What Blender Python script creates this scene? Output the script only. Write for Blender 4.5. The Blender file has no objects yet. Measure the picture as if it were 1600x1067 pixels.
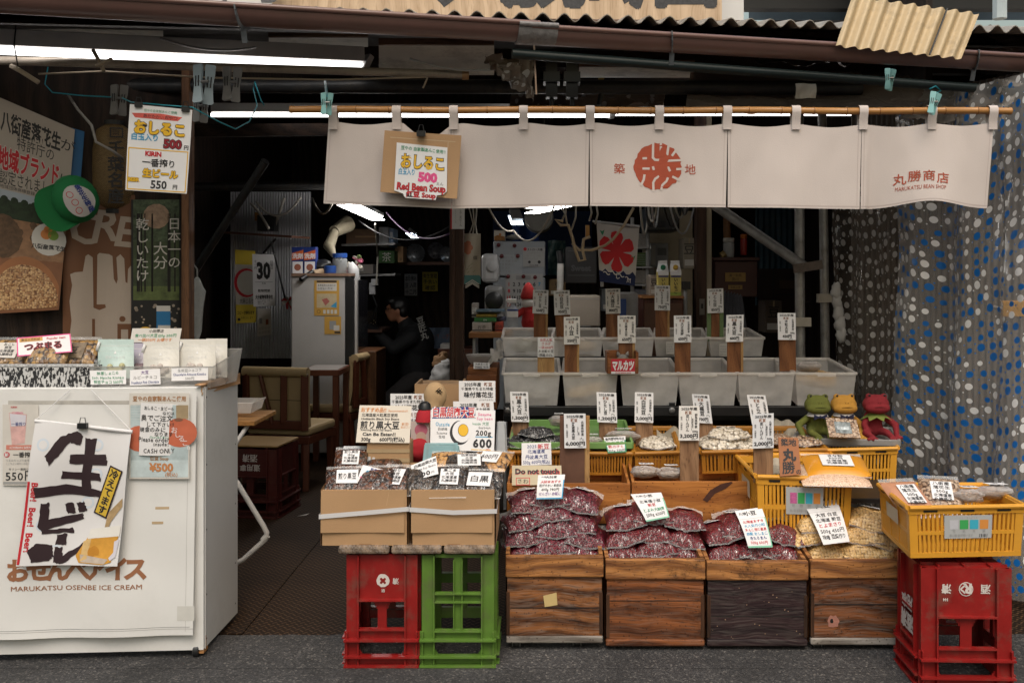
import bpy, math, random
from mathutils import Vector, Matrix, Euler
from mathutils import noise as mnoise
from mathutils.geometry import tessellate_polygon
random.seed(7)
C = bpy.context.scene.collection
R = math.radians
SC = bpy.context.scene

# ---------------------------------------------------------------- camera, world, sun, exposure
F, VX, VY, H = 1556.0, 840.0, 430.0, 1.46          # focal length in photo pixels, vanishing point, eye height
cd = bpy.data.cameras.new('camera'); cam = bpy.data.objects.new('camera', cd); C.objects.link(cam)
cam.location = (0, 0, H); cam.rotation_euler = (R(90), 0, 0)
cd.sensor_width = 36; cd.lens = 36*F/1600
cd.shift_x = -(VX-800)/1600; cd.shift_y = -(533.5-VY)/1600
cd.clip_start = .05; cd.clip_end = 500
SC.camera = cam
w = bpy.data.worlds.new('World'); SC.world = w; w.use_nodes = True
SUN_EL, SUN_AZ = R(58), R(-12)                      # sun high, behind the camera and a little to the left
sky = w.node_tree.nodes.new('ShaderNodeTexSky'); sky.sky_type = 'NISHITA'; sky.sun_disc = False
sky.sun_elevation = SUN_EL; sky.sun_rotation = R(180)+SUN_AZ; sky.air_density = 2.2; sky.dust_density = 6; sky.ozone_density = .6
bg = w.node_tree.nodes['Background']; bg.inputs['Strength'].default_value = .11
w.node_tree.links.new(sky.outputs[0], bg.inputs[0])
sl = bpy.data.lights.new('sun', 'SUN'); sl.energy = 1.2; sl.angle = R(35); sl.color = (1, .985, .965)
so = bpy.data.objects.new('sun', sl); C.objects.link(so); so.rotation_euler = (R(90)-SUN_EL, 0, SUN_AZ); so.location = (0, -5, 12)
SC.view_settings.view_transform = 'Standard'; SC.view_settings.look = 'None'; SC.view_settings.exposure = 0.35
SC.view_settings.gamma = 1; SC.view_settings.use_curve_mapping = False
SC.cycles.use_denoising = True; SC.cycles.max_bounces = 6; SC.cycles.diffuse_bounces = 3; SC.cycles.transparent_max_bounces = 20
SC.cycles.sample_clamp_indirect = 4; SC.cycles.caustics_reflective = False; SC.cycles.caustics_refractive = False

# ---------------------------------------------------------------- helpers
def P(px, py, Y):                                   # the world point a photo pixel shows at depth Y
    return Vector(((px-VX)*Y/F, Y, H-(py-VY)*Y/F))
def lin(c):
    if isinstance(c, str):
        c = [int(c[i:i+2], 16)/255 for i in (1, 3, 5)]
        return tuple((x/12.92 if x <= .04045 else ((x+.055)/1.055)**2.4) for x in c)
    return c
_m = {}
def _nt(name):
    m = bpy.data.materials.new(name); m.use_nodes = True; nt = m.node_tree
    return m, nt, nt.nodes['Principled BSDF'], nt.nodes['Material Output']
def N(nt, t, **kw):
    n = nt.nodes.new('ShaderNode'+t)
    for k, v in kw.items():
        if k in n.inputs: n.inputs[k].default_value = v
        else: setattr(n, k, v)
    return n
def mat(name, col=None, rough=.6, var=.12, vs=7, bump=0, bs=80, metal=0, spec=.4, coat=0, emit=0, dirt=0, stretch=None):
    if name in _m: return _m[name]
    m, nt, b, out = _nt(name); L = nt.links.new
    col = (*lin(col), 1)
    tc = N(nt, 'TexCoord'); src = tc.outputs['Object']
    if stretch:
        mp = N(nt, 'Mapping'); mp.inputs['Scale'].default_value = stretch; L(src, mp.inputs[0]); src = mp.outputs[0]
    b.inputs['Base Color'].default_value = col; b.inputs['Roughness'].default_value = rough
    b.inputs['Metallic'].default_value = metal; b.inputs['Specular IOR Level'].default_value = spec
    b.inputs['Coat Weight'].default_value = coat; b.inputs['Coat Roughness'].default_value = .12
    if var:
        n = N(nt, 'TexNoise', Scale=vs, Detail=6.0, Roughness=.65); L(src, n.inputs['Vector'])
        mr = N(nt, 'MapRange'); mr.inputs[1].default_value = .25; mr.inputs[2].default_value = .75
        mr.inputs[3].default_value = 1-var; mr.inputs[4].default_value = 1+var; L(n.outputs[0], mr.inputs[0])
        hs = N(nt, 'HueSaturation'); hs.inputs['Color'].default_value = col; L(mr.outputs[0], hs.inputs['Value'])
        c = hs.outputs[0]
        if dirt:
            n2 = N(nt, 'TexNoise', Scale=vs*.6+1.5, Detail=9.0, Roughness=.75); L(tc.outputs['Object'], n2.inputs['Vector'])
            r = N(nt, 'ValToRGB'); r.color_ramp.elements[0].position = .5; r.color_ramp.elements[1].position = .72
            r.color_ramp.elements[0].color = (0, 0, 0, 1); r.color_ramp.elements[1].color = (dirt, dirt, dirt, 1); L(n2.outputs[0], r.inputs[0])
            mx = N(nt, 'MixRGB'); L(r.outputs[0], mx.inputs[0]); L(c, mx.inputs[1]); mx.inputs[2].default_value = (.12, .095, .07, 1); c = mx.outputs[0]
        L(c, b.inputs['Base Color'])
        mr2 = N(nt, 'MapRange'); mr2.inputs[3].default_value = max(.05, rough-.12); mr2.inputs[4].default_value = min(1, rough+.12)
        L(n.outputs[0], mr2.inputs[0]); L(mr2.outputs[0], b.inputs['Roughness'])
    if bump:
        n = N(nt, 'TexNoise', Scale=bs, Detail=4.0); L(src, n.inputs['Vector'])
        bp = N(nt, 'Bump'); bp.inputs['Strength'].default_value = bump; bp.inputs['Distance'].default_value = .01
        L(n.outputs[0], bp.inputs['Height']); L(bp.outputs[0], b.inputs['Normal'])
    if emit:
        b.inputs['Emission Color'].default_value = col; b.inputs['Emission Strength'].default_value = emit
    _m[name] = m; return m
def wood(name, c1, c2, axis='X', rough=.6, across=26, along=2.2, knots=0, streak=.5, grey=0):
    if name in _m: return _m[name]
    m, nt, b, out = _nt(name); L = nt.links.new
    tc = N(nt, 'TexCoord'); oi = N(nt, 'ObjectInfo'); ad = N(nt, 'VectorMath', operation='ADD')
    ml = N(nt, 'VectorMath', operation='MULTIPLY'); ml.inputs[1].default_value = (7.3, 3.1, 5.7); cb = N(nt, 'CombineXYZ')
    for i in range(3): L(oi.outputs['Random'], cb.inputs[i])
    L(cb.outputs[0], ml.inputs[0]); L(tc.outputs['Object'], ad.inputs[0]); L(ml.outputs[0], ad.inputs[1])
    wn = N(nt, 'TexNoise', Scale=3.2, Detail=2.0); L(ad.outputs[0], wn.inputs['Vector']); wm = N(nt, 'VectorMath', operation='MULTIPLY_ADD'); wm.inputs[1].default_value = (.075, .075, .075); L(wn.outputs['Color'], wm.inputs[0]); L(ad.outputs[0], wm.inputs[2]); ad = wm   # wandering grain
    mp = N(nt, 'Mapping'); s = [across]*3; s['XYZ'.index(axis)] = along; mp.inputs['Scale'].default_value = s; L(ad.outputs[0], mp.inputs[0])
    n = N(nt, 'TexNoise', Scale=1.0, Detail=7.0, Roughness=.6, Distortion=1.6); L(mp.outputs[0], n.inputs['Vector'])
    wv = N(nt, 'TexWave', Scale=.35, Distortion=6.0, Detail=3.0); wv.inputs['Detail Scale'].default_value = .6
    wv.bands_direction = 'DIAGONAL'; L(mp.outputs[0], wv.inputs['Vector'])
    mx = N(nt, 'MixRGB'); mx.inputs[0].default_value = .35; L(n.outputs[0], mx.inputs[1]); L(wv.outputs[0], mx.inputs[2])
    r = N(nt, 'ValToRGB'); e = r.color_ramp.elements; e[0].position = .25; e[1].position = .75
    e[0].color = (*lin(c1), 1); e[1].color = (*lin(c2), 1); L(mx.outputs[0], r.inputs[0])
    mp2 = N(nt, 'Mapping'); s2 = [across*7]*3; s2['XYZ'.index(axis)] = along*2.5; mp2.inputs['Scale'].default_value = s2; L(ad.outputs[0], mp2.inputs[0])
    n2 = N(nt, 'TexNoise', Scale=1.0, Detail=3.0); L(mp2.outputs[0], n2.inputs['Vector'])
    r2 = N(nt, 'ValToRGB'); r2.color_ramp.elements[0].position = .3; r2.color_ramp.elements[1].position = .48
    k = 1-streak; r2.color_ramp.elements[0].color = (k, k*.95, k*.9, 1); r2.color_ramp.elements[1].color = (1, 1, 1, 1); L(n2.outputs[0], r2.inputs[0])
    m2 = N(nt, 'MixRGB', blend_type='MULTIPLY'); m2.inputs[0].default_value = 1; L(r.outputs[0], m2.inputs[1]); L(r2.outputs[0], m2.inputs[2])
    c = m2.outputs[0]
    if knots:                                        # dark stains and worm marks of old boxes
        n3 = N(nt, 'TexNoise', Scale=5.0, Detail=8.0, Roughness=.8); L(ad.outputs[0], n3.inputs['Vector'])
        r3 = N(nt, 'ValToRGB'); r3.color_ramp.elements[0].position = .56; r3.color_ramp.elements[1].position = .68
        r3.color_ramp.elements[0].color = (1, 1, 1, 1); r3.color_ramp.elements[1].color = (1-knots,)*3+(1,); L(n3.outputs[0], r3.inputs[0])
        m3 = N(nt, 'MixRGB', blend_type='MULTIPLY'); m3.inputs[0].default_value = 1; L(c, m3.inputs[1]); L(r3.outputs[0], m3.inputs[2]); c = m3.outputs[0]
        v = N(nt, 'TexVoronoi', Scale=55.0); L(ad.outputs[0], v.inputs['Vector'])
        r4 = N(nt, 'ValToRGB'); r4.color_ramp.elements[0].position = .12; r4.color_ramp.elements[1].position = .2
        r4.color_ramp.elements[0].color = (.25, .2, .18, 1); r4.color_ramp.elements[1].color = (1, 1, 1, 1); L(v.outputs['Distance'], r4.inputs[0])
        m4 = N(nt, 'MixRGB', blend_type='MULTIPLY'); m4.inputs[0].default_value = .8; L(c, m4.inputs[1]); L(r4.outputs[0], m4.inputs[2]); c = m4.outputs[0]
    if grey:                                         # weathered grey fibre in patches
        n5 = N(nt, 'TexNoise', Scale=6.0, Detail=6.0); L(mp.outputs[0], n5.inputs['Vector'])
        r5 = N(nt, 'ValToRGB'); r5.color_ramp.elements[0].position = .45; r5.color_ramp.elements[1].position = .7
        r5.color_ramp.elements[0].color = (0, 0, 0, 1); r5.color_ramp.elements[1].color = (grey,)*3+(1,); L(n5.outputs[0], r5.inputs[0])
        m5 = N(nt, 'MixRGB'); L(r5.outputs[0], m5.inputs[0]); L(c, m5.inputs[1]); m5.inputs[2].default_value = (.3, .26, .23, 1); c = m5.outputs[0]
    L(c, b.inputs['Base Color']); b.inputs['Roughness'].default_value = rough; b.inputs['Specular IOR Level'].default_value = .3
    bp = N(nt, 'Bump'); bp.inputs['Strength'].default_value = .35; bp.inputs['Distance'].default_value = .004
    L(n2.outputs[0], bp.inputs['Height']); L(bp.outputs[0], b.inputs['Normal'])
    _m[name] = m; return m
def film(name, tint=(1, 1, 1), white=.18, rough=.12, bump=.5, bs=25):   # clear plastic
    if name in _m: return _m[name]
    m, nt, b, out = _nt(name); L = nt.links.new
    b.inputs['Base Color'].default_value = (*[.85*x for x in tint], 1); b.inputs['Roughness'].default_value = rough; b.inputs['Specular IOR Level'].default_value = .8
    tr = N(nt, 'BsdfTransparent'); tr.inputs[0].default_value = (*tint, 1)
    lw = N(nt, 'LayerWeight'); lw.inputs[0].default_value = .25
    mr = N(nt, 'MapRange'); mr.inputs[3].default_value = white; mr.inputs[4].default_value = min(1, white+.65); L(lw.outputs['Facing'], mr.inputs[0])
    mx = N(nt, 'MixShader'); L(mr.outputs[0], mx.inputs[0]); L(tr.outputs[0], mx.inputs[1]); L(b.outputs[0], mx.inputs[2]); L(mx.outputs[0], out.inputs[0])
    if bump:
        tc = N(nt, 'TexCoord'); n = N(nt, 'TexNoise', Scale=bs, Detail=3.0, Distortion=1.0); L(tc.outputs['Object'], n.inputs['Vector'])
        bp = N(nt, 'Bump'); bp.inputs['Strength'].default_value = bump; bp.inputs['Distance'].default_value = .02
        L(n.outputs[0], bp.inputs['Height']); L(bp.outputs[0], b.inputs['Normal'])
    _m[name] = m; return m
def milky(name, col=(.92, .88, .84), fac=.56, rough=.35):               # cloudy see-through plastic of the bins
    if name in _m: return _m[name]
    m, nt, b, out = _nt(name); L = nt.links.new
    b.inputs['Base Color'].default_value = (*col, 1); b.inputs['Roughness'].default_value = rough
    tl = N(nt, 'BsdfTranslucent'); tl.inputs[0].default_value = (*col, 1); tr = N(nt, 'BsdfTransparent')
    m1 = N(nt, 'MixShader'); m1.inputs[0].default_value = .4; L(b.outputs[0], m1.inputs[1]); L(tl.outputs[0], m1.inputs[2])
    tc = N(nt, 'TexCoord'); n = N(nt, 'TexNoise', Scale=9.0, Detail=5.0); L(tc.outputs['Object'], n.inputs['Vector'])
    mr = N(nt, 'MapRange'); mr.inputs[1].default_value = .3; mr.inputs[2].default_value = .7; mr.inputs[3].default_value = fac-.12; mr.inputs[4].default_value = min(.97, fac+.12); L(n.outputs[0], mr.inputs[0])
    m2 = N(nt, 'MixShader'); L(mr.outputs[0], m2.inputs[0]); L(tr.outputs[0], m2.inputs[1]); L(m1.outputs[0], m2.inputs[2]); L(m2.outputs[0], out.inputs[0])
    _m[name] = m; return m
def beans(name, c1, c2, gap, scale=110, coat=.55, bump=1.0, rnd=.75):            # beans seen through shiny film
    if name in _m: return _m[name]
    m, nt, b, out = _nt(name); L = nt.links.new
    tc = N(nt, 'TexCoord'); oi = N(nt, 'ObjectInfo'); ad = N(nt, 'VectorMath', operation='ADD'); L(tc.outputs['Object'], ad.inputs[0])
    cb = N(nt, 'CombineXYZ'); [L(oi.outputs['Random'], cb.inputs[i]) for i in range(3)]; L(cb.outputs[0], ad.inputs[1])
    v = N(nt, 'TexVoronoi', Scale=float(scale)); v.inputs['Randomness'].default_value = rnd; L(ad.outputs[0], v.inputs['Vector'])
    sp = N(nt, 'SeparateColor'); L(v.outputs['Color'], sp.inputs[0])
    r = N(nt, 'ValToRGB'); r.color_ramp.elements[0].color = (*lin(c1), 1); r.color_ramp.elements[1].color = (*lin(c2), 1); L(sp.outputs[0], r.inputs[0])
    r2 = N(nt, 'ValToRGB'); r2.color_ramp.elements[0].position = .5; r2.color_ramp.elements[1].position = .75
    r2.color_ramp.elements[0].color = (0, 0, 0, 1); r2.color_ramp.elements[1].color = (1, 1, 1, 1); L(v.outputs['Distance'], r2.inputs[0])
    mx = N(nt, 'MixRGB'); L(r2.outputs[0], mx.inputs[0]); L(r.outputs[0], mx.inputs[1]); mx.inputs[2].default_value = (*lin(gap), 1)
    L(mx.outputs[0], b.inputs['Base Color']); b.inputs['Roughness'].default_value = .45
    bp = N(nt, 'Bump'); bp.invert = True; bp.inputs['Strength'].default_value = bump; bp.inputs['Distance'].default_value = .004
    L(v.outputs['Distance'], bp.inputs['Height']); L(bp.outputs[0], b.inputs['Normal'])
    mp = N(nt, 'Mapping'); mp.inputs['Scale'].default_value = (80, 22, 30); L(ad.outputs[0], mp.inputs[0]); n = N(nt, 'TexNoise', Scale=1.0, Detail=3.0, Distortion=1.2); L(mp.outputs[0], n.inputs['Vector'])
    b2 = N(nt, 'Bump'); b2.inputs['Strength'].default_value = 1; b2.inputs['Distance'].default_value = .02
    L(n.outputs[0], b2.inputs['Height']); L(b2.outputs[0], b.inputs['Coat Normal'])
    r5 = N(nt, 'ValToRGB'); r5.color_ramp.elements[0].position = .46; r5.color_ramp.elements[1].position = .58; r5.color_ramp.elements[0].color = (.12, .12, .12, 1); r5.color_ramp.elements[1].color = (coat, coat, coat, 1)   # loose creased film is glossier than film pressed on the beans
    L(n.outputs[0], r5.inputs[0]); L(r5.outputs[0], b.inputs['Coat Weight']); b.inputs['Coat Roughness'].default_value = .1; b.inputs['Coat IOR'].default_value = 2.9
    _m[name] = m; return m

# --- lettering: Blender's own font turned into faces, cached
_g = {}
def _gl(s, bold):
    if 1:
        c = bpy.data.curves.new('t', 'FONT'); c.body = s; c.resolution_u = 2; c.offset = bold
        o = bpy.data.objects.new('t', c); C.objects.link(o)
        me = bpy.data.meshes.new_from_object(o.evaluated_get(bpy.context.evaluated_depsgraph_get()))
        vs, fs = [(v.co.x, v.co.y, 0) for v in me.vertices], [tuple(p.vertices) for p in me.polygons]; ar = sum(p.area for p in me.polygons)
        ec = {}
        for f in fs:
            for i in range(len(f)): e = tuple(sorted((f[i], f[(i+1) % len(f)]))); ec[e] = ec.get(e, 0)+1
        per = sum(math.dist(vs[a], vs[b]) for (a, b), n in ec.items() if n == 1)
        bpy.data.objects.remove(o); bpy.data.curves.remove(c); bpy.data.meshes.remove(me)
    return vs, fs, ar, per
def glyph(s, bold=0.0):                              # bold: outline pushed out, or shifted copies where the font fill breaks
    k = (s, bold)
    if k not in _g:
        vs, fs, ar, per = _gl(s, 0)
        if bold:
            v2, f2, a2, p2 = _gl(s, bold)
            if abs(a2-ar-per*bold) < .2*per*bold+.01*ar and abs(p2-per) < .2*per: vs, fs = v2, f2
            else:
                n = 6 if bold < .03 else 9; v0, f0 = list(vs), list(fs)
                for i in range(n):
                    b = len(vs); c, q = bold*math.cos(2*math.pi*i/n), bold*math.sin(2*math.pi*i/n)
                    vs += [(x+c, y+q, .06*(i+1)) for x, y, z in v0]; fs += [tuple(j+b for j in f) for f in f0]
        _g[k] = (vs, fs)
    return _g[k]
class Sheet:                                         # a flat or bent rectangle: pt(x from left, y from top, lift)
    def __init__(s, bl, br, tr, tl, bend=None):
        s.c = [Vector(v) for v in (bl, br, tr, tl)]
        s.W = ((s.c[1]-s.c[0]).length+(s.c[2]-s.c[3]).length)/2; s.H = ((s.c[3]-s.c[0]).length+(s.c[2]-s.c[1]).length)/2
        s.n = (s.c[1]-s.c[0]).cross(s.c[3]-s.c[0]).normalized(); s.bend = bend
    def pt(s, x, y, off=0):
        bl, br, tr, tl = s.c
        p = (tl*(1-x)+tr*x)*(1-y)+(bl*(1-x)+br*x)*y
        if s.bend: off = off+s.bend(x, y)
        return p+s.n*off
def SR(x0, y0, x1, y1, Y, Yr=None, tilt=0, bend=None):   # sheet from a photo rectangle, leaning back by tilt metres at the top
    Yr = Y if Yr is None else Yr
    return Sheet(P(x0, y1, Y), P(x1, y1, Yr), P(x1, y0, Yr+tilt), P(x0, y0, Y+tilt), bend)
def SQ(a, b, c, d, bend=None):                       # bl, br, tr, tl as (px, py, Y)
    return Sheet(P(*a), P(*b), P(*c), P(*d), bend)
LIFT = .0006
class MB:
    def __init__(s): s.v = []; s.f = []; s.mi = []; s.mats = []; s.T = None; s.uv = {}
    def sl(s, m):
        if m not in s.mats: s.mats.append(m)
        return s.mats.index(m)
    def add(s, vs, fs, m):
        b = len(s.v); i = s.sl(m)
        s.v += [s.T @ Vector(v) for v in vs] if s.T else [Vector(v) for v in vs]
        for f in fs: s.f.append(tuple(x+b for x in f)); s.mi.append(i)
        return b
    def quad(s, pts, m): s.add(pts, [tuple(range(len(pts)))], m)
    def box(s, c, d, m, rz=0, rot=None):
        x, y, z = [k/2 for k in d]; c = Vector(c)
        M = Euler(rot).to_matrix() if rot else Matrix.Rotation(rz, 3, 'Z')
        vs = [c+M @ Vector(q) for q in ((-x, -y, -z), (x, -y, -z), (x, y, -z), (-x, y, -z), (-x, -y, z), (x, -y, z), (x, y, z), (-x, y, z))]
        s.add(vs, [(0, 3, 2, 1), (4, 5, 6, 7), (0, 1, 5, 4), (1, 2, 6, 5), (2, 3, 7, 6), (3, 0, 4, 7)], m)
    def bb(s, x0, x1, y0, y1, z0, z1, m): s.box(((x0+x1)/2, (y0+y1)/2, (z0+z1)/2), (x1-x0, y1-y0, z1-z0), m)
    def pbox(s, px0, py0, px1, py1, Y, d, m):        # box whose front face fills a photo rectangle at depth Y
        a = P(px0, py0, Y); b = P(px1, py1, Y); s.bb(a.x, b.x, Y, Y+d, b.z, a.z, m)
    def bar(s, p, q, wd, h, m, up=(0, 0, 1)):        # square bar between two points
        p, q = Vector(p), Vector(q); t = (q-p).normalized(); a = t.cross(Vector(up)).normalized()*wd/2; b = t.cross(a).normalized()*h/2
        vs = [p-a-b, p+a-b, p+a+b, p-a+b, q-a-b, q+a-b, q+a+b, q-a+b]
        s.add(vs, [(0, 3, 2, 1), (4, 5, 6, 7), (0, 1, 5, 4), (1, 2, 6, 5), (2, 3, 7, 6), (3, 0, 4, 7)], m)
    def tube(s, pts, r, m, n=8, cap=True):
        pts = [Vector(p) for p in pts]; rs = r if isinstance(r, (list, tuple)) else [r]*len(pts)
        vs = []; t0 = (pts[1]-pts[0]).normalized(); a = t0.orthogonal().normalized()
        for i, p in enumerate(pts):
            t = (pts[min(i+1, len(pts)-1)]-pts[max(i-1, 0)]).normalized(); a = (a-t*a.dot(t)).normalized(); b = t.cross(a)
            vs += [p+(a*math.cos(2*math.pi*k/n)+b*math.sin(2*math.pi*k/n))*rs[i] for k in range(n)]
        fs = [(i*n+k, i*n+(k+1) % n, (i+1)*n+(k+1) % n, (i+1)*n+k) for i in range(len(pts)-1) for k in range(n)]
        if cap: fs += [tuple(range(n))[::-1], tuple((len(pts)-1)*n+k for k in range(n))]
        s.add(vs, fs, m)
    def lathe(s, prof, m, n=18, c=(0, 0, 0), ax=None):
        c = Vector(c); Q = (Vector(ax).to_track_quat('Z', 'Y').to_matrix() if ax else Matrix.Identity(3))
        vs = [c+Q @ Vector((r*math.cos(2*math.pi*k/n), r*math.sin(2*math.pi*k/n), z)) for r, z in prof for k in range(n)]
        fs = [(i*n+k, i*n+(k+1) % n, (i+1)*n+(k+1) % n, (i+1)*n+k) for i in range(len(prof)-1) for k in range(n)]
        fs += [tuple(range(n))[::-1], tuple((len(prof)-1)*n+k for k in range(n))]
        s.add(vs, fs, m)
    def blob(s, c, r, m, n=14, rot=None, nz=0, sd=0):
        c = Vector(c); r = (r, r, r) if not isinstance(r, (list, tuple)) else r; M = Euler(rot).to_matrix() if rot else Matrix.Identity(3)
        vs = []
        for i in range(n+1):
            a = math.pi*i/n
            for k in range(n):
                d = Vector((math.sin(a)*math.cos(2*math.pi*k/n), math.sin(a)*math.sin(2*math.pi*k/n), math.cos(a)))
                q = 1+(nz*mnoise.noise(d*2.2+Vector((sd, sd*.7, 3))) if nz else 0)
                vs.append(c+M @ Vector((d.x*r[0]*q, d.y*r[1]*q, d.z*r[2]*q)))
        s.add(vs, [(i*n+k, (i+1)*n+k, (i+1)*n+(k+1) % n, i*n+(k+1) % n) for i in range(n) for k in range(n)], m)
    def sheet(s, S, m, nx=1, ny=1, t=.0015, back=None):
        g = lambda o: [S.pt(i/nx, j/ny, o) for j in range(ny+1) for i in range(nx+1)]
        w = nx+1; q = [(j*w+i, (j+1)*w+i, (j+1)*w+i+1, j*w+i+1) for j in range(ny) for i in range(nx)]
        s.add(g(0), q, m); n = w*(ny+1)
        rim = [j*w for j in range(ny+1)]+[ny*w+i for i in range(1, nx+1)]+[j*w+nx for j in range(ny-1, -1, -1)]+[i for i in range(nx-1, 0, -1)]
        vs = g(0)+g(-t); fs = [tuple(x+n for x in f[::-1]) for f in q]
        fs += [(rim[k], rim[k]+n, rim[(k+1) % len(rim)]+n, rim[(k+1) % len(rim)]) for k in range(len(rim))]
        s.add(vs, [f[::-1] if len(f) == 4 and f[0] < n else f for f in fs], back or m)
    def rect(s, S, x0, y0, x1, y1, m, lay=1, nx=1, ny=1):
        if S.bend: nx, ny = max(nx, 6), max(ny, 6)
        vs = [S.pt(x0+(x1-x0)*i/nx, y0+(y1-y0)*j/ny, lay*LIFT) for j in range(ny+1) for i in range(nx+1)]; w = nx+1
        s.add(vs, [(j*w+i, (j+1)*w+i, (j+1)*w+i+1, j*w+i+1) for j in range(ny) for i in range(nx)], m)
    def frame(s, S, x0, y0, x1, y1, t, m, lay=1):
        a = t*S.H/S.W
        s.rect(S, x0, y0, x1, y0+t, m, lay); s.rect(S, x0, y1-t, x1, y1, m, lay); s.rect(S, x0, y0+t, x0+a, y1-t, m, lay); s.rect(S, x1-a, y0+t, x1, y1-t, m, lay)
    def put2(s, S, pts, fs, m, lay):                 # flat print laid on a sheet; on a bent sheet it is cut small enough to follow it
        pts = [p if len(p) > 2 else (*p, 0) for p in pts]
        if not S.bend: s.add([S.pt(x, y, (lay+z)*LIFT) for x, y, z in pts], fs, m); return
        st = []
        for f in fs:
            if len(f) == 3: st.append([pts[i] for i in f])
            else: st += [[pts[f[i]] for i in t] for t in tessellate_polygon([[Vector((pts[i][0], pts[i][1], 0)) for i in f]])]
        vs = []; out = []
        while st:
            t = st.pop(); e = [math.hypot(t[i][0]-t[(i+1) % 3][0], t[i][1]-t[(i+1) % 3][1]) for i in range(3)]; k = e.index(max(e))
            if e[k] > .09:
                a, b, c = t[k], t[(k+1) % 3], t[(k+2) % 3]; mid = ((a[0]+b[0])/2, (a[1]+b[1])/2, a[2]); st += [[a, mid, c], [mid, b, c]]
            else: n = len(vs); vs += [S.pt(x, y, (lay+z)*LIFT) for x, y, z in t]; out.append((n, n+1, n+2))
        s.add(vs, out, m)
    def poly(s, S, pts, m, lay=1): s.put2(S, pts, [tuple(range(len(pts)))[::-1]], m, lay)
    def disc(s, S, x, y, r, m, lay=1, n=20, ry=None, jag=0):   # r as a fraction of the height
        pts = []
        for k in range(n):
            a = 2*math.pi*k/n; q = 1+(random.uniform(-jag, jag) if jag else 0)
            pts.append((x+r*q*math.cos(a)*S.H/S.W, y+(ry or r)*q*math.sin(a)))
        s.poly(S, pts, m, lay)
    def text(s, S, t, x, y, h, m, bold=0.0, w=None, rot=0, jit=0, vert=False, lay=2, al='c', skew=0, sq=None, wmin=None, lead=1.0):
        hm = h*S.H
        def put(g, a0, b0, sx, r, sc):
            vs, fs = g; cr, sr = math.cos(r), math.sin(r); out = []
            for vx, vy, vz in vs:
                a, b = (vx+skew*vy)*hm*sc*sx, vy*hm*sc
                a, b = a0+a*cr-b*sr, b0+a*sr+b*cr
                if sq: a, b = sq(a/hm, b/hm); a *= hm; b *= hm
                a, b = a*math.cos(rot)-b*math.sin(rot), a*math.sin(rot)+b*math.cos(rot)
                out.append((x+a/S.W, y-b/S.H, vz))
            s.put2(S, out, fs, m, lay)
        if vert:
            n = len(t)
            for i, ch in enumerate(t):
                if ch == ' ': continue
                if ch == 'ー':
                    g = ([(vy-.38, .5-vx, z) for vx, vy, z in glyph('ー', bold)[0]], glyph('ー', bold)[1])
                else: g = ([(vx-.5, vy-.38, z) for vx, vy, z in glyph(ch, bold)[0]], glyph(ch, bold)[1])
                put(g, random.uniform(-jit, jit)*hm, ((n-1)/2-i)*hm*lead, w or 1, random.uniform(-jit, jit), 1+random.uniform(-jit, jit))
            return
        if jit:
            adv = []; gs = []
            for ch in t:
                if ch == ' ': adv.append(.3); gs.append(None); continue
                g = glyph(ch, bold); x1 = max(v[0] for v in g[0]); adv.append(1.0 if ord(ch) > 0x2E00 else x1+.08); gs.append(g)
            tot = sum(adv); sx = min(1, w*S.W/(tot*hm)) if w else 1
            if wmin: sx = w*S.W/(tot*hm)
            c = 0 if al == 'l' else (-tot/2 if al == 'c' else -tot)
            for g, a in zip(gs, adv):
                if g: put(([(vx, vy-.38, z) for vx, vy, z in g[0]], g[1]), c*hm*sx, random.uniform(-jit, jit)*hm, sx*(1+random.uniform(-jit, jit)), random.uniform(-jit, jit), 1+random.uniform(-jit, jit))
                c += a
            return
        vs, fs = glyph(t, bold)
        if not vs: return
        x0 = min(v[0] for v in vs); x1 = max(v[0] for v in vs); wd = x1-x0
        sx = w*S.W/(wd*hm) if w and (wmin or wd*hm > w*S.W) else 1
        c = {'l': x0, 'c': (x0+x1)/2, 'r': x1}[al]
        put(([(vx-c, vy-.38, z) for vx, vy, z in vs], fs), 0, 0, sx, 0, 1)
    def scrawl(s, S, x0, y0, x1, y1, rows, m, jit=.05, lay=2, h=None, al='l'):   # small unreadable print kept as rows of the given strings
        hh = (y1-y0)/len(rows)
        for i, t in enumerate(rows):
            if t: s.text(S, t, x0 if al == 'l' else (x0+x1)/2, y0+hh*(i+.5), (h or hh*.8), m, w=x1-x0, jit=jit, al=al, lay=lay)
    def build(s, name, parent=None, label=None, cat=None, group=None, kind=None, smooth=0, bevel=0, org=None, mods=None):
        me = bpy.data.meshes.new(name)
        if parent is not None: org = ORG[parent.name]
        elif org is None:
            xs, ys, zs = zip(*s.v); org = Vector(((min(xs)+max(xs))/2, (min(ys)+max(ys))/2, min(zs)))
        me.from_pydata([v-Vector(org) for v in s.v], [], s.f)
        for m in s.mats: me.materials.append(m)
        me.polygons.foreach_set('material_index', s.mi)
        if smooth:
            me.polygons.foreach_set('use_smooth', [True]*len(me.polygons))
            if smooth < 180: me.set_sharp_from_angle(angle=R(smooth))
        me.update()
        o = bpy.data.objects.new(name, me); C.objects.link(o)
        if parent is not None: o.parent = parent
        else: o.location = org
        ORG[o.name] = Vector(org); tag(o, label, cat, group, kind)
        if bevel:
            b = o.modifiers.new('bevel', 'BEVEL'); b.width = bevel; b.segments = 2; b.limit_method = 'ANGLE'; b.angle_limit = R(50); b.use_clamp_overlap = True
        return o
ORG = {}
def tag(o, label=None, cat=None, group=None, kind=None):
    for k, v in (('label', label), ('category', cat), ('group', group), ('kind', kind)):
        if v: o[k] = v
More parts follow.
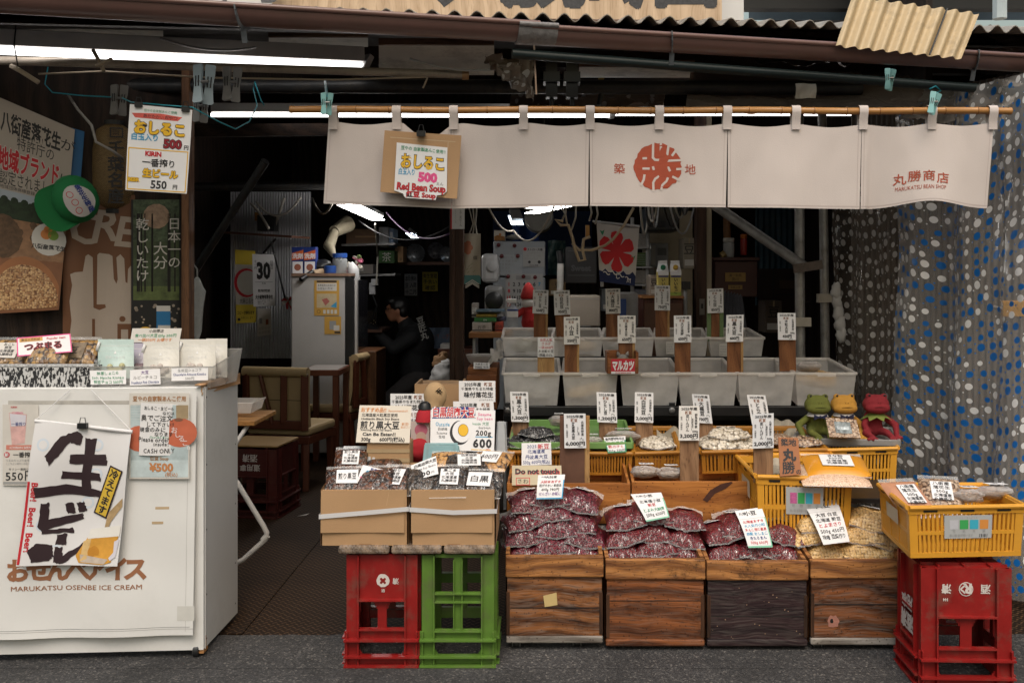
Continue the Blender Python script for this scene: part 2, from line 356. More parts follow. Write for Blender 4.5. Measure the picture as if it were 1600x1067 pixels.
def thing(name, label, cat, loc, group=None):
    o = bpy.data.objects.new(name, None); C.objects.link(o); o.location = loc; o.empty_display_size = .1
    ORG[o.name] = Vector(loc); tag(o, label, cat, group); return o
def dup(root, loc, rz=0, label=None, rot=None, sc=None):
    r = root.copy(); C.objects.link(r); r.location = loc; r.rotation_euler = rot or (0, 0, rz)
    if sc: r.scale = sc
    if label: r['label'] = label
    ORG[r.name] = Vector(loc)
    for ch in root.children:
        c = ch.copy(); C.objects.link(c); c.parent = r
        for g in ch.children:
            d = g.copy(); C.objects.link(d); d.parent = c
    return r
def remesh(o, vox, it=4):
    r = o.modifiers.new('skin', 'REMESH'); r.mode = 'VOXEL'; r.voxel_size = vox; r.use_smooth_shade = True
    q = o.modifiers.new('smooth', 'SMOOTH'); q.iterations = it; q.factor = .5
def caps(mb, p, q, r0, r1, m, n=10):
    p, q = Vector(p), Vector(q); k = [p+(q-p)*t for t in (0, .25, .5, .75, 1)]
    mb.tube(k, [r0+(r1-r0)*t for t in (0, .25, .5, .75, 1)], m, n); mb.blob(p, r0, m, n); mb.blob(q, r1, m, n)
def arc(a, b, sag, n=10):                            # a hanging line
    a, b = Vector(a), Vector(b)
    return [a+(b-a)*(i/n)-Vector((0, 0, sag*4*(i/n)*(1-i/n))) for i in range(n+1)]

# common materials
paper = mat('paper', (.74, .73, .74), .7, .04); paper2 = mat('old_paper', (.6, .57, .53), .75, .1)
ink = mat('ink', (.022, .02, .022), .6, 0); rink = mat('red_ink', (.5, .02, .03), .6, 0); brink = mat('brown_ink', (.26, .11, .06), .6, 0)
yink = mat('yellow_ink', (.72, .42, .02), .6, 0); bink = mat('blue_ink', (.05, .3, .52), .6, 0); gink = mat('green_ink', (.03, .25, .12), .6, 0)
nink = mat('navy_ink', (.02, .04, .2), .6, 0); pink = mat('pink_ink', (.7, .08, .25), .6, 0); oink = mat('orange_ink', (.6, .22, .06), .6, 0); gyink = mat('grey_ink', (.3, .3, .3), .6, 0)
black = mat('black_plastic', (.012, .012, .013), .4, .2); dark = mat('dark_stain', (.012, .009, .008), .7, .3, 3)
steel = mat('grey_steel', (.22, .22, .22), .42, .25, 9, metal=.7, dirt=.5); white = mat('white_paint', (.66, .655, .65), .45, .04, 3)
rust = mat('dark_pipe', (.03, .031, .033), .45, .35, 12, metal=.4, dirt=.4)
clear = film('clear_film'); clear2 = film('thin_film', white=.08); bin_m = milky('milky_plastic')
tubeglow = mat('lamp_glow', (1, .97, .94), .5, 0, emit=3)
roomglow = mat('room_lamp_glow', (1, .97, .93), .5, 0, emit=20)
# ---------------------------------------------------------------- the setting
def asphalt():
    m, nt, b, out = _nt('asphalt'); L = nt.links.new; tc = N(nt, 'TexCoord')
    v = N(nt, 'TexVoronoi', Scale=150.0); L(tc.outputs['Object'], v.inputs['Vector']); sp = N(nt, 'SeparateColor'); L(v.outputs['Color'], sp.inputs[0])
    r = N(nt, 'ValToRGB'); e = r.color_ramp.elements; e[0].color = (.018, .017, .018, 1); e[1].position = .8; e[1].color = (.048, .046, .046, 1)
    k = e.new(.93); k.color = (.075, .072, .07, 1); k = e.new(.985); k.color = (.13, .12, .11, 1); L(sp.outputs[0], r.inputs[0])
    n = N(nt, 'TexNoise', Scale=2.5, Detail=8.0); L(tc.outputs['Object'], n.inputs['Vector']); hs = N(nt, 'HueSaturation')
    mr = N(nt, 'MapRange'); mr.inputs[1].default_value = .3; mr.inputs[2].default_value = .7; mr.inputs[3].default_value = .6; mr.inputs[4].default_value = 1.45
    L(n.outputs[0], mr.inputs[0]); L(mr.outputs[0], hs.inputs['Value']); L(r.outputs[0], hs.inputs['Color']); L(hs.outputs[0], b.inputs['Base Color'])
    b.inputs['Roughness'].default_value = .8
    n2 = N(nt, 'TexNoise', Scale=130.0, Detail=3.0); L(tc.outputs['Object'], n2.inputs['Vector']); bp = N(nt, 'Bump'); bp.inputs['Strength'].default_value = .9; bp.inputs['Distance'].default_value = .008
    L(n2.outputs[0], bp.inputs['Height']); L(bp.outputs[0], b.inputs['Normal']); return m
def plate():                                         # chequered steel floor plate
    m, nt, b, out = _nt('floor_plate'); L = nt.links.new; tc = N(nt, 'TexCoord'); sx = N(nt, 'SeparateXYZ'); L(tc.outputs['Object'], sx.inputs[0])
    def mth(op, a, bb=None):
        q = N(nt, 'Math', operation=op)
        for i, z in enumerate((a, bb)):
            if z is None: continue
            if isinstance(z, (int, float)): q.inputs[i].default_value = z
            else: L(z, q.inputs[i])
        return q.outputs[0]
    u = mth('MULTIPLY', mth('ADD', sx.outputs[0], sx.outputs[1]), 26); v = mth('MULTIPLY', mth('SUBTRACT', sx.outputs[0], sx.outputs[1]), 26)
    chk = mth('MODULO', mth('ADD', mth('FLOOR', u), mth('FLOOR', v)), 2.0)
    fu = mth('ABSOLUTE', mth('SUBTRACT', mth('FRACT', u), .5)); fv = mth('ABSOLUTE', mth('SUBTRACT', mth('FRACT', v), .5))
    a1 = mth('MULTIPLY', mth('LESS_THAN', fu, .12), mth('LESS_THAN', fv, .42)); a2 = mth('MULTIPLY', mth('LESS_THAN', fv, .12), mth('LESS_THAN', fu, .42))
    ab = mth('ABSOLUTE', chk); hgt = mth('ADD', mth('MULTIPLY', ab, a1), mth('MULTIPLY', mth('SUBTRACT', 1.0, ab), a2))
    mx = N(nt, 'MixRGB'); L(hgt, mx.inputs[0]); mx.inputs[1].default_value = (.018, .010, .0055, 1); mx.inputs[2].default_value = (.09, .052, .029, 1)
    n = N(nt, 'TexNoise', Scale=3.0, Detail=7.0); L(tc.outputs['Object'], n.inputs['Vector']); hs = N(nt, 'HueSaturation'); mr = N(nt, 'MapRange'); mr.inputs[3].default_value = .5; mr.inputs[4].default_value = 1.5
    L(n.outputs[0], mr.inputs[0]); L(mr.outputs[0], hs.inputs['Value']); L(mx.outputs[0], hs.inputs['Color']); L(hs.outputs[0], b.inputs['Base Color'])
    b.inputs['Roughness'].default_value = .65; b.inputs['Specular IOR Level'].default_value = .12
    bp = N(nt, 'Bump'); bp.inputs['Strength'].default_value = 1; bp.inputs['Distance'].default_value = .008; L(hgt, bp.inputs['Height']); L(bp.outputs[0], b.inputs['Normal']); return m
mb = MB(); mb.quad([(-80, -80, 0), (80, -80, 0), (80, 120, 0), (-80, 120, 0)], asphalt()); mb.build('road', kind='structure', org=(0, 0, 0))
mb = MB(); n = 160; am = bpy.data.materials['asphalt']                     # ragged lip of the asphalt over the steel plates
A = [(-3.2+6*i/n, 4.0+.035*mnoise.noise(Vector((i*.09, 1, 0)))+.02*mnoise.noise(Vector((i*.55, 4, 0))), .017) for i in range(n+1)]
mb.add([(x, 3.7, .001) for x, y, z in A]+[(x, y-.12, .016) for x, y, z in A]+A+[(x, y+.006, .0125) for x, y, z in A], [(k*(n+1)+i, k*(n+1)+i+1, (k+1)*(n+1)+i+1, (k+1)*(n+1)+i) for k in range(3) for i in range(n)], am); mb.build('road_edge', kind='structure', org=(0, 0, 0))
fm = plate(); mb = MB()
mb.bb(-3.1, -1.195, 4.03, 12, .002, .012, fm); mb.bb(-1.19, -.2, 4.0, 12, .002, .012, fm); mb.bb(-.195, 2.4, 4.0, 12, .002, .012, fm); mb.build('floor', kind='structure', org=(0, 0, 0))

def corr(mb, S, n, amp, m, t=.002, per=6):           # corrugated sheet, ridges running top to bottom
    S.bend = lambda x, y: amp*math.sin(2*math.pi*n*x); mb.sheet(S, m, n*per, 1, t)
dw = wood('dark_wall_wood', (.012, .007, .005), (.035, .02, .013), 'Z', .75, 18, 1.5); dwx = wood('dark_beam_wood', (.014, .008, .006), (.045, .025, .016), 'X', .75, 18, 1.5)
postw = wood('post_wood', (.035, .017, .011), (.075, .038, .024), 'Z', .6, 30, 1.5, streak=.35)
palew = mat('pale_panel', (.74, .71, .64), .75, .2, 4, dirt=.7); lwall = mat('white_corrugated', (.42, .42, .44), .5, .12, 4, dirt=.3); bluew = mat('blue_corrugated', (.02, .065, .095), .5, .3, 5, dirt=.4)
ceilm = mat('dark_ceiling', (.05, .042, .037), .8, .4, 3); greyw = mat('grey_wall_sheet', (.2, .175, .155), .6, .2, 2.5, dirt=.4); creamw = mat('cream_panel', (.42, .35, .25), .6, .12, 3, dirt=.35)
shop = thing('shop_building', 'dark open fronted wooden market shop with a low corrugated roof', 'shop building', (0, 4, 0))
mb = MB()
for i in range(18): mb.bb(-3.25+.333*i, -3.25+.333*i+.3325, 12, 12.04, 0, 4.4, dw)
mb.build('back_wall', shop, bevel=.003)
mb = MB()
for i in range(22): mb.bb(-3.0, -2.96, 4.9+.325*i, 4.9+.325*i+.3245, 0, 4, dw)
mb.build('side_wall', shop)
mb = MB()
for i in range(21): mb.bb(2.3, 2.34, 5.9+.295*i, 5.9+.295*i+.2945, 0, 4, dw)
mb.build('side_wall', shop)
# roof: corrugated sheets sloping up from the eave, with the eave running along the gutter
E0, E1 = P(-420, -8, 3.55), P(2050, 58, 4.85)
roofm = mat('roof_sheet', (.33, .3, .26), .55, .25, 6, dirt=.8)
roof = Sheet(E0, E1, E1+Vector((.3, 8.2, 1.75)), E0+Vector((-.3, 8.9, 1.75))); mb = MB(); corr(mb, roof, 74, .016, roofm, .004, 8); mb.build('roof', shop, smooth=60)
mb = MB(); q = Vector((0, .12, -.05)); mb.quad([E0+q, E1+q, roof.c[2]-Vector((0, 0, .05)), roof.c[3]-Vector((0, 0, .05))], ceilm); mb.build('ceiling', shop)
mb = MB()
for k in (1.7, 3, 4.5, 6): mb.bar(E0+Vector((0, k+.1, -.12+k*.195)), E1+Vector((0, k+.1, -.12+k*.195)), .07, .1, dwx)
for i in range(6):
    a = E0.lerp(E1, .14+.145*i); mb.bar(a+Vector((0, 1.5, .06)), a+Vector((0, 7.5, 1.25)), .06, .09, dwx)
mb.build('roof_beam', shop)
for x0, x1, y0, y1, Y in ((-90, 255, 34, 62, 4.5), (420, 575, 52, 74, 4.7), (592, 772, 64, 118, 4.7), (905, 1085, 98, 122, 4.9)):
    mb = MB(); S = SQ((x0, y1, Y+.4), (x1, y1, Y+.4), (x1, y0, Y), (x0, y0, Y)); mb.sheet(S, palew, 1, 1, .01)
    mb.bar(P(x0, y0+2, Y-.03), P(x1, y0+2, Y-.03), .02, .03, wood('lath_wood', (.1, .05, .03), (.2, .11, .06)))
    mb.build('ceiling_panel', shop)
mb = MB(); mb.bar(P(714, 300, 5.9), P(714, 813, 5.9), .082, .082, postw, up=(0, 1, 0)); mb.bar(P(707.5, 300, 5.85), P(707.5, 813, 5.85), .022, .012, postw, up=(0, 1, 0))
mb.build('post', shop, bevel=.004)
mb = MB(); S = SR(704, 318, 726, 358, 5.84); mb.sheet(S, paper, t=.001); mb.rect(S, 0, 0, .1, 1, rink); mb.text(S, 'おしるこ生ビール', .72, .5, .1, ink, vert=True, lay=2); mb.text(S, 'ソフトドリンク', .35, .5, .08, gyink, vert=True, lay=2)
mb.build('paper_notice', label='narrow handwritten paper strip pasted at the top of the dark post', cat='notice')
postl = wood('red_post_wood', (.1, .045, .02), (.2, .095, .045), 'Z', .6, 30, 1.5)
mb = MB(); mb.bb(P(283, 0, 4.75).x, P(295, 0, 4.75).x, 4.75, 4.83, 0, 2.5, postl); mb.build('post', shop, bevel=.004)
mb = MB(); mb.bb(P(1088, 0, 6.6).x, P(1104, 0, 6.6).x, 6.6, 6.7, 0, 2.7, postw); mb.bb(P(1104.5, 0, 6.6).x, P(1113, 0, 6.6).x, 6.62, 6.7, 0, 2.7, creamw); mb.build('post', shop, bevel=.004)
# left partition wall that carries the posters
LW0, LW1 = P(-160, 430, 4.35), P(283, 430, 4.85)
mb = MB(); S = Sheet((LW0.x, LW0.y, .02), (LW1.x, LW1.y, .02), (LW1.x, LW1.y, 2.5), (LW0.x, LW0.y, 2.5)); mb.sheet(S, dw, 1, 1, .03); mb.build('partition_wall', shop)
# timber under the eave at the right
mb = MB(); bw = wood('weathered_beam', (.05, .025, .016), (.14, .08, .055), 'X', .7, 20, 1.5, grey=.5)
for a, b, h in (((850, 42, 4.62), (1180, 45, 4.75), .06), ((1120, 46, 4.75), (1700, 64, 5.1), .07), ((1180, 60, 5.1), (1700, 78, 5.3), .06)): mb.bar(P(*a), P(*b), .06, h, bw)
mb.bar(P(1540, 48, 4.9), P(1605, 82, 4.9), .04, .06, bw); mb.build('eave_beam', shop, bevel=.004)

# side wall behind the dotted curtain, one sheet of dim grey corrugated metal
mb = MB(); a, b = P(1330, 430, 6.1), P(1800, 430, 4.55); S = Sheet((a.x, a.y, 0), (b.x, b.y, 0), (b.x, b.y, 2.5), (a.x, a.y, 2.5)); corr(mb, S, 46, .008, greyw, .003)
mb.build('corrugated_wall', label='grey brown corrugated metal wall behind the blue dotted curtain', cat='wall', smooth=60)
mb = MB(); a, b = P(1180, 430, 8.6), P(1345, 430, 6.1); a.x += .0; S = Sheet((a.x, a.y, 1.2), (a.x+1.3, a.y, 1.2), (a.x+1.3, a.y, 2.6), (a.x, a.y, 2.6)); corr(mb, S, 26, .01, bluew, .003); mb.build('blue_wall_sheet', shop, smooth=60)
mb = MB(); S = SR(360, 300, 486, 560, 8.9); corr(mb, S, 30, .009, lwall, .003); mb.build('white_wall_sheet', shop, smooth=60)
mb = MB(); S = SR(1004, 330, 1082, 560, 7.6); mb.sheet(S, creamw, 1, 1, .02); mb.build('cream_wall_panel', shop)
mb = MB(); S = SR(770, 330, 925, 430, 11.6); mb.sheet(S, mat('navy_sheet', (.01, .03, .1), .6, .3), 1, 1, .02); mb.build('navy_wall_sheet', shop)

# ---------------------------------------------------------------- over the eave
sgn = thing('shop_signboard', 'pale wooden signboard above the roof with cropped black brush lettering', 'signboard', P(780, 20, 4.9))
mb = MB(); S = SR(425, -150, 1128, 34, 4.9); sgw = wood('sign_wood', (.5, .36, .24), (.66, .5, .35), 'Z', .6, 22, 1.2, streak=.2); mb.sheet(S, sgw, 1, 1, .03)
for t, x, h, bd in (('豆', .1, .62, .02), ('の', .2, .5, .02), ('丸', .47, .8, .02), ('勝', .62, .84, .02), ('商', .75, .84, .02), ('店', .9, .84, .03)): mb.text(S, t, x, .49, h, mat('sign_ink', (.05, .05, .055), .5, .5, 60), bold=bd, lay=2)
mb.build('board', sgn)
mb = MB(); S = SR(230, -120, 424, 24, 4.75); mb.sheet(S, mat('sign_white', (.62, .61, .6), .5, .08), 1, 1, .02); mb.text(S, '北海', .55, .5, .8, mat('sign_ink2', (.1, .1, .11), .5, .4, 60), bold=.01); mb.build('end_board', sgn)
mb = MB(); S = SR(1170, -60, 1640, 32, 7.5, 7.5, -.6); mb.sheet(S, mat('blue_awning', (.2, .3, .42), .6, .2, 3), 8, 1, .01); mb.bar(P(1160, 8, 7.1), P(1650, 8, 7.1), .1, .08, black)
mb.build('awning', label='pale blue awning of the next building above the roof at the right', cat='awning')
mb = MB(); mb.pbox(1128, -60, 1162, 32, 5.4, .1, white); mb.tube([P(1124, -60, 5.3), P(1124, 18, 5.3), P(1118, 30, 5.3)], .014, mat('pale_pipe', (.5, .48, .45), .5)); mb.build('downpipe_box', label='white box and thin pale pipe at the right end of the signboard', cat='pipe box')
mb = MB(); mb.tube([P(1562, -60, 5.6), P(1562, 30, 5.6)], .04, mat('pale_metal', (.45, .52, .55), .4, .15)); mb.build('support_pole', label='pale metal pole rising from the roof in front of the blue awning', cat='pole')
# gutter with hangers
gm = mat('gutter_brown', (.16, .085, .072), .32, .1, 5, spec=.6, dirt=.35); G0, G1 = P(-60, 4, 3.45), P(1660, 103, 4.5)
gut = thing('gutter', 'long brown half round rain gutter running the width of the eave', 'gutter', G0.lerp(G1, .5))
def gpt(px):                                          # point on the gutter axis above photo column px
    lo, hi = 0.0, 1.0
    for _ in range(40):
        k = (lo+hi)/2; q = G0.lerp(G1, k)
        if q.x/q.y*F+VX < px: lo = k
        else: hi = k
    return G0.lerp(G1, lo)
def trough(mb, a, b, r, m, n=12, t=.006):
    d = (b-a).normalized(); sd = Vector((-d.y, d.x, 0)).normalized(); up = Vector((0, 0, 1)); vs = []
    for p in (a, b):
        for rr in (r, r-t):
            for k in range(n+1):
                th = math.pi*k/n; vs.append(p-sd*math.cos(th)*rr-up*math.sin(th)*rr)
    w = n+1; fs = []
    for k in range(n): fs += [(k, k+1, 2*w+k+1, 2*w+k), (w+k, 3*w+k, 3*w+k+1, w+k+1), (k, w+k, w+k+1, k+1), (2*w+k, 2*w+k+1, 3*w+k+1, 3*w+k)]
    for k in (0, n): fs.append((k, 2*w+k, 3*w+k, w+k))
    mb.add(vs, fs, m); off = sd*r
    mb.tube([a-off, b-off], .011, m, 8)
mb = MB(); up = Vector((0, 0, .032)); GR = .062
trough(mb, G0+up, gpt(838)+up, GR, gm); trough(mb, gpt(826)+up-Vector((0, 0, .012)), G1+up-Vector((0, 0, .012)), GR-.004, gm); mb.build('trough', gut, smooth=50)
mb = MB(); a, b = gpt(806), gpt(866); trough(mb, a+up-Vector((0, 0, .006)), b+up-Vector((0, 0, .006)), GR+.003, mat('grey_tape', (.2, .19, .19), .45, .3, 30, bump=.6, bs=40), 12, .012); mb.build('tape_patch', gut, smooth=50)
hm = mat('bracket_steel', (.2, .22, .24), .4, .3, 20, metal=.6)
for px in (376, 1046, 1518):
    p = gpt(px)+up; mb = MB(); pts = []
    for k in range(13):
        th = math.pi*k/12; pts.append(p+Vector((.02*(k/12), -math.cos(th)*(GR+.006), -math.sin(th)*(GR+.006))))
    for i in range(12): mb.bar(pts[i], pts[i+1], .022, .005, hm, up=(1, 0, 0))
    mb.bar(pts[6]-Vector((0, 0, .004)), pts[6]-Vector((0, -.02, .05)), .02, .006, hm, up=(0, 1, 0)); mb.build('hanger', gut)
mb = MB(); cm = mat('yellowed_sheet', (.56, .43, .26), .5, .2, 5, dirt=.75)
S = SQ((1306, 72, 4.14), (1502, 92, 4.2), (1530, 22, 4.25), (1332, -6, 4.2)); corr(mb, S, 9, .012, cm, .003, 10); mb.tube([S.pt(.74, y/8, .016) for y in range(9)], .004, black, 6); mb.build('corrugated_scrap', label='yellowed scrap of corrugated plastic propped above the gutter at the right', cat='plastic sheet', smooth=60)

# ---------------------------------------------------------------- pipes under the eave
def pipe(a, b, r, m, label, name='pipe', extra=None, cat='pipe'):
    mb = MB(); a, b = P(*a), P(*b); mb.tube([a.lerp(b, k/6) for k in range(7)], r, m, 12)
    if extra: extra(mb, a, b)
    return mb.build(name, label=label, cat=cat, smooth=50)
beige = mat('beige_pipe', (.4, .34, .28), .5, .15, 9, dirt=.7)
def ends(mb, a, b): mb.tube([b, b+(b-a).normalized()*.03], .024, mat('tan_cap', (.4, .24, .12), .6))
pipe((-60, 93, 4.25), (722, 117, 4.5), .0185, beige, 'beige plastic pipe tied below the gutter above the hanging menu', extra=ends)
pipe((62, 133, 4.75), (1345, 138, 5.05), .036, rust, 'thick dark steel scaffold pipe running under the eave behind the beige pipe', 'scaffold_pipe')
pipe((800, 84, 4.2), (1680, 150, 4.75), .021, mat('black_green_pipe', (.012, .02, .02), .35, .2), 'black pole slanting down to the right just below the gutter', 'pole', cat='pole')
pipe((300, 430, 5.2), (415, 252, 4.9), .021, rust, 'dark slanting brace pole at the left of the shop opening', 'brace_pole', cat='pole')
galv = mat('galvanised', (.3, .29, .28), .42, .3, 14, metal=.5, dirt=.5)
def clampx(mb, a, b): mb.bar(b+Vector((-.06, -.01, -.015)), b+Vector((.1, -.01, .01)), .03, .05, mat('clamp', (.1, .075, .06), .5, .4, 20))
pipe((1112, 318, 6.0), (1256, 416, 5.65), .03, galv, 'galvanised brace pipe slanting down to an upright pipe under the curtain', 'brace_pipe', clampx)
def jn(zs):
    def f(mb, a, b):
        for z in zs: p = a.lerp(b, z); mb.box(p+Vector((0, -.03, 0)), (.1, .05, .05), mat('pale_clip', (.4, .36, .3), .5, .2))
    return f
pipe((1252, 880, 5.7), (1248, 140, 5.7), .028, galv, 'upright galvanised pipe with brown clamp at the end of the slanting brace', 'upright_pipe', jn([.51]))
pipe((1294, 880, 5.85), (1284, 140, 5.85), .026, galv, 'upright galvanised pipe nearest the white dotted curtain', 'upright_pipe', jn([.56]))
pipe((834, 60, 4.25), (838, 148, 4.25), .004, mat('rod', (.35, .25, .18), .5), 'thin rusty rod hanging below the taped gutter joint', 'hanging_rod', cat='rod')
# black pipe clamps and torn brown sheet beside the rod
for px in (862, 894):
    mb = MB(); mb.pbox(px-9, 96, px+9, 152, 4.6, .06, black); mb.pbox(px-13, 112, px+13, 128, 4.58, .1, black); mb.tube([P(px, 150, 4.63), P(px, 168, 4.63)], .01, black)
    mb.build('pipe_clamp', label='black scaffold clamp under the eave, %s' % ('nearest the torn brown plastic' if px < 880 else 'nearest the yellow tag'), cat='clamp', group='scaffold clamps')
mb = MB(); mb.pbox(935, 122, 944, 140, 4.95, .02, mat('yellow_tag', (.45, .3, .08), .6)); mb.tube([P(940, 140, 4.95), P(936, 165, 4.95)], .012, black)
mb.build('tagged_strap', label='black strap with a yellow tag on the scaffold pipe above the curtain', cat='strap')
tarp = mat('brown_tarp', (.17, .13, .1), .35, .25, 8, spec=.5)
def tarpsheet(pts, label, m=tarp, dots=False, seed=0):
    mb = MB(); S = SQ(*pts, bend=lambda x, y: .05*mnoise.noise(Vector((x*3+seed, y*3, seed)))+.03*mnoise.noise(Vector((x*9, y*7, seed+4)))); mb.sheet(S, m, 26, 14, .002)
    if dots:
        r0 = random.Random(seed)
        for i in range(26): mb.disc(S, r0.uniform(.04, .96), r0.uniform(.1, .9), r0.uniform(.03, .07), mat('dot_grey', (.5, .48, .46), .4, 0), 4, 10)
    mb.build('plastic_sheet', label=label, cat='plastic sheet', smooth=180)
tarpsheet([(775, 108, 4.45), (832, 162, 4.5), (836, 88, 4.5), (758, 88, 4.45)], 'torn brown plastic hanging in a point below the taped gutter joint', dots=True, seed=3)
tarpsheet([(795, 172, 5.1), (1035, 168, 5.15), (1040, 146, 5.3), (800, 140, 5.3)], 'white dotted brown plastic rolled under the pipe above the middle of the shop curtain', dots=True, seed=5)
tarpsheet([(1070, 172, 4.9), (1460, 172, 5.0), (1420, 118, 5.2), (1080, 106, 5.2)], 'crumpled clear brown plastic draped under the eave at the right', m=film('brown_film', (.55, .47, .42), .3, .15, .8, 18), seed=9)
tarpsheet([(1180, 96, 5.2), (1330, 100, 5.2), (1290, 62, 5.4), (1210, 62, 5.4)], 'brown tarpaulin bunched over the right part of the gutter', seed=12)
mb = MB(); S = SR(1243, 131, 1275, 154, 4.6, bend=lambda x, y: .01*math.sin(x*6+y*4)); mb.sheet(S, mat('pale_cloth', (.4, .38, .33), .8, .15), 6, 6, .002); mb.build('pale_rag', label='pale square rag stuck to the black pole above the curtain', cat='rag', smooth=180)

# ---------------------------------------------------------------- lamps (they are lit in the photograph)
def tube_lamp(a, b, r, label, hous=.07, glow=tubeglow):
    a, b = P(*a), P(*b); t = thing('fluorescent_lamp', label, 'lamp', (a+b)/2, 'fluorescent tube lamps')
    mb = MB(); mb.tube([a, b], r, glow, 10); mb.build('tube', t, smooth=60)
    mb = MB(); o = Vector((0, .02, r+hous/2+.004)); mb.bar(a+o, b+o, .09, hous, mat('lamp_housing', (.6, .59, .57), .5, .1)); d = (b-a).normalized()
    mb.bar(b+d*.002-Vector((0, 0, r)), b+d*.03+o, .05, .03, mat('lamp_end', (.5, .5, .5), .5)); mb.build('housing', t, bevel=.004)
tube_lamp((-70, 77, 4.15), (566, 104, 4.75), .016, 'long bright fluorescent lamp under the eave at the upper left')
tube_lamp((330, 180, 5.7), (952, 181, 5.9), .012, 'lit fluorescent tube showing just below the left half of the bamboo pole', .05)
tube_lamp((905, 178.5, 6.2), (1345, 178.5, 6.4), .012, 'lit fluorescent tube showing just below the right half of the bamboo pole', .03)
tube_lamp((800, 147, 5.6), (1010, 148, 5.6), .016, 'short lit fluorescent tube behind the scaffold pipe above the shop curtain', .03)
def flat_lamp(q, label, glow=roomglow):
    S = SQ(*q); t = thing('ceiling_lamp', label, 'lamp', S.pt(.5, .5)); mb = MB(); mb.sheet(S, glow, 1, 1, .004); mb.build('diffuser', t)
    mb = MB(); mb.bar(S.pt(.5, 0)+Vector((0, 0, .045)), S.pt(.5, 1)+Vector((0, 0, .045)), .1, .03, mat('lamp_housing', (.3, .29, .28), .5, .1)); mb.build('housing', t)
flat_lamp([(580, 344, 8.6), (601, 344, 8.6), (551, 321, 6.8), (527, 321, 6.8)], 'lit fluorescent ceiling lamp hanging above the fridge inside the shop')
flat_lamp([(820, 334, 6.2), (840, 334, 6.2), (900, 321, 5.9), (868, 321, 5.9)], 'lit fluorescent lamp just below the curtain hem over the whiteboard')
cool = mat('cool_glow', (.75, .88, 1), .5, 0, emit=6)
flat_lamp([(799, 351, 9), (818, 351, 9), (813, 337, 9.1), (794, 337, 9.1)], 'small square bluish lamp above the white refrigerator', cool)
flat_lamp([(643, 372, 11), (656, 372, 11), (646, 364, 11), (633, 364, 11)], 'small pale lamp glowing deep in the dark kitchen above the plate shelf', cool)

# ---------------------------------------------------------------- bamboo pole and the shop curtain
bam = mat('bamboo', (.42, .2, .06), .35, .2, 14, stretch=(.3, 4, 4), spec=.5); NY = 4.2
mb = MB(); a, b = P(455, 171.5, NY), P(1578, 174, NY); pts = []; rs = []
for k in range(23):
    for d, r in ((-.006, .0145), (0, .0165), (.006, .0145)): pts.append(a.lerp(b, k/22)+Vector((d, 0, .002*math.sin(k)))); rs.append(r)
mb.tube(pts, rs, bam, 12)
for k in range(1, 22): p = a.lerp(b, k/22)+Vector((0, 0, .002*math.sin(k))); mb.tube([p-Vector((.0015, 0, 0)), p+Vector((.0015, 0, 0))], .0172, mat('bamboo_node', (.2, .08, .02), .5), 12)
mb.build('bamboo_pole', label='orange bamboo pole carrying the white shop curtain', cat='pole', smooth=60)
cloth = mat('curtain_cloth', (.57, .505, .478), .85, .025, 3, bump=.12, bs=260); stitch = mat('stitch', (.46, .39, .37), .9, 0); emb = mat('rust_print', (.36, .07, .035), .8, .08, 30)
nor = thing('shop_curtain', 'off white short split shop curtain with round rust red emblem', 'shop curtain', P(1030, 325, NY))
def cz(x, y):                                          # folds of the cloth, x and y in photo pixels, in metres towards the camera
    k = (y-190)/135
    return .010*k*math.sin(x/47+.6)+.006*k*math.sin(x/19)+(.028*math.sin((x-1400)/38)*k if x > 1360 else 0)+.003*mnoise.noise(Vector((x/30, y/60, 0)))+.0012*mnoise.noise(Vector((x/12, y/50, 5)))
edges = [((513, 189), (505, 318)), ((704.5, 193), (706, 326)), ((921, 192), (920.5, 322)), ((1137.2, 193), (1136, 324)), ((1346.3, 195), (1345, 327)), ((1553, 191), (1545, 326))]
loops = [(521, 0), (620, 0), (709, 0), (818, 0), (922, 0), (1030, 0), (1136, 0), (1243, 0), (1348, 0), (1455, 0), (1550, 0)]
def sag(x): return 5*abs(math.sin((x-514)/104.5*math.pi))**1.3
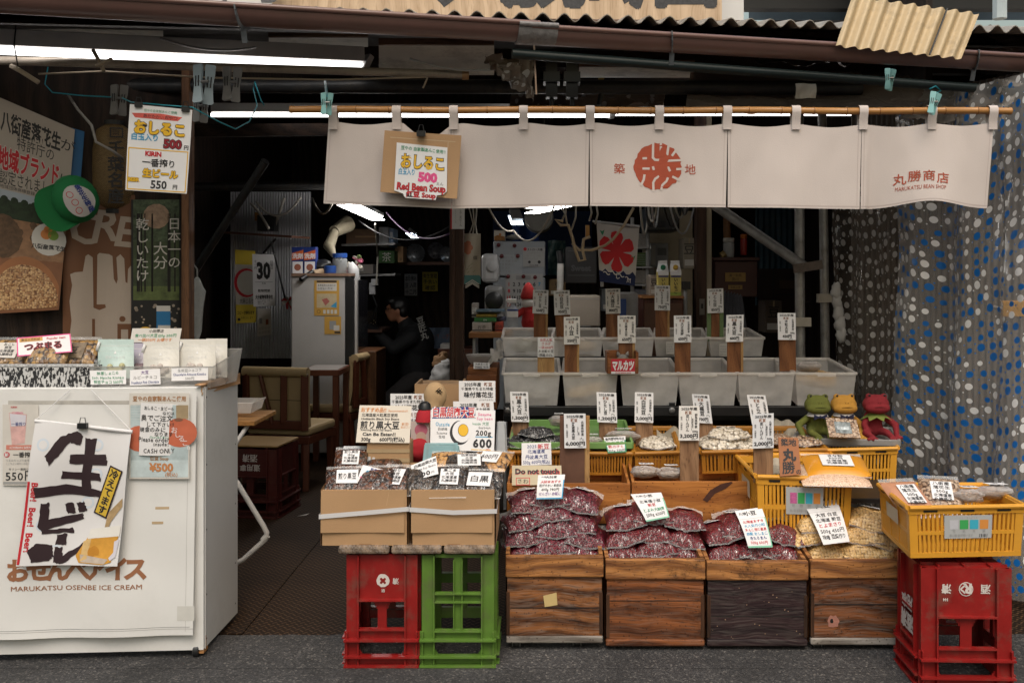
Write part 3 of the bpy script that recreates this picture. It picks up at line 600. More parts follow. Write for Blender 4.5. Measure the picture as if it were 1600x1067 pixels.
for i in range(5):
    (x0, t0), (xb0, b0) = edges[i]; (x1, t1), (xb1, b1) = edges[i+1]
    gap = 1.4 if i in (1, 2, 3) else .0
    S = Sheet(P(xb0+(gap if i in (2, 3, 4) else .3), b0, NY), P(xb1-gap-.3, b1, NY), P(x1-.3, t1, NY), P(x0+.3, t0, NY))
    S.bend = lambda x, y, x0=x0, x1=x1: cz(x0+(x1-x0)*x, 190+135*y)
    op = S.pt
    def pt(x, y, off=0, op=op, i=i, x0=x0, x1=x1, S=S):
        p = op(x, y, off); px = x0+(x1-x0)*x; dz = -sag(px)*(1-y)**2
        if i == 0: dz -= 26*max(0, 1-abs(px-668)/38)*max(0, 1-y)**6             # dip where the card hangs
        if i == 4: dz += 12*y**2*math.exp(-((px-1455)/55)**2)
        p.z += dz*NY/F; return p
    S.pt = pt; mb = MB(); mb.sheet(S, cloth, 44, 26, .0012)
    for yy in (.965,): mb.rect(S, .005, yy, .995, yy+.012, stitch, 1, 40, 1)
    for xx in (.018, .976): mb.rect(S, xx, .03, xx+.004, .96, stitch, 1, 1, 20)
    if i == 2:
        def sq(a, b): a, b = max(-1, min(1, (a-.0)*2.0)), max(-1, min(1, b*2.0)); return .5*a*math.sqrt(1-b*b/2.2), .5*b*math.sqrt(1-a*a/2.2)
        mb.disc(S, .497, .515, .285, emb, 2, 44, jag=.045)
        for ln in ([(712, 705), (711, 790), (722, 802), (742, 803)], [(752, 700), (752, 770)], [(792, 722), (785, 775)], [(858, 800), (790, 806), (770, 812)], [(835, 742), (810, 778)], [(660, 792), (678, 792)], [(660, 846), (692, 847)], [(712, 838), (716, 852)], [(752, 852), (766, 838), (792, 842), (800, 858)], [(668, 880), (664, 905), (650, 935)], [(716, 965), (714, 920), (724, 900), (742, 888)], [(790, 895), (782, 912), (762, 932), (756, 958)], [(860, 846), (835, 848)], [(850, 905), (815, 888)]):
            P2 = [(.497+(a-737)/690*.98, .515+(b-835)/430*1.0) for a, b in ln]
            for (a, b), (c, d) in zip(P2, P2[1:]):
                l = math.hypot((c-a)*1.6, d-b); nx, ny = (d-b)/l*.0085, -(c-a)*1.6/l*.0135; ex, ey = (c-a)/l*.006, (d-b)/l*.006
                mb.poly(S, [(a-ex+nx, b-ey+ny), (c+ex+nx, d+ey+ny), (c+ex-nx, d+ey-ny), (a-ex-nx, b-ey-ny)], cloth, 3)
        mb.text(S, '築', .215, .545, .135, emb, bold=.008); mb.text(S, '地', .735, .545, .135, emb, bold=.008)
    if i == 4:
        for k, ch in enumerate('丸勝商店'): mb.text(S, ch, .30+.105*k, .67+(.0, -.025, -.02, .01)[k], .15, emb, bold=.012, lay=3)
        mb.text(S, 'MARUKATSU BEAN SHOP', .455, .795, .075, emb, w=.37, wmin=1, lay=3, rot=R(-1))
    mb.build('panel', nor, smooth=180)
for px, _ in loops:
    mb = MB(); e = 188.5+sag(px); tz = lambda y: P(px, y, NY).z; x0, x1 = P(px-6.8, 0, NY).x, P(px+6.8, 0, NY).x; pts = []
    yf, yb = NY-.008, NY+.018
    prof = [(yf-.002, tz(203)), (yf-.002, tz(186)), (NY-.021, tz(178)), (NY-.021, tz(170)), (NY-.012, tz(166.3)), (NY, tz(165)), (NY+.012, tz(166.3)), (NY+.021, tz(172)), (yb, tz(203))]
    vs = [(x, y, z) for x in (x0, x1) for y, z in prof]; n = len(prof); mb.add(vs, [(k, k+1, n+k+1, n+k) for k in range(n-1)], cloth)
    mb.build('hanging_loop', nor, smooth=60)

cbs = thing('cardboard_menu', 'brown cardboard menu board priced 500 hung by a black clip on the shop curtain', 'menu board', P(657, 305, 4.14)); cbm = mat('cardboard', (.41, .25, .13), .75, .06, 5, bump=.1, bs=200)
mb = MB(); S = SQ((594, 300, 4.135), (714, 311, 4.135), (721, 212, 4.15), (601, 204, 4.15)); mb.sheet(S, cbm, 1, 1, .006); mb.rect(S, .08, .1, .93, .115, mat('pale_cut', (.5, .36, .22), .7), 1); mb.rect(S, .83, .1, .84, .93, mat('pale_cut'), 1); mb.build('board', cbs)
mb = MB(); S = SQ((612, 303, 4.128), (698, 309, 4.128), (699, 231, 4.142), (620, 223, 4.142)); mb.poly(S, [(0, 0), (1, 0), (1, .88), (.93, .95), (.82, .97), (.8, 1.06), (.25, 1.06), (.2, .98), (.04, .93)], mat('paper'), 1)
mb.text(S, '豆やの 自家製あんこ使用!!', .53, .09, .085, gink, w=.88, jit=.05, bold=.02)
for m_, b_, l_ in ((ink, .08, 2), (yink, .035, 3)): mb.text(S, 'おしるこ', .53, .34, .3, m_, bold=b_, w=.84 if b_ > .05 else .82, lay=l_)
mb.text(S, '白玉入り', .24, .55, .13, bink, bold=.03, w=.3); mb.text(S, '500', .64, .62, .24, pink, bold=.07, w=.46); mb.text(S, 'えん', .87, .74, .07, ink)
for m_, b_, l_ in ((ink, .06, 2), (rink, .03, 3)): mb.text(S, 'Red Bean Soup', .53, .83, .19, m_, bold=b_, w=.9, lay=l_); mb.text(S, '紅豆 Soup', .53, .98, .13, m_, bold=b_, w=.55, lay=l_)
mb.build('card', cbs); mb = MB(); p = P(658, 209, 4.13); mb.box(p, (.036, .02, .022), black); mb.tube([p+Vector((-.012, 0, .01)), p+Vector((-.007, 0, .035)), p+Vector((.007, 0, .035)), p+Vector((.012, 0, .01))], .002, black); mb.build('binder_clip', cbs)

# ---------------------------------------------------------------- dotted vinyl curtain
def dotfilm(name, blue):
    m, nt, b, out = _nt(name); L = nt.links.new; uv = N(nt, 'UVMap')
    tr = N(nt, 'BsdfTransparent'); tr.inputs[0].default_value = (.8, .78, .76, 1)
    b.inputs['Base Color'].default_value = (.62, .6, .58, 1) if blue else (.3, .25, .21, 1); b.inputs['Roughness'].default_value = .08; b.inputs['Specular IOR Level'].default_value = .7
    lw = N(nt, 'LayerWeight'); lw.inputs[0].default_value = .3; mr = N(nt, 'MapRange'); mr.inputs[3].default_value = .22 if blue else .1; mr.inputs[4].default_value = .8; L(lw.outputs['Facing'], mr.inputs[0])
    s1 = N(nt, 'MixShader'); L(mr.outputs[0], s1.inputs[0]); L(tr.outputs[0], s1.inputs[1]); L(b.outputs[0], s1.inputs[2])
    v = N(nt, 'TexVoronoi', Scale=17.5 if blue else 14.5, voronoi_dimensions='2D'); v.inputs['Randomness'].default_value = .4; L(uv.outputs[0], v.inputs['Vector'])
    sp = N(nt, 'SeparateColor'); L(v.outputs['Color'], sp.inputs[0])
    rad = N(nt, 'MapRange'); rad.inputs[3].default_value = .2; rad.inputs[4].default_value = .35 if blue else .29; L(sp.outputs[1], rad.inputs[0])
    lt = N(nt, 'Math', operation='LESS_THAN'); L(v.outputs['Distance'], lt.inputs[0]); L(rad.outputs[0], lt.inputs[1])
    v2 = N(nt, 'TexVoronoi', Scale=17.5 if blue else 14.5, voronoi_dimensions='2D'); v2.inputs['Randomness'].default_value = .5
    mp = N(nt, 'Mapping'); mp.inputs['Location'].default_value = (.03, .028, 0); L(uv.outputs[0], mp.inputs[0]); L(mp.outputs[0], v2.inputs['Vector'])
    lt2 = N(nt, 'Math', operation='LESS_THAN'); L(v2.outputs['Distance'], lt2.inputs[0]); lt2.inputs[1].default_value = .07
    mxm = N(nt, 'Math', operation='MAXIMUM'); L(lt.outputs[0], mxm.inputs[0]); L(lt2.outputs[0], mxm.inputs[1])
    b2 = N(nt, 'BsdfPrincipled'); b2.inputs['Roughness'].default_value = .3
    if blue:
        st = N(nt, 'Math', operation='GREATER_THAN'); L(sp.outputs[0], st.inputs[0]); st.inputs[1].default_value = .42
        cm_ = N(nt, 'MixRGB'); L(st.outputs[0], cm_.inputs[0]); cm_.inputs[1].default_value = (.85, .84, .83, 1); cm_.inputs[2].default_value = (.008, .14, .46, 1); L(cm_.outputs[0], b2.inputs['Base Color'])
    else: b2.inputs['Base Color'].default_value = (.5, .48, .46, 1)
    s2 = N(nt, 'MixShader'); L(mxm.outputs[0], s2.inputs[0]); L(s1.outputs[0], s2.inputs[1]); L(b2.outputs[0], s2.inputs[2]); L(s2.outputs[0], out.inputs[0])
    return m
def vinyl(pts, top, bot, amp, wl, m, label, seed, gather=None):
    pts = [P(px, VY, Y) for px, Y in pts]; L_ = [0]
    for a, b in zip(pts, pts[1:]): L_.append(L_[-1]+(b-a).length)
    n, nz = 150, 40; vs = []; uvs = []
    for j in range(nz+1):
        k = j/nz; z = top+(bot-top)*k
        for i in range(n+1):
            s = L_[-1]*i/n; q = 0
            while q < len(pts)-2 and s > L_[q+1]: q += 1
            t = (s-L_[q])/(L_[q+1]-L_[q]); p = pts[q].lerp(pts[q+1], t); d = (pts[q+1]-pts[q]).normalized(); nn = Vector((d.y, -d.x, 0))
            fold = (.75+.6*mnoise.noise(Vector((s*.8, k*1.4, seed+7))))*amp*math.sin(2*math.pi*s/wl+1.3*math.sin(k*2+seed)+2*mnoise.noise(Vector((s*1.5, k*1.2, seed))))*(.5+.5*k)+.03*mnoise.noise(Vector((s*3, z*2.2, seed)))+.006*mnoise.noise(Vector((s*14, z*9, seed)))
            vs.append((p.x+nn.x*fold, p.y+nn.y*fold, z)); uvs.append((s*1.05+.11*mnoise.noise(Vector((s*2, z*1.4, seed))), z+.06*math.sin(s*4)))
    w = n+1; mb = MB(); mb.add(vs, [(j*w+i, (j+1)*w+i, (j+1)*w+i+1, j*w+i+1) for j in range(nz) for i in range(n)], m)
    o = mb.build('vinyl_curtain', label=label, cat='curtain', smooth=180); ul = o.data.uv_layers.new(name='UVMap')
    for l in o.data.loops: ul.data[l.index].uv = uvs[l.vertex_index]
vinyl([(1302, 5.95), (1345, 5.6), (1420, 5.25)], 2.2, .12, .035, .3, dotfilm('white_dot_film', False), 'clear vinyl curtain printed with white dots only, beside the upright pipes', 2)
vinyl([(1398, 5.2), (1470, 4.95), (1560, 4.45), (1690, 4.1)], 2.34, .05, .05, .42, dotfilm('blue_dot_film', True), 'clear vinyl curtain printed with blue and white dots at the right end', 6)
tarpsheet([(1400, 190, 5.05), (1560, 190, 4.6), (1600, 130, 4.7), (1440, 140, 5.1)], 'folded top of the blue dotted vinyl over the end of the bamboo pole', m=film('grey_film', (.7, .66, .62), .35, .15, .6, 20), seed=21)
# ---------------------------------------------------------------- ice cream cart at the left
cart = thing('ice_cream_cart', 'white box shaped ice cream cart on casters draped with a white vinyl sheet', 'cart', P(150, 1020, 3.9))
A0, A1 = P(-150, 1030, 3.72), P(318, 1018, 3.79); top = P(318, 606, 3.79).z; bot = .036
dirA = (A1-A0).normalized(); dirA.z = 0; inn = Vector((-dirA.y, dirA.x, 0)); D = .40
cw = mat('cart_white', (.68, .675, .665), .5, .05, 4, dirt=.12); side = mat('cart_side', (.6, .59, .58), .5, .05, 3, dirt=.15)
def cp(px, y, off=0, d=0):                            # point on the cart front above photo column px, at height fraction y from top
    k = (px+150)/468.0; q = A0.lerp(A1, k); return Vector((q.x, q.y, top+(bot-top)*y))-inn*off+inn*d
fr = Sheet(cp(-150, 1), cp(318, 1), cp(318, 0), cp(-150, 0))
def cs(x0, y0, x1, y1, off=.004, bend=None, q=None):  # sheet hung on the cart front from a photo rectangle
    f = lambda px, py: P(px, py, cp(px, .5, off).y)
    c = q or ((x0, y1), (x1, y1), (x1, y0), (x0, y0)); return Sheet(*[f(*p) for p in c], bend)
mb = MB(); mb.sheet(fr, cw, 1, 1, .018); mb.build('front_panel', cart, bevel=.003)
mb = MB(); e = cp(318, 0, -.0182); S = Sheet(Vector((e.x, e.y, bot)), Vector((e.x+.005, e.y+D, bot)), Vector((e.x+.005, e.y+D, top)), Vector((e.x, e.y, top))); mb.sheet(S, side, 1, 1, .018)
for yy in (.04, .3, .55, .8, .97): mb.disc(S, .05, yy, .004, dark); mb.disc(S, .92, yy-.02, .004, dark)
mb.build('side_panel', cart)
mb = MB(); a, b = cp(-150, 0), cp(318, 0); mb.quad([a+Vector((0, 0, -.003)), b+Vector((0, 0, -.003)), b+inn*D+Vector((0, 0, -.003)), a+inn*D+Vector((0, 0, -.003))], cw); mb.build('lid', cart)
mb = MB(); S2 = Sheet(cp(316, .028, .004), cp(316, .028, .004)+Vector((.02, D+.02, 0)), cp(316, -.01, .004)+Vector((.02, D+.02, .006)), cp(316, -.01, .004), bend=lambda x, y: .006*mnoise.noise(Vector((x*6, y*3, 1))))
mb.sheet(S2, mat('brown_tape', (.42, .24, .12), .4, .15, 20, bump=.3, bs=90), 14, 5, .003); mb.box(cp(318, -.012, 0, D/2), (.03, D+.03, .006), mat('brown_tape')); mb.build('edge_tape', cart, smooth=180)
mb = MB(); pw = wood('pale_block', (.35, .16, .05), (.5, .25, .1)); mb.box(cp(312, .985, -.03), (.03, .05, .06), pw); mb.build('corner_block', cart); mb = MB(); mb.box(cp(312, .985, 0, D-.05), (.03, .05, .06), pw); mb.build('corner_block', cart)
def caster(mb, p, r=.028):
    p = Vector((p[0], p[1], r)); mb.lathe([(r*.35, -.011), (r*.9, -.011), (r, -.008), (r, .008), (r*.9, .011), (r*.35, .011)], black, 16, p, (1, 0, 0))
    mb.box(p+Vector((0, 0, r*.9)), (.03, .03, .012), steel); mb.box(p+Vector((.015, 0, r*.3)), (.004, .022, r*1.3), steel); mb.box(p+Vector((-.015, 0, r*.3)), (.004, .022, r*1.3), steel)
for p in (cp(306, 1, 0, .02), cp(306, 1, 0, D-.04), cp(-60, 1, 0, .02)):
    mb = MB(); caster(mb, p); mb.build('caster', cart, smooth=40)
vs_ = mat('vinyl_sheet', (.7, .695, .685), .38, .03, 3, bump=.08, bs=6, dirt=.08)
mb = MB(); V = cs(0, 0, 0, 0, .012, q=((-60, 998), (303, 990), (308, 612), (-60, 612)), bend=lambda x, y: .008+.006*mnoise.noise(Vector((x*3, y*4, 2)))+.012*y*y*math.sin(x*7)**2)
mb.sheet(V, vs_, 30, 30, .0015); mb.rect(V, .01, .965, .985, .967, gyink, 1, 30, 1); mb.rect(V, .965, .03, .967, .985, mat('seam', (.5, .49, .48), .6), 1, 1, 20); mb.rect(V, 0, .972, 1, .975, mat('seam'), 1, 30, 1)
bp_ = mat('cart_print', (.3, .13, .065), .5, 0)
for i, ch in enumerate('おせんべアイス'): mb.text(V, ch, (80+12+30.5*i)/368, .722, .098, bp_, bold=.045, lay=2)
mb.text(V, 'MARUKATSU OSENBE ICE CREAM', (60+123)/368, .795, .027, bp_, w=.56, wmin=1, bold=.008, lay=2)
for x, y, w2 in ((235, 745, 16), (245, 792, 22), (240, 815, 18)): mb.rect(V, (x+60)/368, (y-612)/382, (x+60+w2)/368, (y-608)/382, mat('peel', (.45, .33, .2), .7), 1)
mb.rect(V, .2, .035, .83, .05, mat('tape_grey', (.42, .4, .37), .5, .2, 20), 1, 20, 1); mb.rect(V, (282+60)/368, .88, (310+60)/368, .94, mat('clear_tape', (.6, .59, .56), .25), 1); mb.build('vinyl_cover', cart, smooth=180)
# posters taped on the cart
def posterize(name, label, cat, S, base, draw, nx=10, ny=10, t=.001, smooth=180):
    mb = MB(); mb.sheet(S, base, nx, ny, t); draw(mb, S); return mb.build(name, label=label, cat=cat, smooth=smooth if S.bend else 0)
def d_beerposter(mb, S):
    mb.text(S, 'KIRIN', .32, .03, .03, rink, bold=.02); mb.text(S, 'ICHIBAN', .42, .1, .035, pink, w=.6)
    mb.poly(S, [(.18, .1), (.68, .12), (.62, .48), (.26, .5)], mat('pale_pink', (.62, .38, .36), .7, .3, 20)); mb.poly(S, [(.2, .11), (.66, .13), (.64, .26), (.24, .27)], mat('pale_lilac', (.6, .58, .64), .7, .1), 2)
    mb.text(S, '一番搾り', .45, .24, .05, nink, w=.4, lay=3); mb.rect(S, .1, .5, .95, .56, mat('faded_red', (.55, .2, .15), .7)); mb.text(S, 'ICHIBAN BEER', .5, .53, .04, paper, w=.7)
    mb.disc(S, .12, .62, .035, rink); mb.text(S, '新', .12, .62, .05, paper, bold=.02, lay=3); mb.text(S, '一番搾り', .6, .62, .07, ink, w=.75, bold=.015)
    mb.scrawl(S, .1, .67, .9, .75, ['うまみたっぷり麦芽', 'ここちよい味わいの生ビール'], gyink, 0); mb.text(S, 'キリン一番搾り', .45, .8, .035, ink); mb.text(S, '550円', .5, .88, .14, ink, jit=.05, bold=.01); mb.rect(S, .02, .955, .98, .985, gyink)
posterize('beer_poster', 'faded pink and white beer poster with a handwritten 550 on the cart front', 'poster', cs(4, 632, 60, 758, .026), paper2, d_beerposter)
def d_oshi(mb, S):
    mb.text(S, '豆やの自家製あんこ使用', .5, .065, .065, mat('print_brown', (.36, .17, .07), .7, 0), w=.88, bold=.02)
    mb.rect(S, .02, .14, .98, .78, mat('photo_blue', (.42, .5, .52), .6, .25, 20), 1); mb.rect(S, .02, .78, .98, .98, mat('photo_sky', (.5, .58, .6), .6, .2, 18), 1); mb.rect(S, .78, .14, .98, .3, mat('photo_wood', (.33, .25, .15), .6, .3, 12), 2)
    for y in range(6): mb.rect(S, .03, .15+.03*y, .2, .153+.03*y, white, 2)
    mb.disc(S, .16, .53, .15, mat('bowl_red', (.5, .13, .07), .5, .2), 2); mb.disc(S, .84, .46, .2, mat('bowl_red'), 2, ry=.17); mb.disc(S, .82, .31, .05, mat('beans_red', (.22, .1, .06), .6, .3), 3, ry=.02)
    for i in range(5): mb.text(S, ['お', 'し', 'る', 'こ', 'u'][i], .75+.06*i, .43+.05*i, .08, paper, lay=3)
    mb.text(S, 'Red Bean Soup', .5, .68, .05, paper, bold=.02, lay=3); mb.text(S, '紅豆 Soup', .5, .76, .05, mat('print_brown'), bold=.02, lay=3)
    mb.text(S, '¥500', .53, .86, .13, mat('print_orange', (.5, .21, .08), .6, 0), bold=.04, lay=3); mb.text(S, '(税込)', .7, .945, .055, mat('print_orange'), bold=.01, lay=3)
posterize('soup_poster', 'red bean soup poster priced 500 with photo bowls on the cart front', 'poster', cs(202, 614, 296, 748, .03), paper2, d_oshi)
def d_note(mb, S):
    for t, x, y, h, w_ in (('おしるこ・生ビール', .5, .09, .08, .8), ('などは', .75, .18, .07, .4), ('奥でご注文', .45, .28, .13, .85), ('して下さい!!', .55, .4, .1, .75), ('現金のみに', .35, .5, .1, .7), ('なります', .65, .59, .09, .5), ('Please order', .4, .69, .12, .85), ('inside!', .6, .78, .1, .5), ('CASH ONLY', .55, .9, .12, .85)):
        mb.text(S, t, x, y, h, ink, w=w_, jit=.06, bold=.012)
    mb.text(S, 'Osiruko Beer', .55, .645, .06, gink, w=.7, jit=.06)
posterize('handwritten_note', 'white handwritten note reading CASH ONLY taped over the soup poster', 'note', cs(0, 0, 0, 0, .034, q=((217, 711), (274, 712), (278, 632), (220, 629)), bend=lambda x, y: .004*math.sin(x*5)), paper, d_note)
# hanging beer banner
mat('banner_white', (.7, .69, .7), .6, .02)
BN = cs(0, 0, 0, 0, .05, q=((27, 883), (185, 883), (205, 673), (56, 656)), bend=lambda x, y: .008*math.sin(x*6+y*2)+.006*math.sin(y*7))
def d_ban(mb, S):
    bk = mat('brush_black', (.03, .016, .02), .5, .1)
    for x, y in ((.66, .13), (.12, .16), (.68, .34), (.2, .72), (.62, .55), (.35, .9)):
        mb.disc(S, x, y, .045, mat('bubble', (.6, .66, .74), .6, 0), 1); mb.disc(S, x, y, .03, mat('banner_white', (.7, .69, .7), .6, .02), 1.6)
    # brush strokes of the two large characters and the long sign
    for pts in ([(.17, .23), (.3, .1), (.42, .05), (.5, .08), (.48, .15), (.38, .13), (.28, .24), (.22, .29)], [(.55, .1), (.64, .1), (.62, .3), (.63, .48), (.55, .48)], [(.42, .22), (.75, .2), (.77, .26), (.42, .27)], [(.36, .335), (.7, .335), (.72, .38), (.36, .38)], [(.1, .47), (.4, .435), (.8, .47), (.83, .51), (.4, .49), (.12, .52)],
                [(.18, .58), (.26, .57), (.26, .68), (.56, .64), (.58, .68), (.27, .74), (.48, .73), (.5, .76), (.22, .77), (.17, .72)], [(.4, .57), (.46, .56), (.5, .62), (.44, .63)], [(.52, .56), (.57, .55), (.61, .61), (.55, .62)],
                [(.36, .79), (.44, .78), (.44, .85), (.36, .85)], [(.1, .9), (.17, .86), (.3, .86), (.33, .93), (.3, 1.0-.04), (.15, .965)], [(.36, .88), (.43, .88), (.44, .93), (.6, .85), (.72, .82), (.73, .86), (.55, .92), (.44, .985), (.36, .97)]):
        r0 = random.Random(len(pts)*7+int(pts[0][0]*100)); out = []; gx, gy = sum(p[0] for p in pts)/len(pts), sum(p[1] for p in pts)/len(pts); pts = [(gx+(a-gx)*1.05+.009*(1 if a > gx else -1), gy+(b-gy)*1.03+.006*(1 if b > gy else -1)) for a, b in pts]
        for (a, b), (c, d) in zip(pts, pts[1:]+pts[:1]):
            for k in range(6): out.append((a+(c-a)*k/6+r0.uniform(-.006, .006), b+(d-b)*k/6+r0.uniform(-.006, .006)))
        mb.poly(S, out, bk, 3)
    mb.rect(S, .005, .42, .03, .99, rink, 2)
    for i, t in enumerate(('Beer!', 'Beer!', 'Beer!')): mb.text(S, t, .085, .49+.175*i, .062, rink, rot=R(-90), bold=.03, lay=2)
    Y = Sheet(S.pt(.69, .62, .003), S.pt(.83, .66, .003), S.pt(.96, .3, .003), S.pt(.82, .265, .003)); mb.sheet(Y, bk, 1, 1, .0005); mb.rect(Y, .1, .03, .9, .97, mat('label_yellow', (.62, .42, .05), .6, .05), 1); mb.text(Y, '冷えてます', .5, .5, .185, ink, vert=True, bold=.03)
    mb.poly(S, [(.66, .8), (.98, .77), (.93, .97), (.85, .99), (.6, .98), (.56, .93)], mat('beer_amber', (.6, .3, .05), .4, .25, 14), 4); mb.poly(S, [(.68, .74), (.99, .7), (.985, .78), (.66, .81)], mat('foam', (.72, .7, .66), .7, .05, 30), 5); mb.poly(S, [(.6, .92), (.9, .95), (.86, .985), (.62, .975)], mat('glass_base', (.5, .42, .35), .3, .2, 30), 5)
    mb.poly(S, [(.62, .83), (.7, .8), (.68, .95), (.61, .97)], mat('glass_hi', (.66, .45, .2), .3, .2, 20), 5); mb.disc(S, .74, .9, .035, mat('amber_deep', (.5, .22, .03), .4, .2), 5, 12, jag=.4); mb.poly(S, [(.84, .62), (.98, .5), (.985, .56), (.88, .68), (.86, .74), (.82, .74)], mat('glass_gold', (.4, .28, .15), .3, .3, 30), 4); mb.poly(S, [(.94, .82), (.99, .8), (.97, .93), (.92, .96), (.9, .94), (.945, .9)], mat('mug_handle', (.62, .6, .66), .3, .1), 5)
bn = thing('beer_banner', 'white hanging beer banner with big black brush lettering and a beer mug', 'banner', BN.pt(.5, 1))
mb = MB(); mb.sheet(BN, mat('banner_white'), 24, 24, .0012); d_ban(mb, BN); mb.build('cloth', bn, smooth=180)
mb = MB(); mb.tube([BN.pt(-.01, .008, -.002), BN.pt(1.01, .008, -.002)], .007, mat('banner_white'), 8)
a = cp(112, .0, .03); mb.tube([BN.pt(.0, 0, 0), a], .0015, paper); mb.tube([a+Vector((.08, 0, 0)), BN.pt(1, 0, 0)], .0015, paper); mb.build('hanging_rod', bn)
mb = MB(); p = BN.pt(.5, .0, .008); mb.box(p, (.035, .018, .02), black); mb.tube([p+Vector((-.012, 0, .008)), p+Vector((-.008, 0, .03)), p+Vector((.008, 0, .03)), p+Vector((.012, 0, .008))], .002, steel); mb.build('binder_clip', bn)

mb = MB(); p = P(472, 805, 5.98); mb.add([(p.x-.03, p.y, .014), (p.x+.02, p.y+.02, .016), (p.x+.035, p.y+.05, .02), (p.x, p.y+.035, .014)], [(0, 1, 2, 3)], paper2); mb.build('paper_scrap', label='small white paper scrap lying on the steel floor of the aisle', cat='scrap')
# ---------------------------------------------------------------- goods on the cart
tray = thing('snack_tray', 'black and white woven pattern tray of snack packets on the cart', 'tray', P(50, 605, 3.95))
m, nt, b, out = _nt('black_white_weave'); tc = N(nt, 'TexCoord'); mp = N(nt, 'Mapping'); mp.inputs['Scale'].default_value = (140, 140, 60); nt.links.new(tc.outputs['Object'], mp.inputs[0]); nz = N(nt, 'TexNoise', Scale=1.0, Detail=2.0); nt.links.new(mp.outputs[0], nz.inputs[0])
r_ = N(nt, 'ValToRGB'); r_.color_ramp.elements[0].position = .5; r_.color_ramp.elements[1].position = .54; r_.color_ramp.elements[0].color = (.012, .012, .014, 1); r_.color_ramp.elements[1].color = (.5, .5, .5, 1); nt.links.new(nz.outputs[0], r_.inputs[0]); nt.links.new(r_.outputs[0], b.inputs['Base Color']); weave = m
mb = MB(); fl = P(150, 606, 3.84).z; a, c = P(-70, 600, 3.84), P(147, 600, 3.84); hz = P(0, 572, 3.84).z-fl
mb.bb(a.x, c.x, 3.84, 4.18, fl+.002, fl+.012, weave)
for x0, x1, y0, y1 in ((a.x, c.x, 3.84, 3.852), (a.x, c.x, 4.168, 4.18), (a.x, a.x+.012, 3.853, 4.167), (c.x-.012, c.x, 3.853, 4.167)): mb.bb(x0, x1, y0, y1, fl+.0125, fl+hz, weave)
mb.tube([(c.x, 3.846, fl+hz), (a.x, 3.846, fl+hz)], .008, mat('striped_rim', (.35, .35, .35), .5, .8, 120)); mb.build('tray', tray)
crackm = beans('cracker_snack', '#5a3a1c', '#b08a50', '#2a1a10', 55, .5)
def packet(px, py, Y, wd, hd, lab, label, m=crackm, tilt=.9, lm=None, txt=None, rz=0, name='snack_packet', cat='packet'):
    p = P(px, py, Y); mb = MB(); mb.T = Matrix.Translation(p) @ Euler((R(90-50*tilt*.9), 0, rz)).to_matrix().to_4x4()
    n = 12
    def z(u, v): return .5*.05*max(0, (1-abs(u)**3))**.6*max(0, (1-abs(v)**3))**.6
    for sg in (1, -1):
        vs = [((u/n*2-1)*wd/2, (v/n*2-1)*hd/2, sg*(z(u/n*2-1, v/n*2-1)+.002*mnoise.noise(Vector((u, v, sg+px)))) if sg > 0 else -.4*z(u/n*2-1, v/n*2-1)) for v in range(n+1) for u in range(n+1)]
        mb.add(vs, [(v*(n+1)+u, v*(n+1)+u+1, (v+1)*(n+1)+u+1, (v+1)*(n+1)+u) for v in range(n) for u in range(n)], m)
    for s2 in (1, -1): mb.add([(-wd/2, s2*hd/2, 0), (wd/2, s2*hd/2, 0), (wd/2*.98, s2*hd*.58, .004), (-wd/2*.98, s2*hd*.58, .003)], [(0, 1, 2, 3)], clear)
    if lm:
        S = Sheet((-wd*.24, -hd*.26, .0275), (wd*.26, -hd*.28, .0275), (wd*.27, hd*.26, .0275), (-wd*.24, hd*.26, .0275)); mb.sheet(S, lm, t=.0006)
        for i, t in enumerate((txt or [])+['北海道産', '丸勝商店']*(1 if txt and len(txt) > 1 else 0)): mb.text(S, t, .5, .12+.22*i if len(txt) > 1 else .5, .2 if len(txt) > 1 else .5, ink, w=.85, jit=.03, bold=.01)
    mb.T = None
    return mb.build(name, label=label, cat=cat, smooth=180)
packet(15, 553, 3.98, .17, .14, 1, 'snack packet with pale printed label at the left end of the woven tray', lm=paper2, txt=['おこし', '煎豆']); packet(75, 556, 3.92, .16, .12, 1, 'snack packet lying under the red つぶまる card in the woven tray')
packet(118, 553, 3.97, .17, .14, 1, 'snack packet of orange crackers nearest the pouches in the woven tray', lm=mat('printed_film', (.2, .15, .1), .3, .5, 40), txt=['豆'])
def d_tsubu(mb, S):
    mb.frame(S, 0, 0, 1, 1, .05, pink); mb.rect(S, .05, .06, .48, .26, mat('card_gold', (.6, .33, .1), .6)); mb.text(S, '黒豆大豆煎餅', .26, .16, .14, ink, w=.4, jit=.05); mb.text(S, 'Popular item', .73, .17, .16, rink, w=.45, bold=.02)
    for mm, bd, ly in ((rink, .07, 2), (ink, .03, 3)): mb.text(S, 'つぶまる', .48, .54, .42, mm, bold=bd, lay=ly)
    mb.text(S, '500円', .5, .86, .2, ink, jit=.06, bold=.02)
posterize('snack_card', 'pink edged card reading つぶまる leaning on snack packets', 'price card', SQ((27, 557, 3.9), (113, 550, 3.9), (110, 521, 3.95), (26, 528, 3.95)), paper, d_tsubu)
ctray = thing('clear_tray', 'clear plastic tray holding sweet pouches on the right of the cart', 'tray', P(250, 605, 3.9))
ctm = milky('tray_plastic', (.5, .49, .47), .5, .2); mb = MB(); a, c = P(145, 606, 3.83), P(328, 606, 3.83); z1 = P(0, 573, 3.83).z; ba, bc = a+Vector((0, .24, 0)), c+Vector((.03, .24, 0))
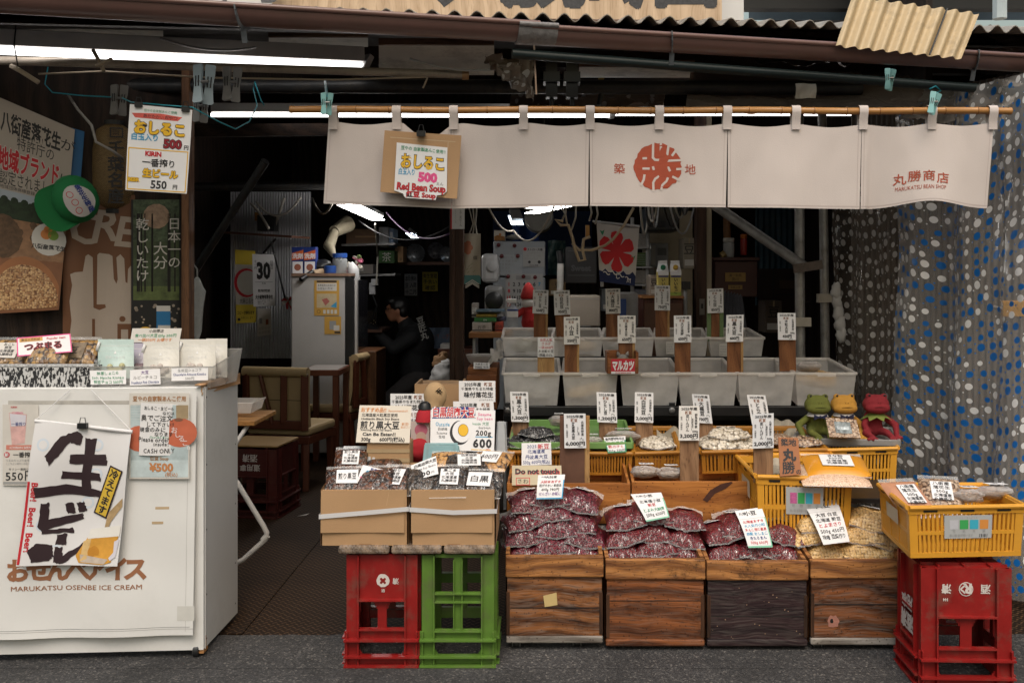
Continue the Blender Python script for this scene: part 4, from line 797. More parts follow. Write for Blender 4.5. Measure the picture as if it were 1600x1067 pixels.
mb.quad([a, c, bc, ba], ctm); mb.quad([a, c, (c.x+.015, c.y-.01, z1), (a.x-.01, a.y-.01, z1)], ctm); mb.quad([c, bc, (bc.x+.02, bc.y+.01, z1+.05), (c.x+.015, c.y-.01, z1)], ctm); mb.quad([ba, bc, (bc.x+.02, bc.y+.01, z1+.05), (ba.x-.01, ba.y+.01, z1+.05)], ctm); mb.quad([a, ba, (ba.x-.01, ba.y+.01, z1+.05), (a.x-.01, a.y-.01, z1)], ctm)
mb.tube([(a.x-.01, a.y-.01, z1), (c.x+.015, c.y-.01, z1), (bc.x+.02, bc.y+.01, z1+.05), (ba.x-.01, ba.y+.01, z1+.05)], .003, ctm, 6); mb.build('tray', ctray)
def pouch(x0, y0, x1, y1, Y, m, label, nut):
    S = SR(x0, y0, x1, y1, Y, tilt=.05, bend=lambda x, y: .03*max(0, y-.15)*math.sin(math.pi*x)); t = thing('sweet_pouch', label, 'pouch', S.pt(.5, 1), 'sweet pouches standing in the clear tray')
    mb = MB(); mb.sheet(S, m, 12, 12, .002); mb.rect(S, 0, .16, 1, .17, mat('zip_line', (.6, .6, .58), .5), 1); mb.rect(S, .05, .3, .95, .303, mat('zip_line'), 1); mb.poly(S, [(.5, .3), (.46, .38), (.54, .38)], white, 2); mb.text(S, '煎豆ショコラ', .5, .47, .08, white, w=.7)
    mb.tube([S.pt(-.02, .3, .003), S.pt(.06, .08, .006)], .006, white, 6); mb.build('bag', t, smooth=180)
    mb = MB(); r0 = random.Random(int(x0))
    for i in range(12): mb.blob(S.pt(.5+r0.uniform(-.22, .22), .8+r0.uniform(-.12, .1), .004), .012, nut, 8)
    mb.build('bean_window', t, smooth=180)
pm1, pm2, pm3 = mat('pouch_mint', (.42, .53, .5), .35, .06, bump=.2, bs=40), mat('pouch_lilac', (.36, .33, .4), .35, .06), mat('pouch_cream', (.56, .54, .49), .35, .05, bump=.2, bs=40)
nut1, nut2 = mat('matcha_nut', (.45, .43, .24), .5, .2), mat('choco_nut', (.5, .44, .4), .5, .15)
pouch(203, 536, 235, 590, 3.98, pm2, 'lilac sweet pouch half hidden between the mint and cream pouches', mat('lilac_nut', (.25, .18, .2), .5)); pouch(322, 529, 355, 590, 4.02, pm3, 'cream sweet pouch at the back right end of the clear tray', nut2)
pouch(153, 530, 209, 592, 3.9, pm1, 'mint green sweet pouch at the left end of the clear tray', nut1); pouch(224, 534, 280, 592, 3.9, pm3, 'cream sweet pouch in the middle of the clear tray', nut2); pouch(281, 530, 337, 592, 3.92, pm3, 'cream sweet pouch at the front right of the clear tray', nut2)
def hand(rows, mats, hs=None):
    def d(mb, S):
        n = len(rows)
        for i, t in enumerate(rows): mb.text(S, t, .5, (i+.55)/n*.94+.03, (hs[i] if hs else .78/n), mats[i % len(mats)], w=.9, jit=.06, bold=.01)
    return d
posterize('pouch_label', 'white handwritten matcha label in green on the clear tray', 'price label', SQ((142, 601, 3.81), (197, 600, 3.81), (197, 578, 3.82), (140, 579, 3.82)), paper, hand(['抹茶しょこら', 'Soft Matcha Kinako', '煎豆チョコ 500円'], [gink]))
posterize('pouch_label', 'white handwritten purple label in the middle of the clear tray', 'price label', SQ((203, 602, 3.81), (251, 600, 3.81), (250, 576, 3.82), (203, 578, 3.82)), paper, hand(['大豆', 'ルビーチョコ', 'Framboise Pink Chocolate'], [mat('purple_ink', (.2, .12, .3), .6, 0), gyink, nink]))
posterize('pouch_label', 'white handwritten chocolate label in blue at the right of the clear tray', 'price label', SQ((268, 595, 3.81), (325, 594, 3.81), (325, 573, 3.82), (268, 575, 3.82)), paper, hand(['生煎豆ショコラ', 'Chocolate Almond Kinako', '500円'], [gyink, nink]))
posterize('menu_card', 'pale card with lines of coloured handwriting standing behind the pouches', 'price card', SQ((203, 535, 4.08), (280, 535, 4.08), (284, 513, 4.1), (207, 513, 4.1)), paper2, hand(['小田原店', '食べ比べ大豆150g 500円', '一袋500円 お得です'], [ink, gink, oink]))

# ---------------------------------------------------------------- posters on the left partition
def lw(px, py, off=.02):                               # a point on the partition wall plane under a photo pixel
    d = Vector(((px-VX)/F, 1, -(py-VY)/F)); n = Vector((LW1.y-LW0.y, LW0.x-LW1.x, 0)).normalized()
    if n.y > 0: n = -n
    t = n.dot(LW0+n*off-Vector((0, 0, H)))/n.dot(d); return Vector((0, 0, H))+d*t
def LS(a, b, c, d, off=.02, bend=None): return Sheet(lw(*a, off), lw(*b, off), lw(*c, off), lw(*d, off), bend)
cbrown = mat('poster_brown', (.15, .06, .025), .5, .06, 4); cream = mat('poster_cream', (.42, .34, .28), .5, .04)
def d_cream(mb, S):
    def X(p): return [((x-100)/110, (y-305)/250) for x, y in p]
    for o in ([(111, 428), (118, 425), (130, 424), (134, 400), (138, 397), (145, 402), (146, 480), (155, 484), (165, 480), (164, 475), (151, 475), (152, 398), (155, 395), (170, 397), (175, 400), (177, 435), (181, 443), (183, 436), (181, 402), (187, 397), (193, 404), (195, 440), (198, 442), (199, 420), (203, 415), (208, 425), (208, 535), (109, 535), (113, 500), (110, 470), (114, 445)],):
        out = []
        for (a, b), (c, d) in zip(o, o[1:]+o[:1]):
            for k in range(3): out.append((a+(c-a)*k/3, b+(d-b)*k/3))
        mb.poly(S, X(out), cream, 2)
    mb.disc(S, .82, .77, .018, cbrown, 3); mb.rect(S, .4, .77, .44, .88, cbrown, 3); mb.rect(S, .75, .82, .8, .9, cbrown, 3); mb.rect(S, .9, .82, .95, .9, cbrown, 3); mb.rect(S, .75, .8, .95, .835, cbrown, 3)
    for t, x, y in (('I', -.1, .3), ('C', .28, .2), ('R', .6, .18), ('E', .86, .22)): mb.text(S, t, x+.03, y, .26, cream, bold=.02, skew=.1, rot=R(-6), lay=2)
posterize('ice_cream_poster', 'brown poster with dripping cream shapes and big letters behind the trays', 'poster', LS((98, 556), (211, 556), (211, 305), (98, 305), .015, bend=lambda x, y: .008*math.sin(x*9)), cbrown, d_cream, 20, 20)
gphoto = mat('forest_photo', (.05, .07, .03), .5, .8, 16)
def d_shii(mb, S):
    mb.rect(S, .04, 0, .96, .3, mat('leaf_photo', (.06, .085, .045), .5, .9, 40), 1); mb.rect(S, .04, .3, .96, .62, gphoto, 1); mb.rect(S, .04, .62, .96, .72, mat('grass_photo', (.1, .13, .04), .5, .6, 20), 1)
    r0 = random.Random(4)
    for i in range(9): x = r0.uniform(.05, .93); mb.rect(S, x, .1, x+.03, .66, dark, 2)
    for i in range(30): mb.disc(S, r0.uniform(.05, .95), r0.uniform(.74, .96), r0.uniform(.006, .014), mat('shroom', (.3, .24, .19), .6, .4, 30), 2, 8)
    mb.disc(S, .5, .12, .09, mat('shroom2', (.33, .22, .15), .6, .5, 30), 2, 14)
    mb.rect(S, .5, .76, .78, .99, mat('pack_blue', (.02, .16, .36), .5, .1), 3); mb.rect(S, .5, .76, .78, .8, paper2, 3.5); mb.rect(S, .53, .9, .78, .99, paper2, 3.5); mb.disc(S, .28, .97, .06, yink, 3); mb.disc(S, .28, .985, .045, paper2, 4); mb.text(S, '日', .62, .95, .06, ink, bold=.03, lay=4)
    for t, x, y, h in (('乾しいたけ', .22, .36, .092), ('大分', .58, .4, .1), ('日本一の', .86, .31, .092)): mb.text(S, t, x, y, h, paper2, vert=True, bold=.005, lay=4)
posterize('mushroom_poster', 'tall dark green forest poster with white vertical lettering beside the wooden post', 'poster', LS((205, 530), (283, 530), (283, 312), (205, 312), .03), black, d_shii)
def d_pea(mb, S):
    mb.rect(S, 0, 0, 1, .42, mat('poster_pale', (.42, .36, .31), .45, .06), 1)
    for mm, bd, ly in ((ink, .02, 2),): mb.text(S, '八街産落花生', .43, .1, .1, mm, bold=.03, w=.8, lay=ly); mb.text(S, 'が', .93, .1, .07, mm, lay=ly)
    mb.text(S, '特許庁の', .5, .18, .07, ink, w=.5); mb.text(S, '地域ブランド', .42, .275, .115, paper2, bold=.07, w=.85, lay=2); mb.text(S, '地域ブランド', .42, .275, .115, rink, bold=.035, w=.83, lay=3); mb.text(S, 'に', .93, .285, .06, ink); mb.text(S, '認定されました。', .45, .36, .075, ink, w=.85); mb.text(S, '地域団体商標登録 第5114702号', .45, .405, .02, ink)
    mb.rect(S, 0, .42, 1, .475, mat('photo_sky2', (.36, .4, .45), .5, .1), 1); mb.rect(S, 0, .475, 1, .56, mat('tree_photo', (.02, .035, .015), .6, .6, 40), 1); mb.rect(S, 0, .55, 1, .75, mat('field_photo', (.28, .15, .08), .6, .35, 25), 1); mb.rect(S, 0, .73, 1, 1, mat('table_photo', (.22, .09, .04), .5, .2), 1)
    r0 = random.Random(3)
    for i in range(9): mb.disc(S, r0.uniform(.05, .8), r0.uniform(.56, .64), .018, mat('heap_photo', (.12, .07, .04), .7, .5, 50), 2, 8)
    for i in range(22): mb.disc(S, i/21, .475+.012*math.sin(i*2.2), .018, mat('tree_photo'), 2, 9)
    mb.disc(S, .08, .64, .1, mat('heap_photo'), 3, jag=.1); cl = lambda rx, ry: [(min(.97, max(.0, .42+rx*math.cos(t))), min(.985, 1.0+ry*math.sin(t))) for t in [math.pi+math.pi*i/26 for i in range(27)]]
    mb.poly(S, cl(.62, .275), mat('bowl_photo', (.33, .13, .05), .4, .2), 2); mb.poly(S, cl(.57, .235), beans('peanut_photo', '#9a6a40', '#d4ac7a', '#6a4222', 110, 0, .3), 3)
    mb.disc(S, .76, .625, .085, paper2, 4); mb.disc(S, .71, .6, .026, oink, 5); mb.disc(S, .735, .575, .02, oink, 5); mb.disc(S, .82, .6, .026, mat('leaf_green', (.2, .33, .06), .6, 0), 5); mb.disc(S, .8, .575, .02, mat('leaf_green'), 5); mb.text(S, '八街産落花生', .76, .665, .028, ink, bold=.03, lay=5)
posterize('peanut_poster', 'large tilted peanut poster with bold red and black lettering at the far left', 'poster', LS((-6, 490), (92, 484), (117, 203), (-2, 152), .05, bend=lambda x, y: .006*math.sin(y*8)), paper2, d_pea, 12, 12)
posterize('blue_poster_edge', 'strip of a blue poster showing behind the right edge of the peanut poster', 'poster', LS((104, 330), (122, 330), (132, 206), (112, 200), .035), mat('poster_blue', (.01, .11, .28), .45, .1), lambda mb, S: None)
# wicker lantern, cap, umbrella
lan = thing('paper_lantern', 'brown woven lantern with black vertical brush lettering in the dark behind the menu sign', 'lantern', P(175, 330, 4.6)); lp = P(178, 262, 4.75); mb = MB(); hh = .2
m, nt, b, out = _nt('wicker'); tc = N(nt, 'TexCoord'); br = N(nt, 'TexBrick', Scale=55.0); br.inputs['Color1'].default_value = (.3, .19, .07, 1); br.inputs['Color2'].default_value = (.2, .12, .045, 1); br.inputs['Mortar'].default_value = (.05, .03, .012, 1); br.inputs['Mortar Size'].default_value = .05
mp = N(nt, 'Mapping'); mp.inputs['Rotation'].default_value = (R(90), 0, 0); nt.links.new(tc.outputs['Object'], mp.inputs[0]); nt.links.new(mp.outputs[0], br.inputs[0]); nt.links.new(br.outputs[0], b.inputs['Base Color']); b.inputs['Roughness'].default_value = .7
mb.lathe([(.05, -hh), (.085, -hh*.85), (.1, -hh*.4), (.102, 0), (.1, hh*.4), (.085, hh*.85), (.05, hh)], m, 22, lp)
S = Sheet(lp+Vector((.005, -.104, -.17)), lp+Vector((.09, -.075, -.17)), lp+Vector((.09, -.075, .14)), lp+Vector((.005, -.104, .14))); mb.text(S, '千葉名産', .5, .55, .24, ink, vert=True, bold=.02); mb.frame(S, .2, -.12, .85, .03, .02, ink, 2); mb.text(S, '両', .5, -.045, .1, ink, lay=2); mb.build('lantern_body', lan, smooth=50)
for z in (-hh-.02, hh): mb = MB(); mb.lathe([(.055, z), (.055, z+.02)], black, 20, lp); mb.build('rim', lan)
cap = thing('baseball_cap', 'green baseball cap with a white printed front panel hung on the posters', 'cap', lw(118, 352, .12)); cg = mat('cap_green', (.01, .16, .045), .8, .1, bump=.2, bs=300); cc = lw(118, 312, .14)
mb = MB(); n = 20; vs = []
for i in range(11):
    a = math.pi/2*i/10
    for k in range(n): t = 2*math.pi*k/n; vs.append(cc+Euler((R(8), R(-28), R(20))).to_matrix() @ Vector((.098*math.cos(t)*math.sin(a+.0001), -.1*math.cos(a)-.01, .115*math.sin(t)*math.sin(a+.0001)*(1.0 if math.sin(t) > 0 else .95))))
mb.add(vs, [(i*n+k, i*n+(k+1) % n, (i+1)*n+(k+1) % n, (i+1)*n+k) for i in range(10) for k in range(n)], cg); mb.build('crown', cap, smooth=180)
mb = MB(); M = Euler((R(8), R(-28), R(20))).to_matrix(); S = Sheet(*[cc+M @ Vector(v) for v in ((-.045, -.104, -.09), (.082, -.085, -.07), (.075, -.085, .055), (-.045, -.104, .08))], bend=lambda x, y: .02*math.sin(math.pi*x)*math.sin(math.pi*y)); pts = [(.5+.5*math.cos(2*math.pi*k/24), .5+.5*math.sin(2*math.pi*k/24)) for k in range(24)]
mb.poly(S, pts, mat('cap_white', (.5, .47, .46), .8, .05), 8)
for x, y in ((.3, .25), (.32, .5), (.3, .75)): mb.disc(S, x, y, .1, rink, 9, 12); mb.disc(S, x, y, .08, mat('cap_white'), 10, 12)
mb.text(S, '落花生特産', .68, .5, .19, nink, vert=True, bold=.04, lay=10); mb.build('front_panel', cap, smooth=180)
mb = MB(); mb.T = Matrix.Translation(cc) @ M.to_4x4(); vs = [(-.1-.07*math.sin(math.pi*k/12), .0+.01*math.sin(math.pi*k/12)-.03, .105*math.cos(math.pi*k/12)) for k in range(13)]+[(-.085*math.sin(math.pi*k/12)-.01, -.03, .1*math.cos(math.pi*k/12)) for k in range(13)]; mb.add(vs, [(k, k+1, 14+k, 13+k) for k in range(12)], cg); mb.build('brim', cap, smooth=180)
um = thing('folded_umbrella', 'folded clear plastic umbrella hanging beside the red wooden post', 'umbrella', P(307, 540, 4.9)); up_ = P(308, 455, 4.95); mb = MB()
mb.lathe([(.006, -.25), (.022, -.2), (.03, -.08), (.042, 0), (.03, .02), (.014, .06), (.006, .07)], film('umbrella_film', (.9, .92, .92), .35, .15, .8, 40), 14, up_); mb.build('canopy', um, smooth=60)
mb = MB(); mb.tube([up_+Vector((0, 0, .06)), up_+Vector((0, 0, .11)), up_+Vector((-.015, 0, .13)), up_+Vector((-.02, 0, .11))], .005, steel); mb.build('handle', um)
# hanging menu sign
MS = SQ((196, 297, 4.05), (292, 303, 4.05), (300, 172, 4.05), (203, 163, 4.05), bend=lambda x, y: .004*math.sin(x*4+y*3))
ms = thing('hanging_menu_sign', 'laminated handwritten menu sign offering 500 and 550 yen items hung by clips', 'menu sign', MS.pt(.5, 1)); mb = MB(); mb.sheet(MS, paper, 8, 10, .001)
mb.text(MS, '豆やの自家製あんこ使用', .5, .055, .035, gink, w=.8, jit=.05); mb.poly(MS, [(.04, .1), (.5, .08), (.85, .1), (.78, .15), (.1, .15)], mat('red_smear', (.6, .1, .08), .5, .3, 60), 1); mb.text(MS, 'あたたかいおやつ', .5, .12, .05, ink, w=.6, jit=.06)
def outl(mb, S, t, x, y, h, m, o=ink, w=None, jit=0, b=.055): mb.text(S, t, x, y, h, o, bold=b+.045, w=w, lay=2); mb.text(S, t, x, y, h, m, bold=b, w=w and w*.985, lay=3)
outl(mb, MS, 'おしるこ', .5, .255, .165, yink, w=.82); mb.text(MS, '白玉入り', .27, .37, .085, bink, bold=.03, w=.42); outl(mb, MS, '500', .72, .42, .14, mat('dark_red', (.25, .01, .02), .5, 0), w=.35, b=.04); mb.text(MS, '円', .94, .455, .06, ink, bold=.03)
mb.frame(MS, .02, .5, .98, .99, .012, yink); mb.text(MS, 'KIRIN', .42, .555, .075, rink, bold=.05, w=.36); mb.text(MS, '一番搾り', .52, .66, .1, ink, bold=.02, w=.62, jit=.03); outl(mb, MS, '生ビール', .55, .785, .105, yink, w=.66); outl(mb, MS, 'BEER', .13, .87, .06, yink, w=.24); mb.text(MS, '550', .53, .91, .13, ink, bold=.03, w=.36); mb.text(MS, '円', .8, .93, .06, ink, bold=.03); mb.build('card', ms, smooth=180)
for x in (.15, .9):
    mb = MB(); p = MS.pt(x, .0, .004); mb.box(p, (.03, .012, .02), black); mb.tube([p+Vector((-.012, 0, .01)), p+Vector((-.008, 0, .03)), p+Vector((.008, 0, .03)), p+Vector((.012, 0, .01))], .002, black); mb.build('binder_clip', ms)
# clothes pegs and wires
def peg(px, py, Y, ln, m, label, tilt=0, twin=True):
    t = thing('clothes_peg', label, 'clothes peg', P(px, py, Y)); p = P(px, py, Y); k = ln/.1
    for sg, nm in ((-1, 'jaw'), (1, 'jaw')):
        mb = MB(); mb.T = Matrix.Translation(p) @ Euler((R(8*sg), tilt+R(5*sg), R(15*sg))).to_matrix().to_4x4() @ Matrix.Scale(k, 4)
        o = sg*.012
        pr = [(.011, .05), (.013, .045), (.012, .02), (.009, .0), (.011, -.02), (.014, -.048), (.010, -.052)]
        vs = [(o+x2*s3, o*.7+yy, z) for yy in (-.004, .004) for x2, z in pr for s3 in (-1, 1)]; n = len(pr)*2
        fs = [(2*i, 2*i+2, 2*i+3, 2*i+1) for i in range(len(pr)-1)]; fs += [tuple(x+n for x in f[::-1]) for f in fs]
        loop = [2*i for i in range(len(pr))]+[2*i+1 for i in range(len(pr)-1, -1, -1)]; fs += [(loop[i], loop[(i+1) % len(loop)], loop[(i+1) % len(loop)]+n, loop[i]+n) for i in range(len(loop))]
        mb.add(vs, fs, m); mb.box((o-.004, o*.7-.0045, .005), (.003, .002, .028), black); mb.box((o+.004, o*.7-.0045, .005), (.003, .002, .028), black); mb.build(nm, t)
    mb = MB(); mb.T = Matrix.Translation(p) @ Matrix.Scale(k, 4); mb.tube([(-.014, -.006, .004), (.014, -.006, .004)], .0045, steel, 8); mb.build('spring', t)
pegb, pegc, pegt = mat('peg_blue_grey', (.33, .41, .46), .35, .1), milky('peg_clear', (.35, .34, .33), .75, .2), mat('peg_teal', (.22, .45, .45), .4, .12)
peg(319, 131, 4.1, .16, pegb, 'large pale blue clothes peg clipped on the beige pipe'); peg(363, 131, 4.2, .145, pegc, 'clear grey clothes peg clipped on the beige pipe beside the pale blue one'); peg(186, 156, 4.3, .13, pegc, 'clear grey clothes peg hanging left of the menu sign'); peg(314, 168, 4.15, .12, pegc, 'clear grey clothes peg at the right top corner of the menu sign')
peg(511, 162, 4.12, .09, pegt, 'teal clothes peg gripping the left end of the shop curtain'); peg(1391, 124, 4.45, .095, pegt, 'teal clothes peg hanging on the black pole', R(5)); peg(1460, 161, 4.12, .09, pegt, 'teal clothes peg gripping the curtain near its right end', R(14))
blue = mat('blue_wire', (.02, .28, .36), .4, 0); cord = mat('pale_cord', (.4, .37, .32), .7, .1); tw = mat('twine', (.45, .37, .28), .8, .1)
mb = MB(); pts = [P(*q) for q in ((75, 105, 4.55), (70, 132, 4.55), (82, 145, 4.55), (130, 150, 4.5), (190, 153, 4.3), (205, 160, 4.15), (260, 165, 4.06), (300, 168, 4.06), (345, 192, 4.2), (368, 202, 4.3), (390, 190, 4.4), (402, 165, 4.5), (396, 140, 4.6), (398, 128, 4.6), (408, 158, 4.6), (413, 165, 4.6))]
mb.tube(pts, .0028, blue, 6); mb.build('blue_wire', label='thin blue wire looping along the pipe and holding up the menu sign', cat='wire', smooth=180); mb = MB(); mb.tube([P(508, 128, 4.5), P(511, 150, 4.2)], .006, blue, 6); mb.build('blue_string', label='short blue string above the teal peg at the left end of the curtain', cat='string'); mb = MB(); mb.tube([P(1452, 140, 4.5), P(1462, 135, 4.5), P(1470, 142, 4.5), P(1455, 150, 4.5), P(1462, 160, 4.3)], .004, blue, 6); mb.build('blue_wire', label='knotted blue wire above the teal peg near the right end of the curtain', cat='wire', smooth=180)
mb = MB(); mb.tube([P(106, 148, 4.6), P(122, 172, 4.5), P(143, 196, 4.4), (P(150, 222, 4.4)), P(176, 236, 4.4), P(192, 248, 4.5)], .006, mat('pale_cable', (.3, .28, .26), .5), 8); mb.build('cable', label='pale grey cable drooping from the scaffold pipe towards the lantern', cat='cable', smooth=180)
mb = MB(); mb.tube([P(*q) for q in ((60, 116, 4.35), (160, 112, 4.38), (330, 122, 4.4), (520, 125, 4.45), (660, 121, 4.45), (668, 122, 4.45), (661, 138, 4.44))], .004, tw, 6); mb.tube([P(145, 78, 4.22), P(155, 96, 4.22), P(162, 112, 4.22)], .009, tw, 6); mb.tube([P(175, 92, 4.2), P(150, 104, 4.2)], .007, tw, 6); mb.tube([P(18, 104, 4.2), P(30, 110, 4.15), P(60, 129, 4.15)], .011, tw, 6)
mb.tube([P(25, 40, 4.2), P(22, 70, 4.2), P(28, 104, 4.2)], .003, black, 6); mb.build('twine', label='pale twine tied along the beige pipe with loose knotted ends', cat='twine', smooth=180)

# ---------------------------------------------------------------- inside, left: calendar, fridge, chair, beer crates
dkw = mat('shelf_wood', (.11, .05, .03), .6, .3, 8)
mb = MB(); a, b = P(362, 364, 8.7), P(470, 371, 8.5); mb.bar(a, b, .3, .02, dkw); mb.tube([P(430, 374, 8.4), P(412, 395, 8.86)], .01, dark, 6); mb.build('wall_shelf', label='narrow brown shelf on the white corrugated wall', cat='shelf')
mb = MB(); mb.pbox(402, 336, 428, 361, 8.5, .15, black); mb.pbox(398, 332, 406, 345, 8.52, .08, mat('amber', (.4, .2, .05), .4)); mb.build('radio', label='small black radio on the wall shelf above the daily calendar', cat='radio')
mb = MB(); mb.tube(arc(P(392, 318, 8.5), P(420, 358, 8.4), -.02), .012, cord, 6); mb.tube(arc(P(400, 315, 8.5), P(470, 308, 8.4), .14), .01, cord, 6); mb.tube([P(444, 310, 8.5), P(428, 358, 8.6)], .014, cord, 6); mb.tube(arc(P(488, 310, 8), P(520, 316, 7), .1), .009, cord, 6); mb.build('power_cable', label='white power cables looping over the corrugated wall above the shelf', cat='cable', smooth=180)
def d_cal(mb, S):
    mb.text(S, '30', .5, .3, .42, ink, bold=.05, w=.62, wmin=1); mb.text(S, '十一月', .14, .2, .06, ink, vert=True); mb.text(S, '日曜日', .86, .2, .06, ink, vert=True); mb.rect(S, .1, .53, .9, .535, ink); mb.text(S, '先負', .5, .56, .04, ink)
    mb.text(S, '乾物問屋', .5, .7, .06, ink, bold=.01); mb.text(S, '大分産物有限会社', .5, .82, .085, ink, w=.8, bold=.04); mb.scrawl(S, .2, .87, .85, .97, ['大分市金池町一丁目', '電話五三二局', '五三一二番'], ink, 0)
posterize('daily_calendar', 'white daily calendar page with a large black 30 on the inner wall', 'calendar', SQ((396, 479, 8.4), (430, 478, 8.4), (429, 398, 8.4), (394, 397, 8.4)), paper, d_cal)
def d_ylw(mb, S):
    mb.rect(S, 0, .2, 1, .75, mat('wall_poster_white', (.5, .47, .42), .7, .1), 1); mb.disc(S, .55, .45, .17, rink, 2, ry=.2); mb.disc(S, .62, .45, .15, mat('wall_poster_white'), 3, ry=.17); mb.text(S, '大麻じるせ', .55, .7, .08, ink, lay=4, w=.7)
    mb.text(S, 'コピーク待ちます', .5, .86, .05, ink, bold=.02, w=.85); mb.text(S, 'お待たせします', .55, .93, .035, ink, w=.6); mb.disc(S, .15, .95, .02, ink, 2)
posterize('yellow_wall_poster', 'yellow and white wall poster with a red arc behind the daily calendar', 'poster', SQ((369, 505, 8.55), (400, 504, 8.55), (399, 392, 8.6), (367, 390, 8.6)), mat('poster_yellow', (.6, .45, .05), .6, .08), d_ylw)
posterize('wall_leaflet', 'small pale leaflet pinned under the daily calendar', 'leaflet', SQ((402, 526, 8.6), (424, 523, 8.6), (424, 482, 8.6), (402, 482, 8.6)), paper2, lambda mb, S: [mb.rect(S, .15, .35, .35, .55, gyink), mb.rect(S, .6, .4, .8, .6, mat('leaflet_red', (.3, .1, .06), .6)), mb.scrawl(S, .1, .65, .9, .95, ['お知らせ', '年末営業'], gyink, 0)])
mb = MB(); mb.tube([P(424, 378, 8.3), P(446, 468, 8.2)], .008, black); mb.build('ribbon_string', label='dark string slanting from the wall shelf to the red and white ribbon', cat='string')
mb = MB(); rw = mat('ribbon_red', (.55, .06, .07), .6, .2); p = P(451, 470, 8.2)
for k in range(7): q = Vector((math.cos(k*.9)*.04, -.02, math.sin(k*.9)*.03)); mb.tube([p, p+q, p+q*1.6+Vector((.01, 0, -.02))], [.006, .014, .008], rw if k % 2 else paper, 6)
mb.tube([p, p+Vector((.03, 0, -.08)), p+Vector((.05, 0, -.11))], .01, rw, 6); mb.build('ribbon', label='red and white ribbon bow hanging left of the fridge', cat='ribbon', smooth=180)
fri = thing('fridge', 'white drinks fridge seen from its plain side with yellow notices inside the shop', 'fridge', P(505, 640, 8.4)); fy = 7.9; z0, z1 = .05, P(0, 430, fy).z; fx0, fx1, fx2 = P(455, 0, fy).x, P(539, 0, fy).x, P(560, 0, fy+.2).x
fm_ = mat('fridge_white', (.42, .4, .385), .5, .05, 3, dirt=.12); mb = MB(); mb.bb(fx0, fx1, fy, fy+.7, z0, z1, fm_); mb.build('body', fri, bevel=.008)
mb = MB(); mb.bb(fx1+.002, fx2, fy+.03, fy+.65, z0+.1, z1-.04, mat('fridge_glass', (.02, .02, .025), .1, .1)); mb.bb(fx2+.001, fx2+.02, fy+.03, fy+.08, z0+.1, z1-.04, fm_); mb.bb(fx1+.002, fx2-.005, fy+.0, fy+.027, z0+.1, z1-.02, black); mb.build('glass_door', fri)
def d_yn(mb, S):
    mb.rect(S, .1, .08, .9, .3, paper2); mb.rect(S, .1, .01, .9, .06, ink); mb.scrawl(S, .14, .1, .86, .28, ['食券販売のお知らせ', 'お支払い方法'], ink, 0); mb.rect(S, .1, .38, .9, .78, mat('map_tan', (.5, .4, .25), .7, .2, 20)); mb.poly(S, [(.3, .55), (.5, .5), (.62, .6), (.45, .72)], mat('map_red', (.4, .12, .1), .7), 2); mb.poly(S, [(.65, .75), (.9, .6), (.9, .78)], bink, 2)
    for k in range(4): mb.rect(S, .36+.15*k, .84, .46+.15*k, .95, paper2)
    mb.disc(S, .18, .89, .05, ink, 2); mb.disc(S, .18, .89, .04, mat('poster_yellow2', (.55, .31, .06), .6, .08), 3)
posterize('yellow_notice', 'orange yellow notice with a map on the side of the fridge', 'notice', SR(491, 438, 530, 493, fy-.004), mat('poster_yellow2', (.55, .31, .06), .6, .08), d_yn)
posterize('yellow_leaflet', 'small orange leaflet below the map notice on the fridge side', 'leaflet', SR(507, 494.5, 533, 522, fy-.004), mat('poster_yellow2'), lambda mb, S: [mb.rect(S, .3, .25, .7, .75, gyink), mb.rect(S, .55, .5, .9, .8, paper2, 2), mb.rect(S, .6, .85, .95, .95, ink)])
mb = MB(); mb.pbox(455, 427, 545, 431.5, fy-.02, .4, mat('box_brown', (.2, .12, .08), .8, .2)); mb.build('flattened_box', label='flattened brown box lying on top of the fridge', cat='box')
def detergent(px, label):
    mb = MB(); mb.pbox(px-9, 386, px+9, 430, 8.0, .09, mat('det_navy', (.01, .03, .17), .5)); S = SR(px-9, 386, px+9, 430, 7.998); mb.poly(S, [(0, .22), (1, .1), (1, .42), (0, .48)], mat('det_orange', (.6, .12, .03), .5), 1); mb.rect(S, .05, .52, .95, .98, paper); mb.text(S, '洗剤', .5, .32, .2, paper, bold=.03, lay=2); mb.disc(S, .5, .72, .12, mat('leaflet_red'), 2); mb.build('detergent_box', label=label, cat='box', group='detergent boxes on the fridge')
detergent(465, 'navy and orange detergent box at the left edge of the fridge top'); detergent(484, 'navy and orange detergent box second from the left on the fridge top')
def jar(px, y0, y1, Y, r, body, capm, label, name='jar', cat='jar'):
    t = thing(name, label, cat, P(px, y1, Y)); z0, z1 = P(px, y1, Y).z, P(px, y0, Y).z; c = P(px, y1, Y); hgt = z1-z0; mb = MB(); mb.lathe([(r*.9, .001), (r, .01), (r, hgt*.72), (r*.8, hgt*.78)], body, 16, c); mb.build('body', t, smooth=50)
    mb = MB(); mb.lathe([(r*.92, hgt*.78+.001), (r*1.0, hgt*.8), (r*1.0, hgt*.99), (r*.9, hgt)], capm, 16, c); mb.build('lid', t, smooth=50)
jar(531, 396, 428, 8.05, .06, milky('jar_clear', (.4, .42, .42), .5), mat('lid_blue', (.015, .06, .25), .45, .1), 'clear jar with a wide blue lid on the fridge')
mb = MB(); p = P(500, 415, 8.1); mb.blob(p, (.1, .08, .05), black, 14, nz=.3); mb.build('dark_bag', label='crumpled black bag on the fridge behind the detergent boxes', cat='bag', smooth=180)
mb = MB(); mb.lathe([(.045, 0), (.05, .01), (.05, .06), (.04, .065)], mat('lid_blue'), 16, P(516, 428, 8.0)); mb.build('blue_cup', label='small dark blue cup on the fridge beside the clear jar', cat='cup', smooth=50)
